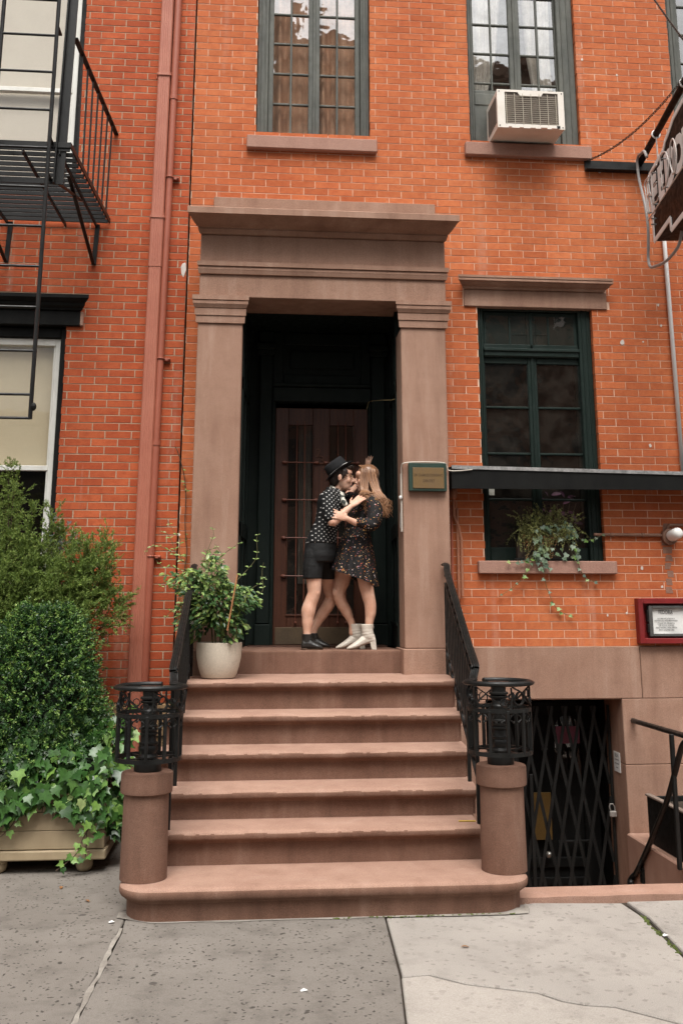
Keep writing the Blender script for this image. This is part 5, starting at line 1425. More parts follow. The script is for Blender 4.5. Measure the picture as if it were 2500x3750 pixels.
MAT['bark'] = m_plain('bark', (0.11,0.075,0.05), (0.06,0.042,0.03), 20, 0.9, 0.5, 60)
MAT['stem_green'] = m_plain('green_stem', (0.13,0.14,0.05), (0.10,0.08,0.04), 12, 0.7, 0)
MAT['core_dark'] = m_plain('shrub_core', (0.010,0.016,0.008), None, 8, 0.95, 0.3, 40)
def unit(v): return v/np.maximum(np.linalg.norm(v, axis=-1, keepdims=True), 1e-9)
def leaf_cards(P, D, N, L, W, fold=0.0):
    """diamond leaves: base P, direction D, normal N, length L, width W"""
    D = unit(D); S = unit(np.cross(D, N)); N2 = np.cross(S, D)
    L = np.asarray(L)[:, None]; W = np.asarray(W)[:, None]
    a = P; b = P + D*L*0.45 + S*W*0.5 + N2*L*fold; c = P + D*L; d = P + D*L*0.45 - S*W*0.5 + N2*L*fold
    V = np.stack([a, b, c, d], 1).reshape(-1, 3)
    F = np.arange(len(P)*4).reshape(-1, 4)
    return V, F
def rand_dirs(n): 
    return unit(RNG.normal(size=(n, 3)))

# cream planter with round feet
pb = thing('planter_box', 'cream wooden planter box with round feet beside the stoop', 'planter', (-2.4, -0.95, 0))
MAT['cream'] = m_paint('cream_paint', (0.36,0.28,0.175), (0.29,0.22,0.135), 0.6, 0.06)
px0, px1, py0, py1 = -3.30, -1.520, -1.385, -0.50
for i in range(3):
    z0 = 0.150 + i*0.115; m = MB()
    m.bev(px0, px1, py0, py0+0.025, z0, z0+0.112, 0.003); m.bev(px1-0.025, px1, py0+0.026, py1, z0, z0+0.112, 0.003); m.bev(px0, px0+0.025, py0+0.026, py1, z0, z0+0.112, 0.003); m.bev(px0+0.026, px1-0.026, py1-0.025, py1, z0, z0+0.112, 0.003)
    m.build('board', MAT['cream'], pb)
m = MB(); m.bev(px0-0.012, px1+0.015, py0-0.016, py1+0.01, 0.085, 0.145, 0.008); m.build('base_rail', MAT['cream'], pb)
m = MB(); m.bev(px0+0.03, px1-0.03, py0+0.03, py1-0.03, 0.14, 0.46, 0.003); m.build('soil', MAT['earth'], pb)
for x, y in ((px1-0.13, py0+0.07), (px0+0.13, py0+0.07), (px1-0.13, py1-0.07), (px0+0.13, py1-0.07), (-2.20, py0+0.07)):
    m = MB(); m.lathe([(0.028,0.0),(0.045,0.012),(0.056,0.036),(0.054,0.060),(0.062,0.070),(0.062,0.084)], (x, y, 0.001), 18); m.build('foot', MAT['cream'], pb, smooth='auto')

# boxwood
bx = thing('boxwood', 'dense dark green boxwood shrub clipped to a rough cone in the planter', 'shrub', (-2.07, -0.98, 0.46))
C0 = np.array([-2.07, -0.98, 1.06])
def prof_r(z):      # radius of the clipped shape at height z
    t = np.clip((z-0.52)/(1.74-0.52), 0, 1)
    return 0.52*np.sqrt(np.clip(1-((t-0.20)/0.82)**2, 0.0, 1))*(1-0.24*t)
n_tw = 3300
zt = RNG.uniform(0.55, 1.70, n_tw); an = RNG.uniform(0, 2*np.pi, n_tw)
lump = 1 + 0.10*np.sin(an*3+zt*4) + 0.07*np.sin(an*7-zt*9) + RNG.normal(0, 0.055, n_tw) + 0.16*(RNG.random(n_tw) < 0.06)
rr = prof_r(zt)*lump*RNG.choice([1.0, 0.93, 0.85], n_tw, p=[.5,.3,.2])
tips = np.stack([C0[0]+rr*np.cos(an), C0[1]+rr*0.9*np.sin(an), zt], 1)
outd = unit(np.stack([np.cos(an), np.sin(an), 0.55+0.5*(zt-1.0)], 1) + RNG.normal(0, 0.35, (n_tw, 3)))
per = 26
t_ = RNG.uniform(0, 1, (n_tw, per)); base_ = tips[:, None, :] - outd[:, None, :]*0.10
Pp = base_ + outd[:, None, :]*(t_[..., None]*RNG.uniform(0.12, 0.17, (n_tw, 1, 1)))
Dd = unit(outd[:, None, :]*0.7 + RNG.normal(0, 0.8, (n_tw, per, 3)))
Nn = unit(outd[:, None, :]*0.5 + np.array([0, -0.25, 0.6]) + RNG.normal(0, 0.8, (n_tw, per, 3)))
k = n_tw*per
tipm = (t_ > 0.72).reshape(-1) & np.repeat(RNG.random(n_tw) < 0.55, per)
MAT['leaf_box_new'] = m_leaf('boxwood_new_growth', (0.07,0.15,0.030), (0.14,0.25,0.050), (0.34,0.44,0.12), 0.35, trans=0.2)
for nm, sel, mt in (('crown', ~tipm, MAT['leaf_box']), ('new_growth', tipm, MAT['leaf_box_new'])):
    kk = int(sel.sum())
    V, F = leaf_cards(Pp.reshape(-1, 3)[sel], Dd.reshape(-1, 3)[sel], Nn.reshape(-1, 3)[sel], RNG.uniform(0.015, 0.026, kk), RNG.uniform(0.008, 0.014, kk), 0.12)
    link(nm, arrays_mesh(nm, V, F, mt), bx, kind='stuff')
m = MB(); m.loft([[(C0[0]+0.58*float(prof_r(z))*math.cos(a), C0[1]+0.50*float(prof_r(z))*math.sin(a), z) for a in np.linspace(0, 2*math.pi, 25)[:-1]] for z in np.linspace(0.54, 1.62, 12)]); m.build('shade_core', MAT['core_dark'], bx)  # solid dark core, coloured as the shade behind the leaves
m = MB(); m.tube([(C0[0],C0[1],0.42),(C0[0]+0.02,C0[1],0.8),(C0[0],C0[1]+0.02,1.3)], [0.035,0.03,0.015], 8); m.build('trunk', MAT['bark'], bx)

# spreading juniper behind it
def juniper(name, label, root, branches, mat, sprigs=70, need=30, size=1.15, spread=0.25):
    t = thing(name, label, 'shrub', root)
    Vs = []; Fs = []; nv = 0; wood = MB()
    for pts, r0 in branches:
        S = spline(pts, 8); n = len(S); S_ = np.array([list(p) for p in S])
        wood.tube(S, [r0*(1-0.85*i/(n-1)) for i in range(n)], 6)
        for i in range(sprigs):
            u = 0.15 + 0.85*(i+RNG.random())/sprigs; f = u*(n-1); a = int(min(f, n-2)); p = S_[a] + (S_[a+1]-S_[a])*(f-a)
            d = unit((S_[a+1]-S_[a])[None])[0]
            sd = unit((d*0.9 + RNG.normal(0, 0.75, 3) + np.array([0, -0.12, 0.22]))[None])[0]
            ln = spread*(1.05-0.55*u)*RNG.uniform(0.5, 1.1)*size
            # feathery side shoots
            for s in range(5):
                v = (s+RNG.random())/5; q = p + sd*ln*v; d2 = unit((sd + RNG.normal(0, 0.55, 3) + np.array([0,0,0.10]))[None])[0]; l2 = ln*0.55*(1-0.4*v)
                tt = RNG.uniform(0, 1, need)
                P = q + d2*(l2*tt)[:, None]; D = unit(d2 + RNG.normal(0, 0.55, (need, 3))); N = rand_dirs(need)
                V, F = leaf_cards(P, D, N, RNG.uniform(0.010, 0.024, need)*size, RNG.uniform(0.003, 0.0055, need)*size, 0.0)
                Vs.append(V); Fs.append(F+nv); nv += len(V)
    wood.build('branches', MAT['bark'], t)
    link('foliage', arrays_mesh('foliage', np.concatenate(Vs), np.concatenate(Fs), mat), t, kind='stuff')
    return t
br = []
rt = (-2.42, -0.62, 0.44)
ends = [(-1.60,-0.42,1.715),(-1.66,-0.50,1.80),(-1.735,-0.42,2.20),(-1.70,-0.55,2.05),(-1.72,-0.46,1.92),(-1.86,-0.55,2.16),(-1.92,-0.42,2.02),(-1.95,-0.62,1.86),(-1.84,-0.66,1.70),
        (-2.08,-0.50,2.28),(-2.14,-0.60,2.38),(-2.20,-0.62,2.10),(-2.30,-0.58,2.42),(-2.36,-0.66,2.22),(-2.46,-0.55,2.62),(-2.52,-0.52,2.76),(-2.55,-0.60,2.45),(-2.62,-0.62,2.20),(-2.28,-0.74,1.92),(-2.12,-0.72,1.84),(-2.45,-0.75,1.95),(-2.0,-0.6,1.72),(-2.62,-0.72,1.90),(-1.80,-0.5,1.82),(-1.88,-0.58,1.95),(-1.78,-0.5,2.08),(-2.02,-0.62,2.05),(-2.10,-0.66,1.98),(-1.98,-0.5,2.2),(-2.25,-0.66,2.0),(-2.5,-0.7,2.1)]
for e in ends:
    mid1 = Vector(rt).lerp(Vector(e), 0.35) + Vector((RNG.normal(0,.04), RNG.normal(0,.03), 0.30)); mid2 = Vector(rt).lerp(Vector(e), 0.72) + Vector((RNG.normal(0,.03), 0, 0.16 if e[2] < 2.3 else 0.02))
    br.append(([(rt[0]+RNG.normal(0,.03), rt[1], 1.35), mid1*0.5+Vector((rt[0],rt[1],1.5))*0.5, mid2, e], 0.014))
jn = juniper('juniper', 'feathery yellow-green juniper spreading over the boxwood', rt, br, MAT['leaf_juniper'])
m = MB(); m.tube([(rt[0],rt[1],0.42),(rt[0]+0.02,rt[1],0.9),(rt[0],rt[1]+0.02,1.4),(rt[0]-0.03,rt[1],2.0)], [0.04,0.034,0.028,0.014], 8); m.build('trunk', MAT['bark'], jn)
rb_ = (-2.10, -0.28, 0.46)
juniper('blue_juniper', 'small silvery blue juniper sprigs against the lower window', rb_, [([(-2.14,-0.28,1.7),(-2.17,-0.24,2.1),e], 0.008) for e in ((-2.20,-0.22,2.42),(-2.16,-0.22,2.34),(-2.08,-0.22,2.36),(-2.02,-0.2,2.26),(-1.98,-0.2,2.18),(-2.25,-0.22,2.28))], MAT['leaf_blue'], 30, 10, 0.9, 0.085)

# leaf shapes
def ivy_leaf_mesh(mat, name='leaf'):
    pts = [(0,0),(0.20,-0.10),(0.46,-0.02),(0.40,0.18),(0.50,0.42),(0.26,0.44),(0.12,0.66),(0,1.0),(-0.12,0.66),(-0.26,0.44),(-0.50,0.42),(-0.40,0.18),(-0.46,-0.02),(-0.20,-0.10)]
    m = MB(); v = [(0, 0.30, 0.0)] + [(x, y, 0.12*abs(x)*1.2 - 0.10*(y-0.3)**2) for x, y in pts]
    m.add(v, [(0, 1+i, 1+(i+1) % len(pts)) for i in range(len(pts))])
    return m.mesh(name, mat, smooth=True)
def oval_leaf_mesh(mat, name='leaf'):
    pts = [(0,0),(0.13,0.12),(0.23,0.35),(0.25,0.55),(0.17,0.80),(0,1.0),(-0.17,0.80),(-0.25,0.55),(-0.23,0.35),(-0.13,0.12)]
    m = MB(); v = [(0, 0.45, -0.02)] + [(x, y, 0.35*abs(x) - 0.18*(y-0.4)**2) for x, y in pts]
    m.add(v, [(0, 1+i, 1+(i+1) % len(pts)) for i in range(len(pts))])
    return m.mesh(name, mat, smooth=True)
def place_leaves(specs, mesh_of, parent, cap=300):
    """specs: (position, tip direction, face normal, size, kind); the largest in view become single leaves, the rest one part"""
    rank = []
    for i, s in enumerate(specs):
        v = seen(s[0]); rank.append((s[3]/v[2] if v else 0, i))
    rank.sort(reverse=True); single = set(i for r, i in rank[:cap] if r > 0)
    rest = {}
    for i, (p, d, n, sz, kd) in enumerate(specs):
        d = Vector(d).normalized(); x = d.cross(Vector(n)).normalized(); z = x.cross(d)
        M = Matrix.Translation(Vector(p)) @ Matrix((x, d, z)).transposed().to_4x4() @ Matrix.Diagonal((sz, sz, sz, 1))
        if i in single:
            o = link('leaf', mesh_of[kd], parent); loc, rot, scl = M.decompose()
            o.location = loc; o.rotation_euler = rot.to_euler(); o.scale = scl
        else:
            rest.setdefault(kd, []).append(M)
    for kd, Ms in rest.items():
        m = MB(); me = mesh_of[kd]; vs = [v.co.copy() for v in me.vertices]; fs = [tuple(p.vertices) for p in me.polygons]
        for M in Ms: m.add([M @ v for v in vs], fs)
        m.build('leaves', me.materials[0], parent, smooth=True, kind='stuff')

iv = thing('ivy', 'glossy green ivy spilling over the front of the cream planter', 'ivy', (-1.9, -1.3, 0.46))
specs = []
for i in range(1350):
    x = RNG.uniform(-2.75, -1.40); u = RNG.random()**0.85
    z = 0.97 - 0.60*u + 0.05*math.sin(x*9) - (0.10 if x > -1.55 else 0)*u
    if x > -1.50: z -= 0.02
    y = -1.14 - 0.28*math.sin(min(1, u*1.25)*1.45) + RNG.normal(0, 0.035) + (0.16 if x > -1.52 else 0)
    front = RNG.random() < 0.62
    if not front: y += 0.07
    d = Vector((RNG.normal(0, 0.55), -0.35+RNG.normal(0,0.25), -0.9+RNG.normal(0,0.35))); n = Vector((RNG.normal(0,0.35), -0.75+RNG.normal(0,0.25), 0.65+RNG.normal(0,0.3)))
    if x > -1.62 and RNG.random() < 0.5: z += RNG.uniform(0, 0.10)
    specs.append(((x, y, z), d, n, RNG.uniform(0.055, 0.105) if front else RNG.uniform(0.05, 0.08), 0 if RNG.random() < 0.95 else 1))
vines = MB()
TR = [([(-1.632,-1.42,0.40),(-1.632,-1.43,0.343),(-1.615,-1.435,0.290),(-1.648,-1.445,0.224),(-1.676,-1.45,0.146),(-1.729,-1.46,0.095),(-1.804,-1.47,0.040)], 13), ([(-1.645,-1.42,0.36),(-1.626,-1.435,0.237),(-1.626,-1.44,0.132),(-1.624,-1.44,0.101)], 6), ([(-2.06,-1.40,0.40),(-2.089,-1.43,0.338),(-2.127,-1.43,0.286),(-2.179,-1.44,0.238)], 6)]
for pts, nl in TR:
    S = spline(pts, 6); vines.tube(S, 0.0035, 5)
    for i in range(nl):
        p = S[int((i+0.5)/nl*(len(S)-1))]; sd = (-1)**i
        specs.append((p + Vector((0.02*sd, -0.012, 0)), Vector((0.7*sd+RNG.normal(0,.3), -0.3, -0.6+RNG.normal(0,.3))), Vector((RNG.normal(0,.3), -0.9, 0.35)), RNG.uniform(0.030, 0.055), 1 if RNG.random() < 0.8 else 0))
for i in range(26):
    x = RNG.uniform(-2.5, -1.45); vines.tube(spline([(x,-1.2,0.62),(x+RNG.normal(0,.05),-1.38,0.55),(x+RNG.normal(0,.08),-1.41,0.38+RNG.normal(0,.03))]), 0.0035, 5)
vines.build('stems', MAT['bark'], iv)
place_leaves(specs, {0: ivy_leaf_mesh(MAT['leaf_ivy']), 1: ivy_leaf_mesh(MAT['leaf_ivy_pale'])}, iv)
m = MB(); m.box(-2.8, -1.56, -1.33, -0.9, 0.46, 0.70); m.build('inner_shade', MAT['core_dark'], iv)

# white pot with star jasmine
pot = thing('flower_pot', 'off-white stained round pot on the landing', 'flower pot', (-0.83, -0.62, 1.164))
t = NT('stained_white_clay'); col = t.mix(t.mapr(t.noise(4, 5, 0.6), 0.35, 0.7, 0, 1), (0.60,0.53,0.43), (0.50,0.43,0.34))
col = t.mix(t.mapr(t.noise(11, 5, 0.7, t.stretch(1,1,0.6)), 0.56, 0.72, 0, 0.65), col, (0.24,0.19,0.14)); col = t.mix(1.0, col, t.grey(t.mapr(t.noise(90,3), .3,.7,.9,1.1)), 'MULTIPLY')
MAT['pot'] = t.finish(col, 0.55, t.bump(t.noise(60, 3), 0.1, 0.002), 0.35)
m = MB(); m.lathe([(0.105,0.0),(0.125,0.006),(0.138,0.030),(0.155,0.085),(0.168,0.150),(0.174,0.220),(0.1735,0.262),(0.170,0.264),(0.163,0.262),(0.160,0.235)], (-0.83,-0.62,1.1645), 36); m.build('pot', MAT['pot'], pot, smooth='auto')
m = MB(); m.lathe([(0.159,0.225),(0.158,0.236),(0.02,0.240)], (-0.83,-0.62,1.1645), 24); m.build('soil', MAT['earth'], pot)
js = thing('jasmine', 'star jasmine with glossy oval leaves and long tendrils, growing in the white pot', 'plant', (-0.83, -0.62, 1.40))
stems = MB(); specs = []
for i in range(9):
    a = i*0.7; stems.tube(spline([(-0.83+0.05*math.cos(a),-0.62+0.05*math.sin(a),1.40),(-0.84+0.07*math.cos(a),-0.62+0.06*math.sin(a),1.58),(-0.87+0.16*math.cos(a),-0.62+0.14*math.sin(a),1.80)]), 0.006, 6)
JC = np.array([-0.895, -0.64, 1.745])
for i in range(2150):
    v = rand_dirs(1)[0]; r = RNG.uniform(0.12, 1.0)**0.5
    lb = 1.0 + 0.22*math.sin(5*math.atan2(v[2], v[0]) + 1.0) + 0.14*math.sin(9*v[0] + 7*v[2])
    p = JC + v*np.array([0.290, 0.245, 0.305])*r*lb
    p[0] -= 0.05*(p[2]-1.79)/0.25
    if p[2] < 1.54 and abs(p[0]+0.84) > 0.24: continue
    d = Vector((v[0]+RNG.normal(0,.5), v[1]*0.8-0.25+RNG.normal(0,.4), v[2]*0.3-0.35+RNG.normal(0,.5))); n = Vector((v[0]*0.3+RNG.normal(0,.3), -0.45+RNG.normal(0,.3), 0.85+RNG.normal(0,.3)))
    pale = RNG.random() < (0.24 + 0.25*max(0, v[2]))
    specs.append((tuple(p), d, n, RNG.uniform(0.036, 0.060), 1 if pale else 0))
JT = [[(-0.70,-0.58,1.90),(-0.633,-0.55,1.973),(-0.571,-0.55,2.048),(-0.554,-0.55,2.110),(-0.559,-0.55,2.223),(-0.538,-0.55,2.261)],[(-0.72,-0.6,1.76),(-0.660,-0.55,1.795),(-0.574,-0.55,1.844),(-0.518,-0.55,1.881),(-0.481,-0.55,1.927)],[(-0.68,-0.6,1.75),(-0.603,-0.55,1.764),(-0.529,-0.55,1.789),(-0.502,-0.55,1.838),(-0.513,-0.55,1.949),(-0.502,-0.55,2.033)],
 [(-0.977,-0.6,2.0),(-0.929,-0.6,2.149),(-0.897,-0.6,2.243),(-0.909,-0.6,2.311)],[(-0.845,-0.6,2.02),(-0.831,-0.6,2.094),(-0.886,-0.6,2.174)],[(-0.871,-0.6,2.05),(-0.754,-0.6,2.138),(-0.671,-0.6,2.194)],[(-1.10,-0.65,2.02),(-1.182,-0.65,2.072),(-1.227,-0.65,2.114),(-1.308,-0.65,2.148),(-1.387,-0.65,2.138),(-1.421,-0.65,2.083)],
 [(-1.13,-0.6,2.03),(-1.157,-0.6,2.117),(-1.157,-0.6,2.210),(-1.206,-0.6,2.272),(-1.265,-0.6,2.365)],[(-1.18,-0.6,2.08),(-1.208,-0.6,2.166),(-1.254,-0.6,2.247),(-1.317,-0.6,2.271)],[(-1.0,-0.8,1.80),(-1.108,-0.85,1.750),(-1.087,-0.85,1.645),(-1.067,-0.85,1.581),(-1.089,-0.85,1.546),(-1.132,-0.85,1.575),(-1.111,-0.85,1.662),(-1.008,-0.85,1.773)],[(-1.12,-0.65,1.97),(-1.210,-0.65,1.992),(-1.271,-0.65,1.992),(-1.328,-0.65,2.041)],[(-1.12,-0.62,1.70),(-1.20,-0.62,1.66),(-1.25,-0.62,1.60)],[(-1.1,-0.62,1.85),(-1.22,-0.64,1.86),(-1.30,-0.66,1.84)]]
for pts in JT:
    S = spline(pts, 7); stems.tube(S, [0.0030*(1-0.5*i/len(S)) for i in range(len(S))], 5)
    nn = max(3, int(len(S)/6))
    for i in range(nn):
        p = S[int((i+0.6)/nn*(len(S)-1))]
        for sd in (-1, 1):
            specs.append((p, Vector((sd*0.9, -0.3, RNG.normal(0.2,.3))), Vector((RNG.normal(0,.2), -0.6, 0.7)), RNG.uniform(0.022, 0.044)*(1.1-0.5*i/nn), 1))
stems.build('stems', MAT['stem_green'], js)
place_leaves(specs, {0: oval_leaf_mesh(MAT['leaf_jas']), 1: oval_leaf_mesh(MAT['leaf_jas_pale'])}, js)
fm = MB()
for k in range(5):
    a = 2*math.pi*k/5; fm.add([(0,0,0),(0.4*math.cos(a-.3),0.4*math.sin(a-.3),.1),(math.cos(a),math.sin(a),.15),(0.4*math.cos(a+.4),0.4*math.sin(a+.4),.1)], [(0,1,2,3)])
fme = fm.mesh('flower', m_plain('white_petal', (0.75,0.72,0.66), None, 3, 0.6, 0))
for p in ((-1.156,-0.70,2.236),(-0.813,-0.86,1.982),(-0.640,-0.76,1.776),(-1.026,-0.86,1.577)):
    link('flower', fme, js, loc=p, rot=(R_(75), RNG.normal(0,.3), RNG.normal(0,.3)), scale=(0.017,0.017,0.017))
m = MB(); m.tube([(-0.765,-0.88,1.52),(-0.700,-0.86,1.93)], 0.006, 6); m.build('stake', m_plain('bamboo', (0.42,0.19,0.08), None, 9, 0.6, 0), js)
# vine that climbs the seam between the houses
cv = thing('climbing_vine', 'thin vine with a few leaves climbing the seam between the two houses', 'vine', (-1.17, -0.03, 1.6))
m = MB(); vp = spline([(-1.199,-0.03,1.60),(-1.19,-0.03,1.755),(-1.138,-0.03,2.102),(-1.150,-0.03,2.248),(-1.162,-0.03,2.415),(-1.160,-0.03,2.549),(-1.175,-0.03,2.75),(-1.23,-0.05,2.95),(-1.26,-0.06,3.02)], 8); m.tube(vp, 0.004, 5); m.build('stem', MAT['bark'], cv)
specs = []
for i in range(14):
    p = vp[int(RNG.integers(4, len(vp)-4))]; specs.append((p, Vector((RNG.normal(0,1),-0.4,RNG.normal(0,.5))), Vector((0,-0.7,0.7)), RNG.uniform(0.025,0.042), 0))
place_leaves(specs, {0: oval_leaf_mesh(MAT['leaf_jas_pale'])}, cv)

# herbs and ivy in a wire basket on the ground floor window sill
wb = thing('window_box', 'black wire window basket on the ground floor sill', 'window box', (1.93, -0.01, 2.077))
m = MB(); m.bev(1.66, 2.22, -0.045, 0.035, 2.079, 2.10, 0.004); m.bev(1.66, 2.22, -0.047, -0.040, 2.245, 2.258, 0.002); m.build('rim', IR, wb)
m = MB()
for i in range(-8, 24):
    x = 1.66 + i*0.028
    for sg_ in (1, -1):
        a = Vector((x, -0.044, 2.10)); b = Vector((x + sg_*0.145, -0.044, 2.245))
        ts = [0, 1]
        if min(a.x, b.x) < 1.66 or max(a.x, b.x) > 2.22: continue
        m.tube([a, b], 0.0016, 4)
m.build('mesh_front', IR, wb)
m = MB(); m.box(1.68, 2.20, -0.036, 0.03, 2.10, 2.23); m.build('soil', MAT['earth'], wb)
hb = thing('herbs', 'bushy grey-green herbs with dry brown stems in the window basket', 'plant', (1.93, -0.02, 2.23))
Vs = []; Fs = []; nv = 0; st_ = MB(); Vd = []; Fd = []; nd_ = 0
for i in range(230):
    x0 = RNG.uniform(1.68, 2.14); tip = np.array([x0 + RNG.normal(0, 0.085), -0.05 + RNG.normal(0, 0.05), RNG.uniform(2.28, 2.58) - abs(x0-1.93)*0.3]); dry = RNG.random() < 0.14
    if dry: tip = np.array([RNG.choice([1.75, 1.95])+RNG.normal(0,.02), -0.075, RNG.uniform(2.08, 2.25)])
    elif RNG.random() < 0.25: tip[2] = RNG.uniform(2.12, 2.3); tip[1] = -0.09
    b = np.array([x0, -0.01, 2.22]); c = (b+tip)/2 + np.array([0, -0.04, 0.08])
    S = np.array([list(p) for p in spline([b, c, tip], 6)]); st_.tube([Vector(p) for p in S], 0.0014, 4)
    k = 26; f = RNG.uniform(0.15, 1, k)*(len(S)-1); a = np.minimum(f.astype(int), len(S)-2); P = S[a] + (S[a+1]-S[a])*(f-a)[:, None]
    D = unit(unit(S[a+1]-S[a])*0.5 + RNG.normal(0, 0.7, (k, 3))); N = rand_dirs(k)
    V, F = leaf_cards(P, D, N, RNG.uniform(0.012, 0.024, k), RNG.uniform(0.004, 0.007, k))
    if dry: Vd.append(V); Fd.append(F+nd_); nd_ += len(V)
    else: Vs.append(V); Fs.append(F+nv); nv += len(V)
st_.build('stems', MAT['stem_green'], hb)
link('foliage', arrays_mesh('foliage', np.concatenate(Vs), np.concatenate(Fs), MAT['leaf_herb']), hb, kind='stuff')
link('dry_foliage', arrays_mesh('dry_foliage', np.concatenate(Vd), np.concatenate(Fd), MAT['leaf_dry']), hb, kind='stuff')
ti = thing('ivy', 'ivy strands trailing from the window basket over the sill', 'ivy', (1.9, -0.08, 2.23))
specs = []; stv = MB()
IT = [([(1.86,-0.03,2.24),(1.862,-0.09,2.215),(1.759,-0.09,2.031),(1.659,-0.06,1.885),(1.505,-0.03,1.777)], 10), ([(1.88,-0.09,2.171),(1.78,-0.09,2.09),(1.704,-0.09,2.068),(1.571,-0.09,2.060)], 8), ([(1.87,-0.04,2.24),(1.878,-0.09,2.142),(1.887,-0.085,1.922),(1.955,-0.05,1.741),(2.026,-0.03,1.651),(2.144,-0.03,1.611)], 9), ([(2.08,-0.04,2.35),(2.121,-0.08,2.403),(2.159,-0.09,2.180),(2.180,-0.09,2.069),(2.250,-0.05,1.941),(2.362,-0.03,1.894)], 11), ([(2.10,-0.05,2.30),(2.147,-0.06,2.349),(2.239,-0.06,2.257),(2.343,-0.06,2.265),(2.439,-0.06,2.310)], 9)]
for pts, nl in IT:
    S = spline(pts, 7); stv.tube(S, 0.0022, 5)
    for i in range(nl):
        p = S[int((i+0.7)/nl*(len(S)-1))]; sd = (-1)**i
        specs.append((p, Vector((0.8*sd+RNG.normal(0,.3), -0.3, -0.6+RNG.normal(0,.4))), Vector((RNG.normal(0,.3), -0.85, 0.5)), RNG.uniform(0.034, 0.060)*(1.1-0.5*i/nl), 0 if RNG.random() < 0.6 else 1))
for i in range(46):
    specs.append(((RNG.uniform(1.80, 2.22), -0.085+RNG.normal(0,.02), RNG.uniform(2.10, 2.38)), Vector((RNG.normal(0,.6), -0.3, -0.8)), Vector((RNG.normal(0,.3), -0.8, 0.6)), RNG.uniform(0.035, 0.062), 0))
for i in range(16):
    specs.append(((RNG.normal(1.87, 0.04), -0.095, RNG.uniform(2.0, 2.2)), Vector((RNG.normal(0,.6), -0.3, -0.8)), Vector((RNG.normal(0,.3), -0.8, 0.6)), RNG.uniform(0.040, 0.065), 0))
stv.build('stems', MAT['stem_green'], ti)
MAT['leaf_ivy2'] = m_leaf('grey_ivy_leaf', (0.055,0.095,0.055), (0.11,0.165,0.090), (0.24,0.30,0.15), 0.4, trans=0.15)
place_leaves(specs, {0: ivy_leaf_mesh(MAT['leaf_ivy2']), 1: ivy_leaf_mesh(MAT['leaf_ivy_pale'])}, ti)
pp = thing('purple_plant', 'purple-leaved plant standing behind the ground floor window', 'plant', (2.15, 0.22, 2.3))
specs = []
for i in range(22): specs.append(((RNG.uniform(1.98, 2.30), 0.17+RNG.uniform(0,.12), RNG.uniform(2.35, 2.70)), Vector((RNG.normal(0,.8), -0.4, RNG.normal(0,.5))), Vector((RNG.normal(0,.3), -0.8, 0.5)), RNG.uniform(0.06, 0.10), 0))
place_leaves(specs, {0: oval_leaf_mesh(MAT['leaf_purple'])}, pp)
m = MB(); m.lathe([(0.07,0.0),(0.09,0.13),(0.085,0.132)], (2.15,0.24,2.09), 16); m.build('pot', MAT['black_wood'], pp)
m = MB()
for i in range(6): m.tube([(2.15,0.24,2.21),(2.0+0.06*i,0.22,2.6)], 0.004, 5)
m.build('stems', MAT['bark'], pp)
# fallen leaves and scraps on the pavement
for i, (x, y, c, lb) in enumerate(((-1.72,-1.75,'leaf_dry','curled orange leaf on the pavement below the planter'),(-1.50,-2.04,'leaf_dry','small dry leaf on the pavement left of the stoop'),(0.55,-3.0,'leaf_dry','dry leaf fragment on the pale slab'))):
    o = link('fallen_leaf', oval_leaf_mesh(MAT[c], 'fallen_leaf'), None, loc=(x, y, 0.006), rot=(0.1, 0.15, 0.8*i), scale=(0.045,0.045,0.045)); o['label'] = lb; o['category'] = 'leaf'
for x, y, lb in ((-0.33,-3.52,'white paper scrap on the dark pebbled slab'),(1.60,-2.93,'white paper scrap in the mossy joint'),(-1.33,-2.45,'tiny white scrap beside the stoop corner')):
    m = MB(); m.add([(x,y,0.006),(x+0.028,y+0.004,0.009),(x+0.030,y+0.018,0.007),(x+0.012,y+0.026,0.012),(x-0.004,y+0.014,0.007)], [(0,1,2,3,4)]); o = m.build('paper_scrap', MAT['paper'], None); o['label'] = lb; o['category'] = 'litter'
# ------------------------------------------------------------------ the couple in the doorway
FLOOR = 1.3455
def q(cx, cy, y):                      # drawing grid of about 0.8 mm laid over the two figures
    return Vector((-0.4222 + 0.00084363*cx, y, FLOOR + (2156-cy)*0.000826))
PXM = 0.000835
def solid(mb, name, mat, parent, voxel=0.0055, smooth=4, decimate=None):
    """melt overlapping closed shapes into one continuous surface"""
    me = mb.mesh('tmp'); ob = bpy.data.objects.new('tmp', me); COL.objects.link(ob)
    r = ob.modifiers.new('r', 'REMESH'); r.mode = 'VOXEL'; r.voxel_size = voxel; r.use_smooth_shade = True
    s = ob.modifiers.new('s', 'SMOOTH'); s.factor = 0.5; s.iterations = smooth
    dg = bpy.context.evaluated_depsgraph_get()
    out = bpy.data.meshes.new_from_object(ob.evaluated_get(dg))
    bpy.data.objects.remove(ob); bpy.data.meshes.remove(me)
    out.name = name; out.materials.clear(); out.materials.append(mat)
    out.polygons.foreach_set('use_smooth', [True]*len(out.polygons))
    return link(name, out, parent)
def limb(mb, pts, n=14, sub=5):
    """pts: (cx, cy, y, radius px); tapered and curved"""
    P = [q(a, b, c) for a, b, c, _ in pts]; S = spline(P, sub); Rr = [r*PXM for *_, r in pts]
    RR = []
    for i in range(len(S)):
        f = i/(len(S)-1)*(len(Rr)-1); a = min(int(f), len(Rr)-2); u = f-a; u = u*u*(3-2*u)
        RR.append(Rr[a]*(1-u) + Rr[a+1]*u)
    mb.tube(S, RR, n)
    mb.ball(S[0], RR[0], 12, 8); mb.ball(S[-1], RR[-1], 12, 8)
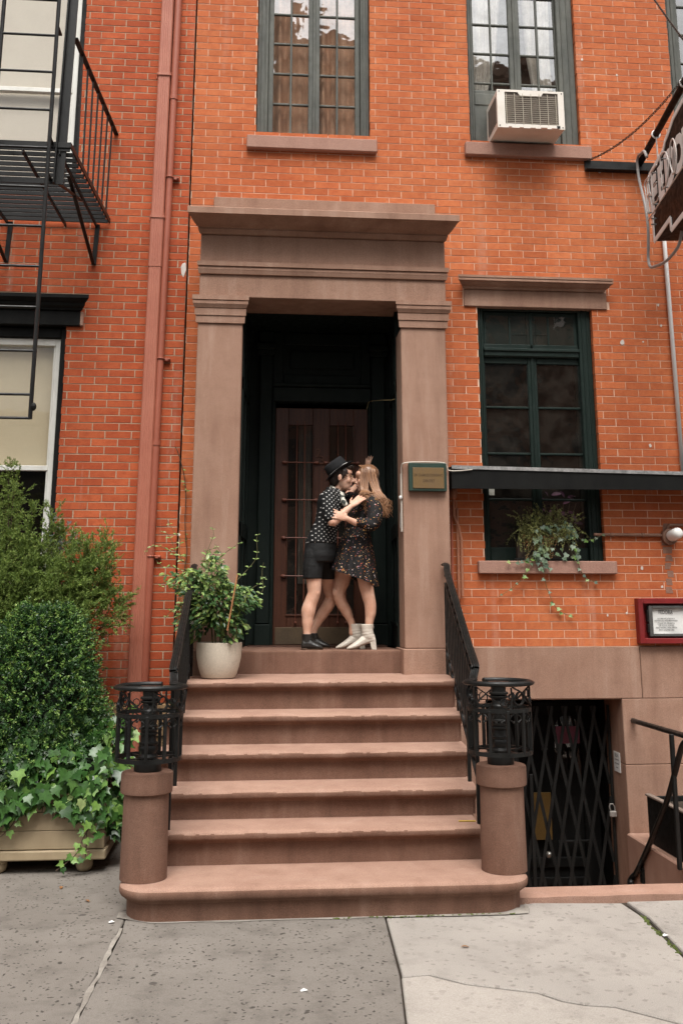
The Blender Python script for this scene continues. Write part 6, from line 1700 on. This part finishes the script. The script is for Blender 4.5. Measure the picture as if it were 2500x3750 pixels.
def rings(mb, rows, n=28, fold=None):
    """rows: (cx, cy, y, rx px, ry m) stacked horizontal ovals"""
    out = []
    for i, (a, b, y, rx, ry) in enumerate(rows):
        c = q(a, b, y); r = []
        for k in range(n):
            t = 2*math.pi*k/n; f = 1 + (fold(t, i/(len(rows)-1)) if fold else 0)
            r.append((c.x + rx*PXM*math.cos(t)*f, c.y + ry*math.sin(t)*f, c.z))
        out.append(r)
    mb.loft(out)
def hand(mb, wrist, d, nrm, size=1.0, curl=0.25, spread=0.10, thumb=1):
    """palm and five fingers; d = pointing direction, nrm = back of the hand"""
    w = Vector(wrist); d = Vector(d).normalized(); nrm = Vector(nrm); nrm = (nrm - d*nrm.dot(d)).normalized(); s = d.cross(nrm).normalized()
    k = size
    for t, hw, th in ((0.0,0.023,0.017),(0.03,0.030,0.016),(0.06,0.036,0.015),(0.085,0.036,0.013)):
        pass
    rg = []
    for t, hw, th in ((-0.01,0.022,0.017),(0.015,0.027,0.017),(0.045,0.036,0.016),(0.075,0.038,0.014),(0.092,0.035,0.011)):
        c = w + d*(t*k) - nrm*(0.3*t*k*curl); r = []
        for i in range(12):
            a = 2*math.pi*i/12; r.append(c + s*(hw*k*math.cos(a)) + nrm*(th*k*math.sin(a)))
        rg.append(r)
    mb.loft(rg)
    for i, (off, ln) in enumerate(((-0.029,0.062),(-0.010,0.074),(0.010,0.078),(0.028,0.068))):
        off *= thumb*-1 if False else 1
        b = w + d*(0.082*k) + s*(off*k) - nrm*(0.3*0.085*k*curl)
        dd = (d + s*(spread*(off/0.03))).normalized(); p1 = b + dd*(ln*0.42*k) - nrm*(ln*0.10*curl*k*2); p2 = p1 + (dd - nrm*curl*1.3).normalized()*(ln*0.32*k); p3 = p2 + (dd - nrm*curl*2.2).normalized()*(ln*0.28*k)
        mb.tube([b - dd*0.012*k, b, p1, p2, p3], [0.0090*k,0.0090*k,0.0084*k,0.0076*k,0.0058*k], 8); mb.ball(p3, 0.0058*k, 8, 6)
    b = w + d*(0.022*k) + s*(0.026*k*thumb); p1 = b + (d*0.6 + s*thumb*0.75 - nrm*0.25).normalized()*(0.036*k); p2 = p1 + (d*0.9 + s*thumb*0.3 - nrm*0.25).normalized()*(0.030*k)
    mb.tube([b - d*0.01*k, b, p1, p2], [0.013*k,0.0125*k,0.0095*k,0.0065*k], 8); mb.ball(p2, 0.0065*k, 8, 6)
def head(mb, c, f, u, k=1.0, nose=1.0):
    f = Vector(f).normalized(); u = Vector(u); u = (u - f*u.dot(f)).normalized(); l = u.cross(f); ax = (f, l, u)
    P = lambda a, b, cc: c + f*(a*k) + l*(b*k) + u*(cc*k)
    mb.ball(P(-0.008,0,0.020), (0.094*k,0.074*k,0.092*k), 20, 14, ax)            # skull
    mb.ball(P(0.026,0,-0.030), (0.064*k,0.060*k,0.075*k), 18, 12, ax)            # face
    mb.ball(P(0.038,0,-0.074), (0.046*k,0.046*k,0.040*k), 16, 10, ax)            # jaw
    mb.ball(P(0.068,0,-0.098), (0.020*k,0.022*k,0.017*k), 12, 8, ax)             # chin
    mb.ball(P(0.058,0,0.038), (0.036*k,0.056*k,0.036*k), 14, 10, ax)             # brow
    for s in (-1, 1): mb.ball(P(0.056,0.034*s,-0.030), (0.030*k,0.026*k,0.028*k), 12, 8, ax)   # cheeks
    mb.tube([P(0.082,0,0.022), P(0.093,0,0.002), P(0.108*nose,0,-0.022), P(0.112*nose,0,-0.030)], [0.008*k,0.0095*k,0.0120*k,0.0115*k], 10)
    mb.ball(P(0.112*nose,0,-0.030), 0.0120*k, 10, 8); mb.ball(P(0.094,0,-0.036), (0.014*k,0.018*k,0.010*k), 10, 8, ax)
    mb.ball(P(0.082,0,-0.054), (0.014*k,0.022*k,0.010*k), 10, 8, ax); mb.ball(P(0.084,0,-0.066), (0.0125*k,0.020*k,0.0075*k), 10, 8, ax)
    for s in (-1, 1):
        mb.ball(P(-0.010,0.077*s,-0.016), (0.018*k,0.009*k,0.030*k), 12, 8, ax); mb.ball(P(-0.016,0.082*s,-0.008), (0.012*k,0.009*k,0.018*k), 10, 8, ax)
    return P, ax

t = NT('skin'); col = t.mix(t.mapr(t.noise(16, 4, 0.6), 0.35, 0.68, 0, 1), (0.66,0.40,0.29), (0.57,0.31,0.21))
MAT['skin'] = t.finish(col, 0.5, t.bump(t.noise(140, 3), 0.05, 0.001), 0.35, **{'Subsurface Weight': 0.12, 'Subsurface Radius': (0.012,0.005,0.003)})
MAT['skin2'] = MAT['skin']
MAT['lip'] = m_plain('lips', (0.42,0.11,0.09), None, 9, 0.4, 0)
MAT['teeth'] = m_plain('teeth', (0.75,0.70,0.62), None, 9, 0.3, 0)
MAT['eye'] = m_plain('eye_dark', (0.03,0.018,0.012), None, 9, 0.3, 0)
MAT['hair_black'] = m_plain('dark_hair', (0.016,0.010,0.008), (0.028,0.017,0.012), 60, 0.45, 0.4, 90, stretch=(1,1,1))
t = NT('brown_hair'); r = t.rnd(); zz = t.n('ShaderNodeSeparateXYZ', {0: t.pos}).outputs[2]
col = t.mix(r, (0.14,0.062,0.028), (0.33,0.165,0.080)); col = t.mix(t.mapr(zz, 2.78, 2.48, 0, 0.55), col, (0.48,0.24,0.11))
MAT['hair_brown'] = t.finish(col, 0.36, None, 0.5, **{'Sheen Weight': 0.1})
t = NT('black_cotton'); h = t.math('ADD', t.noise(9, 3, 0.5, t.stretch(1,1,2.2)), t.math('MULTIPLY', t.noise(300, 2), 0.2))
MAT['black_cloth'] = t.finish(t.mix(t.noise(8), (0.007,0.007,0.007), (0.012,0.012,0.012)), 0.75, t.bump(h, 0.45, 0.02), 0.3)
MAT['felt'] = m_plain('black_felt', (0.012,0.012,0.013), None, 9, 0.9, 0.2, 150)
# shirt: small pale squares in a diamond lattice on black
t = NT('patterned_shirt'); xyz = t.n('ShaderNodeSeparateXYZ', {0: t.pos})
xx = t.math('ADD', xyz.outputs[0], t.math('MULTIPLY', xyz.outputs[1], 0.25)); s_ = 0.0285
rot = lambda a, b: t.math('ADD', t.math('MULTIPLY', xx, a/s_), t.math('MULTIPLY', xyz.outputs[2], b/s_))
fu = t.math('SUBTRACT', t.math('FRACT', t.math('ADD', rot(0.80,0.60), 100.0)), 0.5); fv = t.math('SUBTRACT', t.math('FRACT', t.math('ADD', rot(0.60,-0.80), 100.0)), 0.5)
da = t.math('ABSOLUTE', t.math('ADD', fu, fv)); db = t.math('ABSOLUTE', t.math('SUBTRACT', fu, fv))
mask = t.math('LESS_THAN', t.math('MAXIMUM', da, db), 0.205)
MAT['shirt'] = t.finish(t.mix(mask, (0.012,0.012,0.012), (0.52,0.50,0.48)), 0.8, t.bump(t.noise(12, 4), 0.7, 0.02), 0.2)
# dress: confetti of small flowers on black
t = NT('floral_dress'); v = t.voro(74, vec=t.n('ShaderNodeVectorMath', {0: t.pos, 1: t.n('ShaderNodeVectorMath', {0: t.noise(120, 2, out=1), 'Scale': 0.012}, operation='SCALE').outputs[0]}, operation='ADD').outputs[0]); cs = t.n('ShaderNodeSeparateColor', {0: v.outputs['Color']})
dot = t.math('MULTIPLY', t.math('LESS_THAN', v.outputs['Distance'], t.mapr(cs.outputs[1], 0, 1, 0.10, 0.40)), t.math('GREATER_THAN', cs.outputs[0], 0.40))
pc = t.ramp(cs.outputs[2], [(0.0,(0.60,0.22,0.06)),(0.25,(0.66,0.36,0.12)),(0.45,(0.70,0.50,0.30)),(0.62,(0.48,0.10,0.06)),(0.75,(0.62,0.52,0.50)),(0.9,(0.50,0.24,0.30)),(1.0,(0.24,0.26,0.16))]); 
pc.node.color_ramp.interpolation = 'CONSTANT'
MAT['dress'] = t.finish(t.mix(dot, (0.010,0.009,0.009), pc), 0.75, t.bump(t.noise(16, 4, 0.6, t.stretch(1,1,0.3)), 0.8, 0.02), 0.25)
t = NT('scarf'); MAT['scarf'] = t.finish(t.mix(t.mapr(t.noise(30, 2), 0.47, 0.53, 0, 1), (0.55,0.52,0.44), (0.03,0.035,0.03)), 0.5)
MAT['shoe_black'] = m_plain('black_leather', (0.014,0.013,0.012), (0.028,0.026,0.022), 14, 0.4, 0.25, 60, 0.5)
MAT['sole'] = m_plain('brown_sole', (0.10,0.055,0.032), None, 9, 0.7, 0)
MAT['boot_white'] = m_plain('pale_leather', (0.62,0.56,0.48), (0.56,0.50,0.42), 8, 0.28, 0.25, 24, 0.5, dist=0.01)
MAT['wire_gold'] = m_plain('gold_wire', (0.7,0.5,0.3), None, 9, 0.25, 0, metal=0.9)

# ---- first person: hat, patterned shirt, black shorts, leaning in from the left
pa = thing('person', 'person in black hat, patterned black shirt and shorts leaning towards the other', 'person', q(400, 2156, 0.0))
b = MB()
HC = q(688, 412, -0.01); Pf, ax1 = head(b, HC, (1.0, -0.10, -0.06), (0.05, 0, 1), 1.0)
limb(b, [(610,610,0.0,50),(645,560,0.0,47),(672,505,0.0,47)])
rings(b, [(610,560,0.0,60,0.06),(595,620,0.0,110,0.14),(590,740,0.0,120,0.15),(560,880,0.0,112,0.14),(520,980,0.0,112,0.135),(485,1090,0.0,125,0.145),(470,1200,0.0,130,0.15)])
limb(b, [(430,1180,-0.07,95),(408,1380,-0.075,84),(412,1520,-0.075,74),(410,1608,-0.075,66),(382,1690,-0.07,67),(358,1775,-0.07,72),(350,1880,-0.075,57),(346,1985,-0.08,40),(346,2080,-0.08,42)])
b.ball(q(432,1600,-0.085), (0.036,0.045,0.045), 12, 8)
limb(b, [(520,1200,0.09,90),(560,1400,0.13,80),(590,1560,0.17,68),(606,1640,0.19,63),(572,1725,0.19,64),(520,1805,0.20,58),(470,1890,0.20,46),(432,1965,0.20,39),(420,2070,0.20,40)])
limb(b, [(545,645,-0.155,55),(552,760,-0.20,50),(572,893,-0.235,46),(590,900,-0.235,44),(655,845,-0.235,43),(710,790,-0.225,34),(752,752,-0.215,27),(768,738,-0.212,25)])
hand(b, q(768,738,-0.212), q(880,628,-0.185)-q(768,738,-0.212), (-0.35,-0.88,0.3), 0.98, 0.32, 0.10, -1)
limb(b, [(655,650,0.15,52),(690,600,0.26,46),(790,560,0.42,42),(800,545,0.44,40),(900,440,0.52,34),(985,350,0.575,25)])
hand(b, Vector((0.450,0.60,2.925)), (0.16,0.10,0.98), (-0.75,-0.6,0.0), 0.92, 0.10, 0.25, -1)
solid(b, 'body', MAT['skin'], pa, 0.0048, 3)
m = MB(); ff, ll, uu = [Vector(a) for a in ax1]
for s in (-1, 1):
    m.ball(Pf(0.083,0.031*s,0.004), (0.006,0.011,0.0035), 8, 6, ax1)
m.build('eye', MAT['eye'], pa)
m = MB()
for s in (-1, 1): m.tube([Pf(0.092,0.014*s,0.024), Pf(0.093,0.030*s,0.030), Pf(0.082,0.048*s,0.026)], 0.0035, 6)
m.build('eyebrow', MAT['hair_black'], pa)
m = MB(); m.ball(Pf(0.093,0,-0.055), (0.006,0.016,0.0035), 8, 6, ax1); m.ball(Pf(0.093,0,-0.065), (0.006,0.015,0.004), 8, 6, ax1); m.build('lips', MAT['lip'], pa)
m = MB()          # short dark hair
m.ball(Pf(-0.022,0,0.026), (0.096,0.080,0.096), 20, 14, ax1); m.ball(Pf(-0.058,0,-0.030), (0.050,0.066,0.060), 14, 10, ax1)
for s in (-1, 1): m.tube([Pf(0.020,0.070*s,0.045), Pf(0.018,0.074*s,0.005), Pf(0.014,0.075*s,-0.028)], [0.020,0.015,0.006], 8)
for i in range(26):
    a = random.uniform(-1,1); p0 = Pf(0.040+random.uniform(0,.03), 0.05*a, 0.085+random.uniform(-.012,.012)); m.tube([p0, p0+ff*0.022+uu*random.uniform(-.002,.014)+ll*random.uniform(-.01,.01), p0+ff*0.034-uu*0.012+ll*random.uniform(-.015,.015)], [0.009,0.007,0.003], 6)
for i in range(18):
    p0 = Pf(0.015+random.uniform(-.015,.02), -0.070, 0.045+random.uniform(-.03,.03)); m.tube([p0, p0-ll*0.010+ff*0.014-uu*0.012, p0-ll*0.008+ff*0.026-uu*0.026], [0.008,0.006,0.003], 6)
solid(m, 'hair', MAT['hair_black'], pa, 0.005, 1)
# hat, pushed back on the head
hn = Vector((-0.60, 0.02, 0.80)).normalized(); hx = Vector((0.80, -0.08, 0.60)); hx = (hx - hn*hx.dot(hn)).normalized(); hy = hn.cross(hx)
ho = q(668, 352, -0.005)
def oval(r1, r2, h, wave=0.0, n=36, dent=0.0): return [ho + hx*(r1*math.cos(a)*(1 - dent*0.0)) + hy*(r2*math.sin(a)) + hn*(h + wave*math.cos(2*a)) for a in np.linspace(0, 2*math.pi, n+1)[:-1]]
m = MB(); m.loft([oval(0.100,0.086,0.004), oval(0.138,0.122,0.006,-0.007), oval(0.142,0.126,0.009,-0.008), oval(0.138,0.122,0.012,-0.007), oval(0.100,0.086,0.012)]); hat = m.build('hat', MAT['felt'], pa, smooth=True)
m = MB(); m.loft([oval(0.100,0.086,0.006), oval(0.099,0.085,0.040), oval(0.094,0.080,0.080), oval(0.090,0.075,0.098), oval(0.078,0.062,0.104), oval(0.050,0.030,0.092), oval(0.02,0.01,0.088)]); m.build('hat_crown', MAT['felt'], hat, smooth=True)
m = MB(); m.loft([oval(0.1015,0.0875,0.014), oval(0.1015,0.0875,0.022)], caps=False); m.build('hat_band', m_plain('white_hat_band', (0.6,0.58,0.55), None, 9, 0.6, 0), hat)
m = MB()
for s in (-1, 1):
    m.tube([Pf(0.100,0.030*s,0.000)+ll*0.023*math.cos(a)+uu*0.019*math.sin(a) for a in np.linspace(0, 6.4, 18)], 0.0016, 5); m.tube([Pf(0.099,0.052*s,0.006), Pf(0.050,0.074*s,0.010), Pf(-0.005,0.080*s,0.006)], 0.0018, 5)
m.tube([Pf(0.104,-0.008,0.006), Pf(0.106,0.0,0.008), Pf(0.104,0.008,0.006)], 0.0016, 5); m.build('glasses', MAT['wire_gold'], pa)
m = MB()          # shirt
rings(m, [(604,535,0.0,64,0.068),(598,565,0.0,98,0.120),(590,610,0.0,132,0.168),(587,680,0.0,148,0.178),(584,770,0.0,146,0.172),(562,860,0.0,138,0.162),(524,950,0.0,138,0.158),(492,1040,0.0,150,0.166),(482,1104,0.0,160,0.174)])
limb(m, [(560,630,-0.145,72),(542,730,-0.195,74),(556,850,-0.225,70)])
limb(m, [(655,640,0.13,66),(690,605,0.25,62),(740,580,0.34,58)])
solid(m, 'shirt', MAT['shirt'], pa, 0.006, 3)
m = MB(); m.tube([q(560,520,0.05), q(548,545,-0.05), q(590,585,-0.115), q(660,630,-0.13), q(700,700,-0.13)], [0.012,0.018,0.020,0.018,0.010], 8); m.build('collar', MAT['shirt'], pa, smooth=True)
m = MB(); m.tube(spline([q(596,500,0.045),q(592,530,-0.02),q(622,560,-0.060),q(660,590,-0.085),q(690,615,-0.105)]), 0.020, 8)
m.tube(spline([q(680,606,-0.105),q(685,650,-0.145),q(700,700,-0.165),q(722,730,-0.165)]), [0.012]+[0.020]*12+[0.024]*12, 8); m.ball(q(688,622,-0.125), 0.020, 8, 6); m.build('scarf', MAT['scarf'], pa, smooth=True)
m = MB()          # shorts
rings(m, [(482,1070,0.0,148,0.160),(478,1140,0.0,158,0.172),(470,1230,0.0,164,0.180),(465,1290,0.0,150,0.17)])
limb(m, [(420,1230,-0.07,112),(400,1340,-0.075,104),(396,1452,-0.075,98)]); limb(m, [(520,1230,0.08,104),(548,1340,0.11,96),(566,1466,0.14,88)])
so = solid(m, 'shorts', MAT['black_cloth'], pa, 0.006, 2)
for vv in so.data.vertices:          # flat hems
    lim = FLOOR + (2156-1456)*0.000826
    if vv.co.z < lim: vv.co.z = lim - (lim-vv.co.z)*0.12
def last(mb, secs, y, yoff=0.0):
    """a foot built from upright sections: (cx, top cy, bottom cy, half width m)"""
    out = []
    for a, t0, b0, hw in secs:
        zt, zb = q(0, t0, 0).z, q(0, b0, 0).z; x = q(a, 0, 0).x; r = []
        for k in range(16):
            an = 2*math.pi*k/16; cz = math.cos(an); sz = math.sin(an)
            f = abs(sz)**0.7*(1 if sz > 0 else -1)
            wd = hw*(1 - 0.30*max(0, f)) * (abs(cz)**0.8*(1 if cz > 0 else -1))
            r.append((x, y + yoff + wd, (zt+zb)/2 + (zt-zb)/2*f))
        out.append(r)
    mb.loft(out)
def shoe(dx, y, parent, sx=1.0):
    X = lambda v: 345 + dx + (v-345)*sx
    m = MB()
    last(m, [(X(288),2110,2140,0.014),(X(292),2080,2146,0.028),(X(305),2045,2148,0.034),(X(340),2032,2148,0.037),(X(375),2044,2148,0.038),(X(402),2066,2148,0.039),(X(430),2084,2148,0.041),(X(458),2096,2148,0.041),(X(480),2108,2148,0.034),(X(494),2124,2147,0.020),(X(499),2134,2146,0.008)], y)
    m.loft([[(q(c,0,0).x + rx*PXM*math.cos(a), y + ry*math.sin(a), q(0,cy,0).z) for a in np.linspace(0,2*math.pi,19)[:-1]] for c, cy, rx, ry in ((X(340),2002,48,0.040),(X(340),2030,47,0.038),(X(342),2060,46,0.036),(X(345),2110,50,0.034))])
    o = solid(m, 'shoe', MAT['shoe_black'], parent, 0.004, 1)
    m = MB(); sp = []
    for i in range(26):
        a = 2*math.pi*i/26; L = q(X(499),0,0).x - q(X(288),0,0).x; xm = q((X(499)+X(288))/2,0,0).x
        sp.append((xm + L/2*1.02*math.cos(a), y + 0.041*math.sin(a)*(1+0.10*math.cos(a)), FLOOR+0.0005))
    m.prism(sp, (0,0,0.0085)); m.bev(q(X(290),0,0).x, q(X(350),0,0).x, y-0.034, y+0.034, FLOOR+0.0004, FLOOR+0.012, 0.003); m.build('sole', MAT['sole'], o)
    m = MB()
    for k in range(6):
        c = q(X(372+k*13), 2034+k*12, y); m.tube([c+Vector((-0.004,-0.026,-0.004)), c+Vector((0.006,-0.012,0.006)), c+Vector((0.006,0.012,0.006)), c+Vector((-0.004,0.026,-0.004))], 0.0026, 5)
    m.tube([q(X(372),2010,y), q(X(378),1985,y), q(X(372),1978,y), q(X(366),2000,y)], 0.002, 5)
    m.build('laces', MAT['shoe_black'], o)
shoe(0, -0.085, pa)
shoe(88, 0.20, pa, 1.08)

# ---- second person: long brown hair, floral dress, pale boots, back against the doorway
pb2 = thing('person', 'person with long brown hair, floral black dress and pale heeled ankle boots', 'person', q(900, 2156, 0.05))
b = MB(); y2 = 0.02
HC2 = q(950, 418, y2); Pg, ax2 = head(b, HC2, (-1.0, -0.06, -0.10), (-0.02, 0, 1), 0.97, 0.97)
limb(b, [(955,650,y2,46),(958,590,y2,42),(962,530,y2,44)])
rings(b, [(950,600,y2,60,0.06),(930,670,y2,110,0.13),(900,780,y2,110,0.135),(870,920,y2,104,0.12),(850,1040,y2,118,0.135),(845,1180,y2,130,0.15)])
limb(b, [(780,1180,0.08,80),(722,1380,0.11,94),(705,1470,0.11,86),(672,1600,0.10,66),(700,1690,0.11,62),(752,1780,0.12,57),(790,1860,0.12,40),(812,1925,0.12,36),(815,2000,0.12,38)])
b.ball(q(640,1596,0.085), (0.034,0.04,0.045), 12, 8)
limb(b, [(885,1180,-0.02,84),(918,1400,-0.035,84),(930,1500,-0.04,77),(952,1620,-0.045,66),(972,1710,-0.045,61),(975,1790,-0.045,57),(965,1870,-0.045,45),(958,1930,-0.045,38),(950,2010,-0.045,40)])
limb(b, [(985,690,-0.12,56),(1010,800,-0.16,50),(985,920,-0.19,42),(900,920,-0.215,40),(820,912,-0.235,36),(760,890,-0.250,30),(722,872,-0.257,26)])
hand(b, q(722,872,-0.257), q(560,812,-0.275)-q(722,872,-0.257), (-0.10,-0.95,0.28), 1.0, 0.12, 0.16, 1)
solid(b, 'body', MAT['skin2'], pb2, 0.0048, 3)
fl, lr, ur = [Vector(a) for a in ax2]
m = MB()
for s in (-1, 1): m.ball(Pg(0.083,0.031*s,0.004), (0.006,0.012,0.003), 8, 6, ax2)
m.build('eye', MAT['eye'], pb2)
m = MB()
for s in (-1, 1): m.tube([Pg(0.090,0.014*s,0.022), Pg(0.091,0.030*s,0.028), Pg(0.080,0.046*s,0.024)], 0.0026, 6)
m.build('eyebrow', MAT['hair_brown'], pb2)
m = MB(); m.ball(Pg(0.093,0,-0.054), (0.006,0.019,0.0035), 8, 6, ax2); m.ball(Pg(0.092,0,-0.068), (0.006,0.017,0.004), 8, 6, ax2); m.build('lips', MAT['lip'], pb2)
m = MB(); m.ball(Pg(0.0925,0,-0.061), (0.005,0.016,0.004), 8, 6, ax2); m.build('teeth', MAT['teeth'], pb2)
m = MB()          # hair: a cap and many tapering locks
m.ball(Pg(-0.020,0,0.030), (0.098,0.084,0.094), 20, 14, ax2); m.ball(Pg(-0.050,0,-0.060), (0.060,0.074,0.100), 16, 12, ax2); m.ball(q(1040,640,y2), (0.070,0.10,0.13), 14, 10)
hair = solid(m, 'hair', MAT['hair_brown'], pb2, 0.006, 2)
m = MB()
for i in range(520):
    side = -1 if random.random() < 0.78 else 1
    a0 = random.uniform(-0.35, 1.0)                       # 1 = back of the head, negative = in front of the ear
    root = Pg(0.060 - 0.110*max(0,a0) - 0.02*random.random(), 0.012*(-side if False else side*-1)*0 + random.uniform(-0.012,0.012), 0.118 - 0.045*max(0,a0)**2)
    out = 0.086 + random.uniform(0, 0.010)
    yy = HC2.y + (-out if side < 0 else out)*random.uniform(0.55, 1.0)
    fx = -0.062 + 0.142*(a0+0.35)/1.35                    # along the head, face to back
    p1 = Vector((HC2.x + fx*0.8, HC2.y + (yy-HC2.y)*0.75, HC2.z + 0.075)); p2 = Vector((HC2.x + fx*1.0, yy, HC2.z - 0.010))
    xe = 905 + 235*(a0+0.35)/1.35 + random.uniform(-28, 28); ze = random.uniform(700, 830) - (70 if a0 < 0 else 0)
    e = q(xe, ze, 0); ysh = -0.165 if side < 0 else 0.15
    p3 = Vector((HC2.x + fx*0.9 + (0.030 if a0 > 0.3 else -0.004), y2 + (ysh*0.75), HC2.z - 0.115)); ph = random.uniform(0, 6.28)
    p4 = Vector((p3.x*0.45 + e.x*0.55 + 0.030*math.sin(ph), y2 + ysh*random.uniform(0.85,1.1), p3.z*0.5 + e.z*0.5)); p5 = Vector((e.x + 0.034*math.sin(ph+2.4), y2 + ysh*random.uniform(0.8,1.15), e.z + 0.03)); p6 = Vector((e.x + 0.030*math.sin(ph+4.4), y2 + ysh*random.uniform(0.8,1.1), e.z - 0.02))
    S = spline([root, p1, p2, p3, p4, p5, p6], 4); n = len(S)
    m.tube(S, [(0.0046 if j < n*0.6 else 0.0046*(1.25 - j/n*0.95))*(0.8 + 0.3*math.sin(j*0.4+ph)*0.4) for j in range(n)], 4)
m.build('hair_locks', MAT['hair_brown'], hair, smooth=True)
m = MB()          # dress
pl = lambda a, u: 0.035*u*math.sin(a*11+1.0) + 0.030*u*math.sin(a*17+2*u)
rings(m, [(950,606,y2,62,0.070),(942,630,y2,96,0.115),(926,680,y2,130,0.158),(905,770,y2,136,0.160),(880,860,y2,130,0.150),(858,950,y2,134,0.142),(848,1000,y2,140,0.146),(838,1060,y2,158,0.158)], 36)
limb(m, [(968,665,-0.10,80),(1006,760,-0.150,84),(1000,860,-0.180,82),(965,925,-0.200,70),(890,915,-0.220,58),(834,908,-0.235,46)])
limb(m, [(900,665,0.13,74),(860,620,0.17,70),(800,590,0.20,56)])
solid(m, 'dress', MAT['dress'], pb2, 0.006, 3)
m = MB(); rows = []; NS = 14
for i in range(NS):
    u = i/(NS-1); cyv = 1010 + 440*u; rx = 142 + 96*u**0.8; ccx = 846 - 32*u; ry = 0.146 + 0.062*u; r = []
    for k in range(96):
        a = 2*math.pi*k/96; f = 1 + (0.010+0.055*u)*math.sin(a*13+0.6*u) + 0.03*u*math.sin(a*5+1)
        c = q(ccx + rx*math.cos(a)*f, cyv + u*0.36*rx*math.cos(a)*1.0, y2 + ry*math.sin(a)*f); r.append(c)
    rows.append(r)
m.loft(rows, caps=False); m.build('skirt', MAT['dress'], pb2, smooth=True)
def boot(dx, y, parent):
    m = MB(); X = lambda v: v + dx
    last(m, [(X(1026),2062,2082,0.018),(X(1018),2035,2088,0.030),(X(995),1995,2092,0.036),(X(955),1985,2100,0.037),(X(920),1996,2110,0.036),(X(885),2026,2124,0.036),(X(850),2058,2138,0.037),(X(815),2084,2149,0.038),(X(785),2105,2154,0.034),(X(760),2121,2155,0.025),(X(744),2133,2154,0.014),(X(738),2140,2152,0.006)], y)
    m.loft([[(q(X(c),0,0).x + rx*PXM*math.cos(a), y + ry*math.sin(a), q(0,cy - dcy*math.cos(a),0).z) for a in np.linspace(0,2*math.pi,25)[:-1]] for c, cy, rx, ry, dcy in ((941,1908,65,0.048,0),(941,1935,63,0.047,0),(941,1960,59,0.045,0),(942,1972,61,0.047,6),(944,1984,57,0.044,8),(946,1998,61,0.047,10),(949,2010,57,0.044,10),(954,2026,62,0.045,10),(962,2050,60,0.040,8))])
    o = solid(m, 'boot', MAT['boot_white'], parent, 0.0038, 1)
    m = MB(); xb, xf = q(X(1030),0,0).x, q(X(982),0,0).x; xb2, xf2 = q(X(1022),0,0).x, q(X(962),0,0).x; zt_ = q(0,2070,0).z
    m.hexa([(xf,y-0.027,FLOOR+0.0005),(xb,y-0.027,FLOOR+0.0005),(xb,y+0.027,FLOOR+0.0005),(xf,y+0.027,FLOOR+0.0005),(xf2,y-0.030,zt_),(xb2,y-0.030,zt_),(xb2,y+0.030,zt_),(xf2,y+0.030,zt_)]); m.build('heel', MAT['boot_white'], o)
    m = MB(); m.tube([q(X(1003),1925,y-0.012), q(X(1006),1950,y-0.012)], 0.0022, 5); m.build('zip_pull', MAT['steel'], o)
boot(0, -0.045, pb2)
boot(-92, 0.12, pb2)
# ------------------------------------------------------------------ houses across the street, out of view; heights shaped for reflections and sky light
opp = thing('opposite_house', 'tall brick house across the street, shaped for its reflection in the upper window panes', 'house', (4, -17, 0))
m = MB(); m.box(-0.8, 10.5, -24, -17.0, -0.16, 17.2); m.box(-0.8, 3.0, -24, -17.0, 17.2, 18.0); m.box(-0.8, 0.8, -24, -17.0, 18.0, 18.6)
ow = m.build('wall', MAT['brick_red_far'], opp)
m = MB(); m.bev(-0.9, 10.6, -17.4, -16.7, 16.7, 17.15, 0.05); m.build('cornice', MAT['stone'], opp)
for f in range(5):
    for i in range(4):
        m = MB(); x = 0.2 + i*2.7; z = 1.5 + f*3.0; m.bev(x, x+1.1, -17.02, -16.92, z, z+1.9, 0.02); m.build('window', MAT['glass_far'], opp)
        m = MB(); m.bev(x-0.1, x+1.2, -17.05, -16.9, z-0.15, z-0.02, 0.02); m.build('sill', MAT['stone'], opp)
low = thing('opposite_house', 'unseen brick house beside the tall one, kept low to let sky light in', 'house', (-8, -17, 0))
m = MB(); m.box(-16, -1.2, -24, -17.0, -0.16, 6.5); m.build('wall', MAT['brick_red_far'], low)
for i in range(5):
    for f in range(2):
        m = MB(); x = -15 + i*2.8; z = 1.2+f*2.8; m.bev(x, x+1.1, -17.02, -16.92, z, z+1.7, 0.02); m.build('window', MAT['glass_far'], low)
m = MB(); m.bev(-16.1, -1.1, -17.3, -16.8, 6.2, 6.6, 0.05); m.build('cornice', MAT['stone'], low)
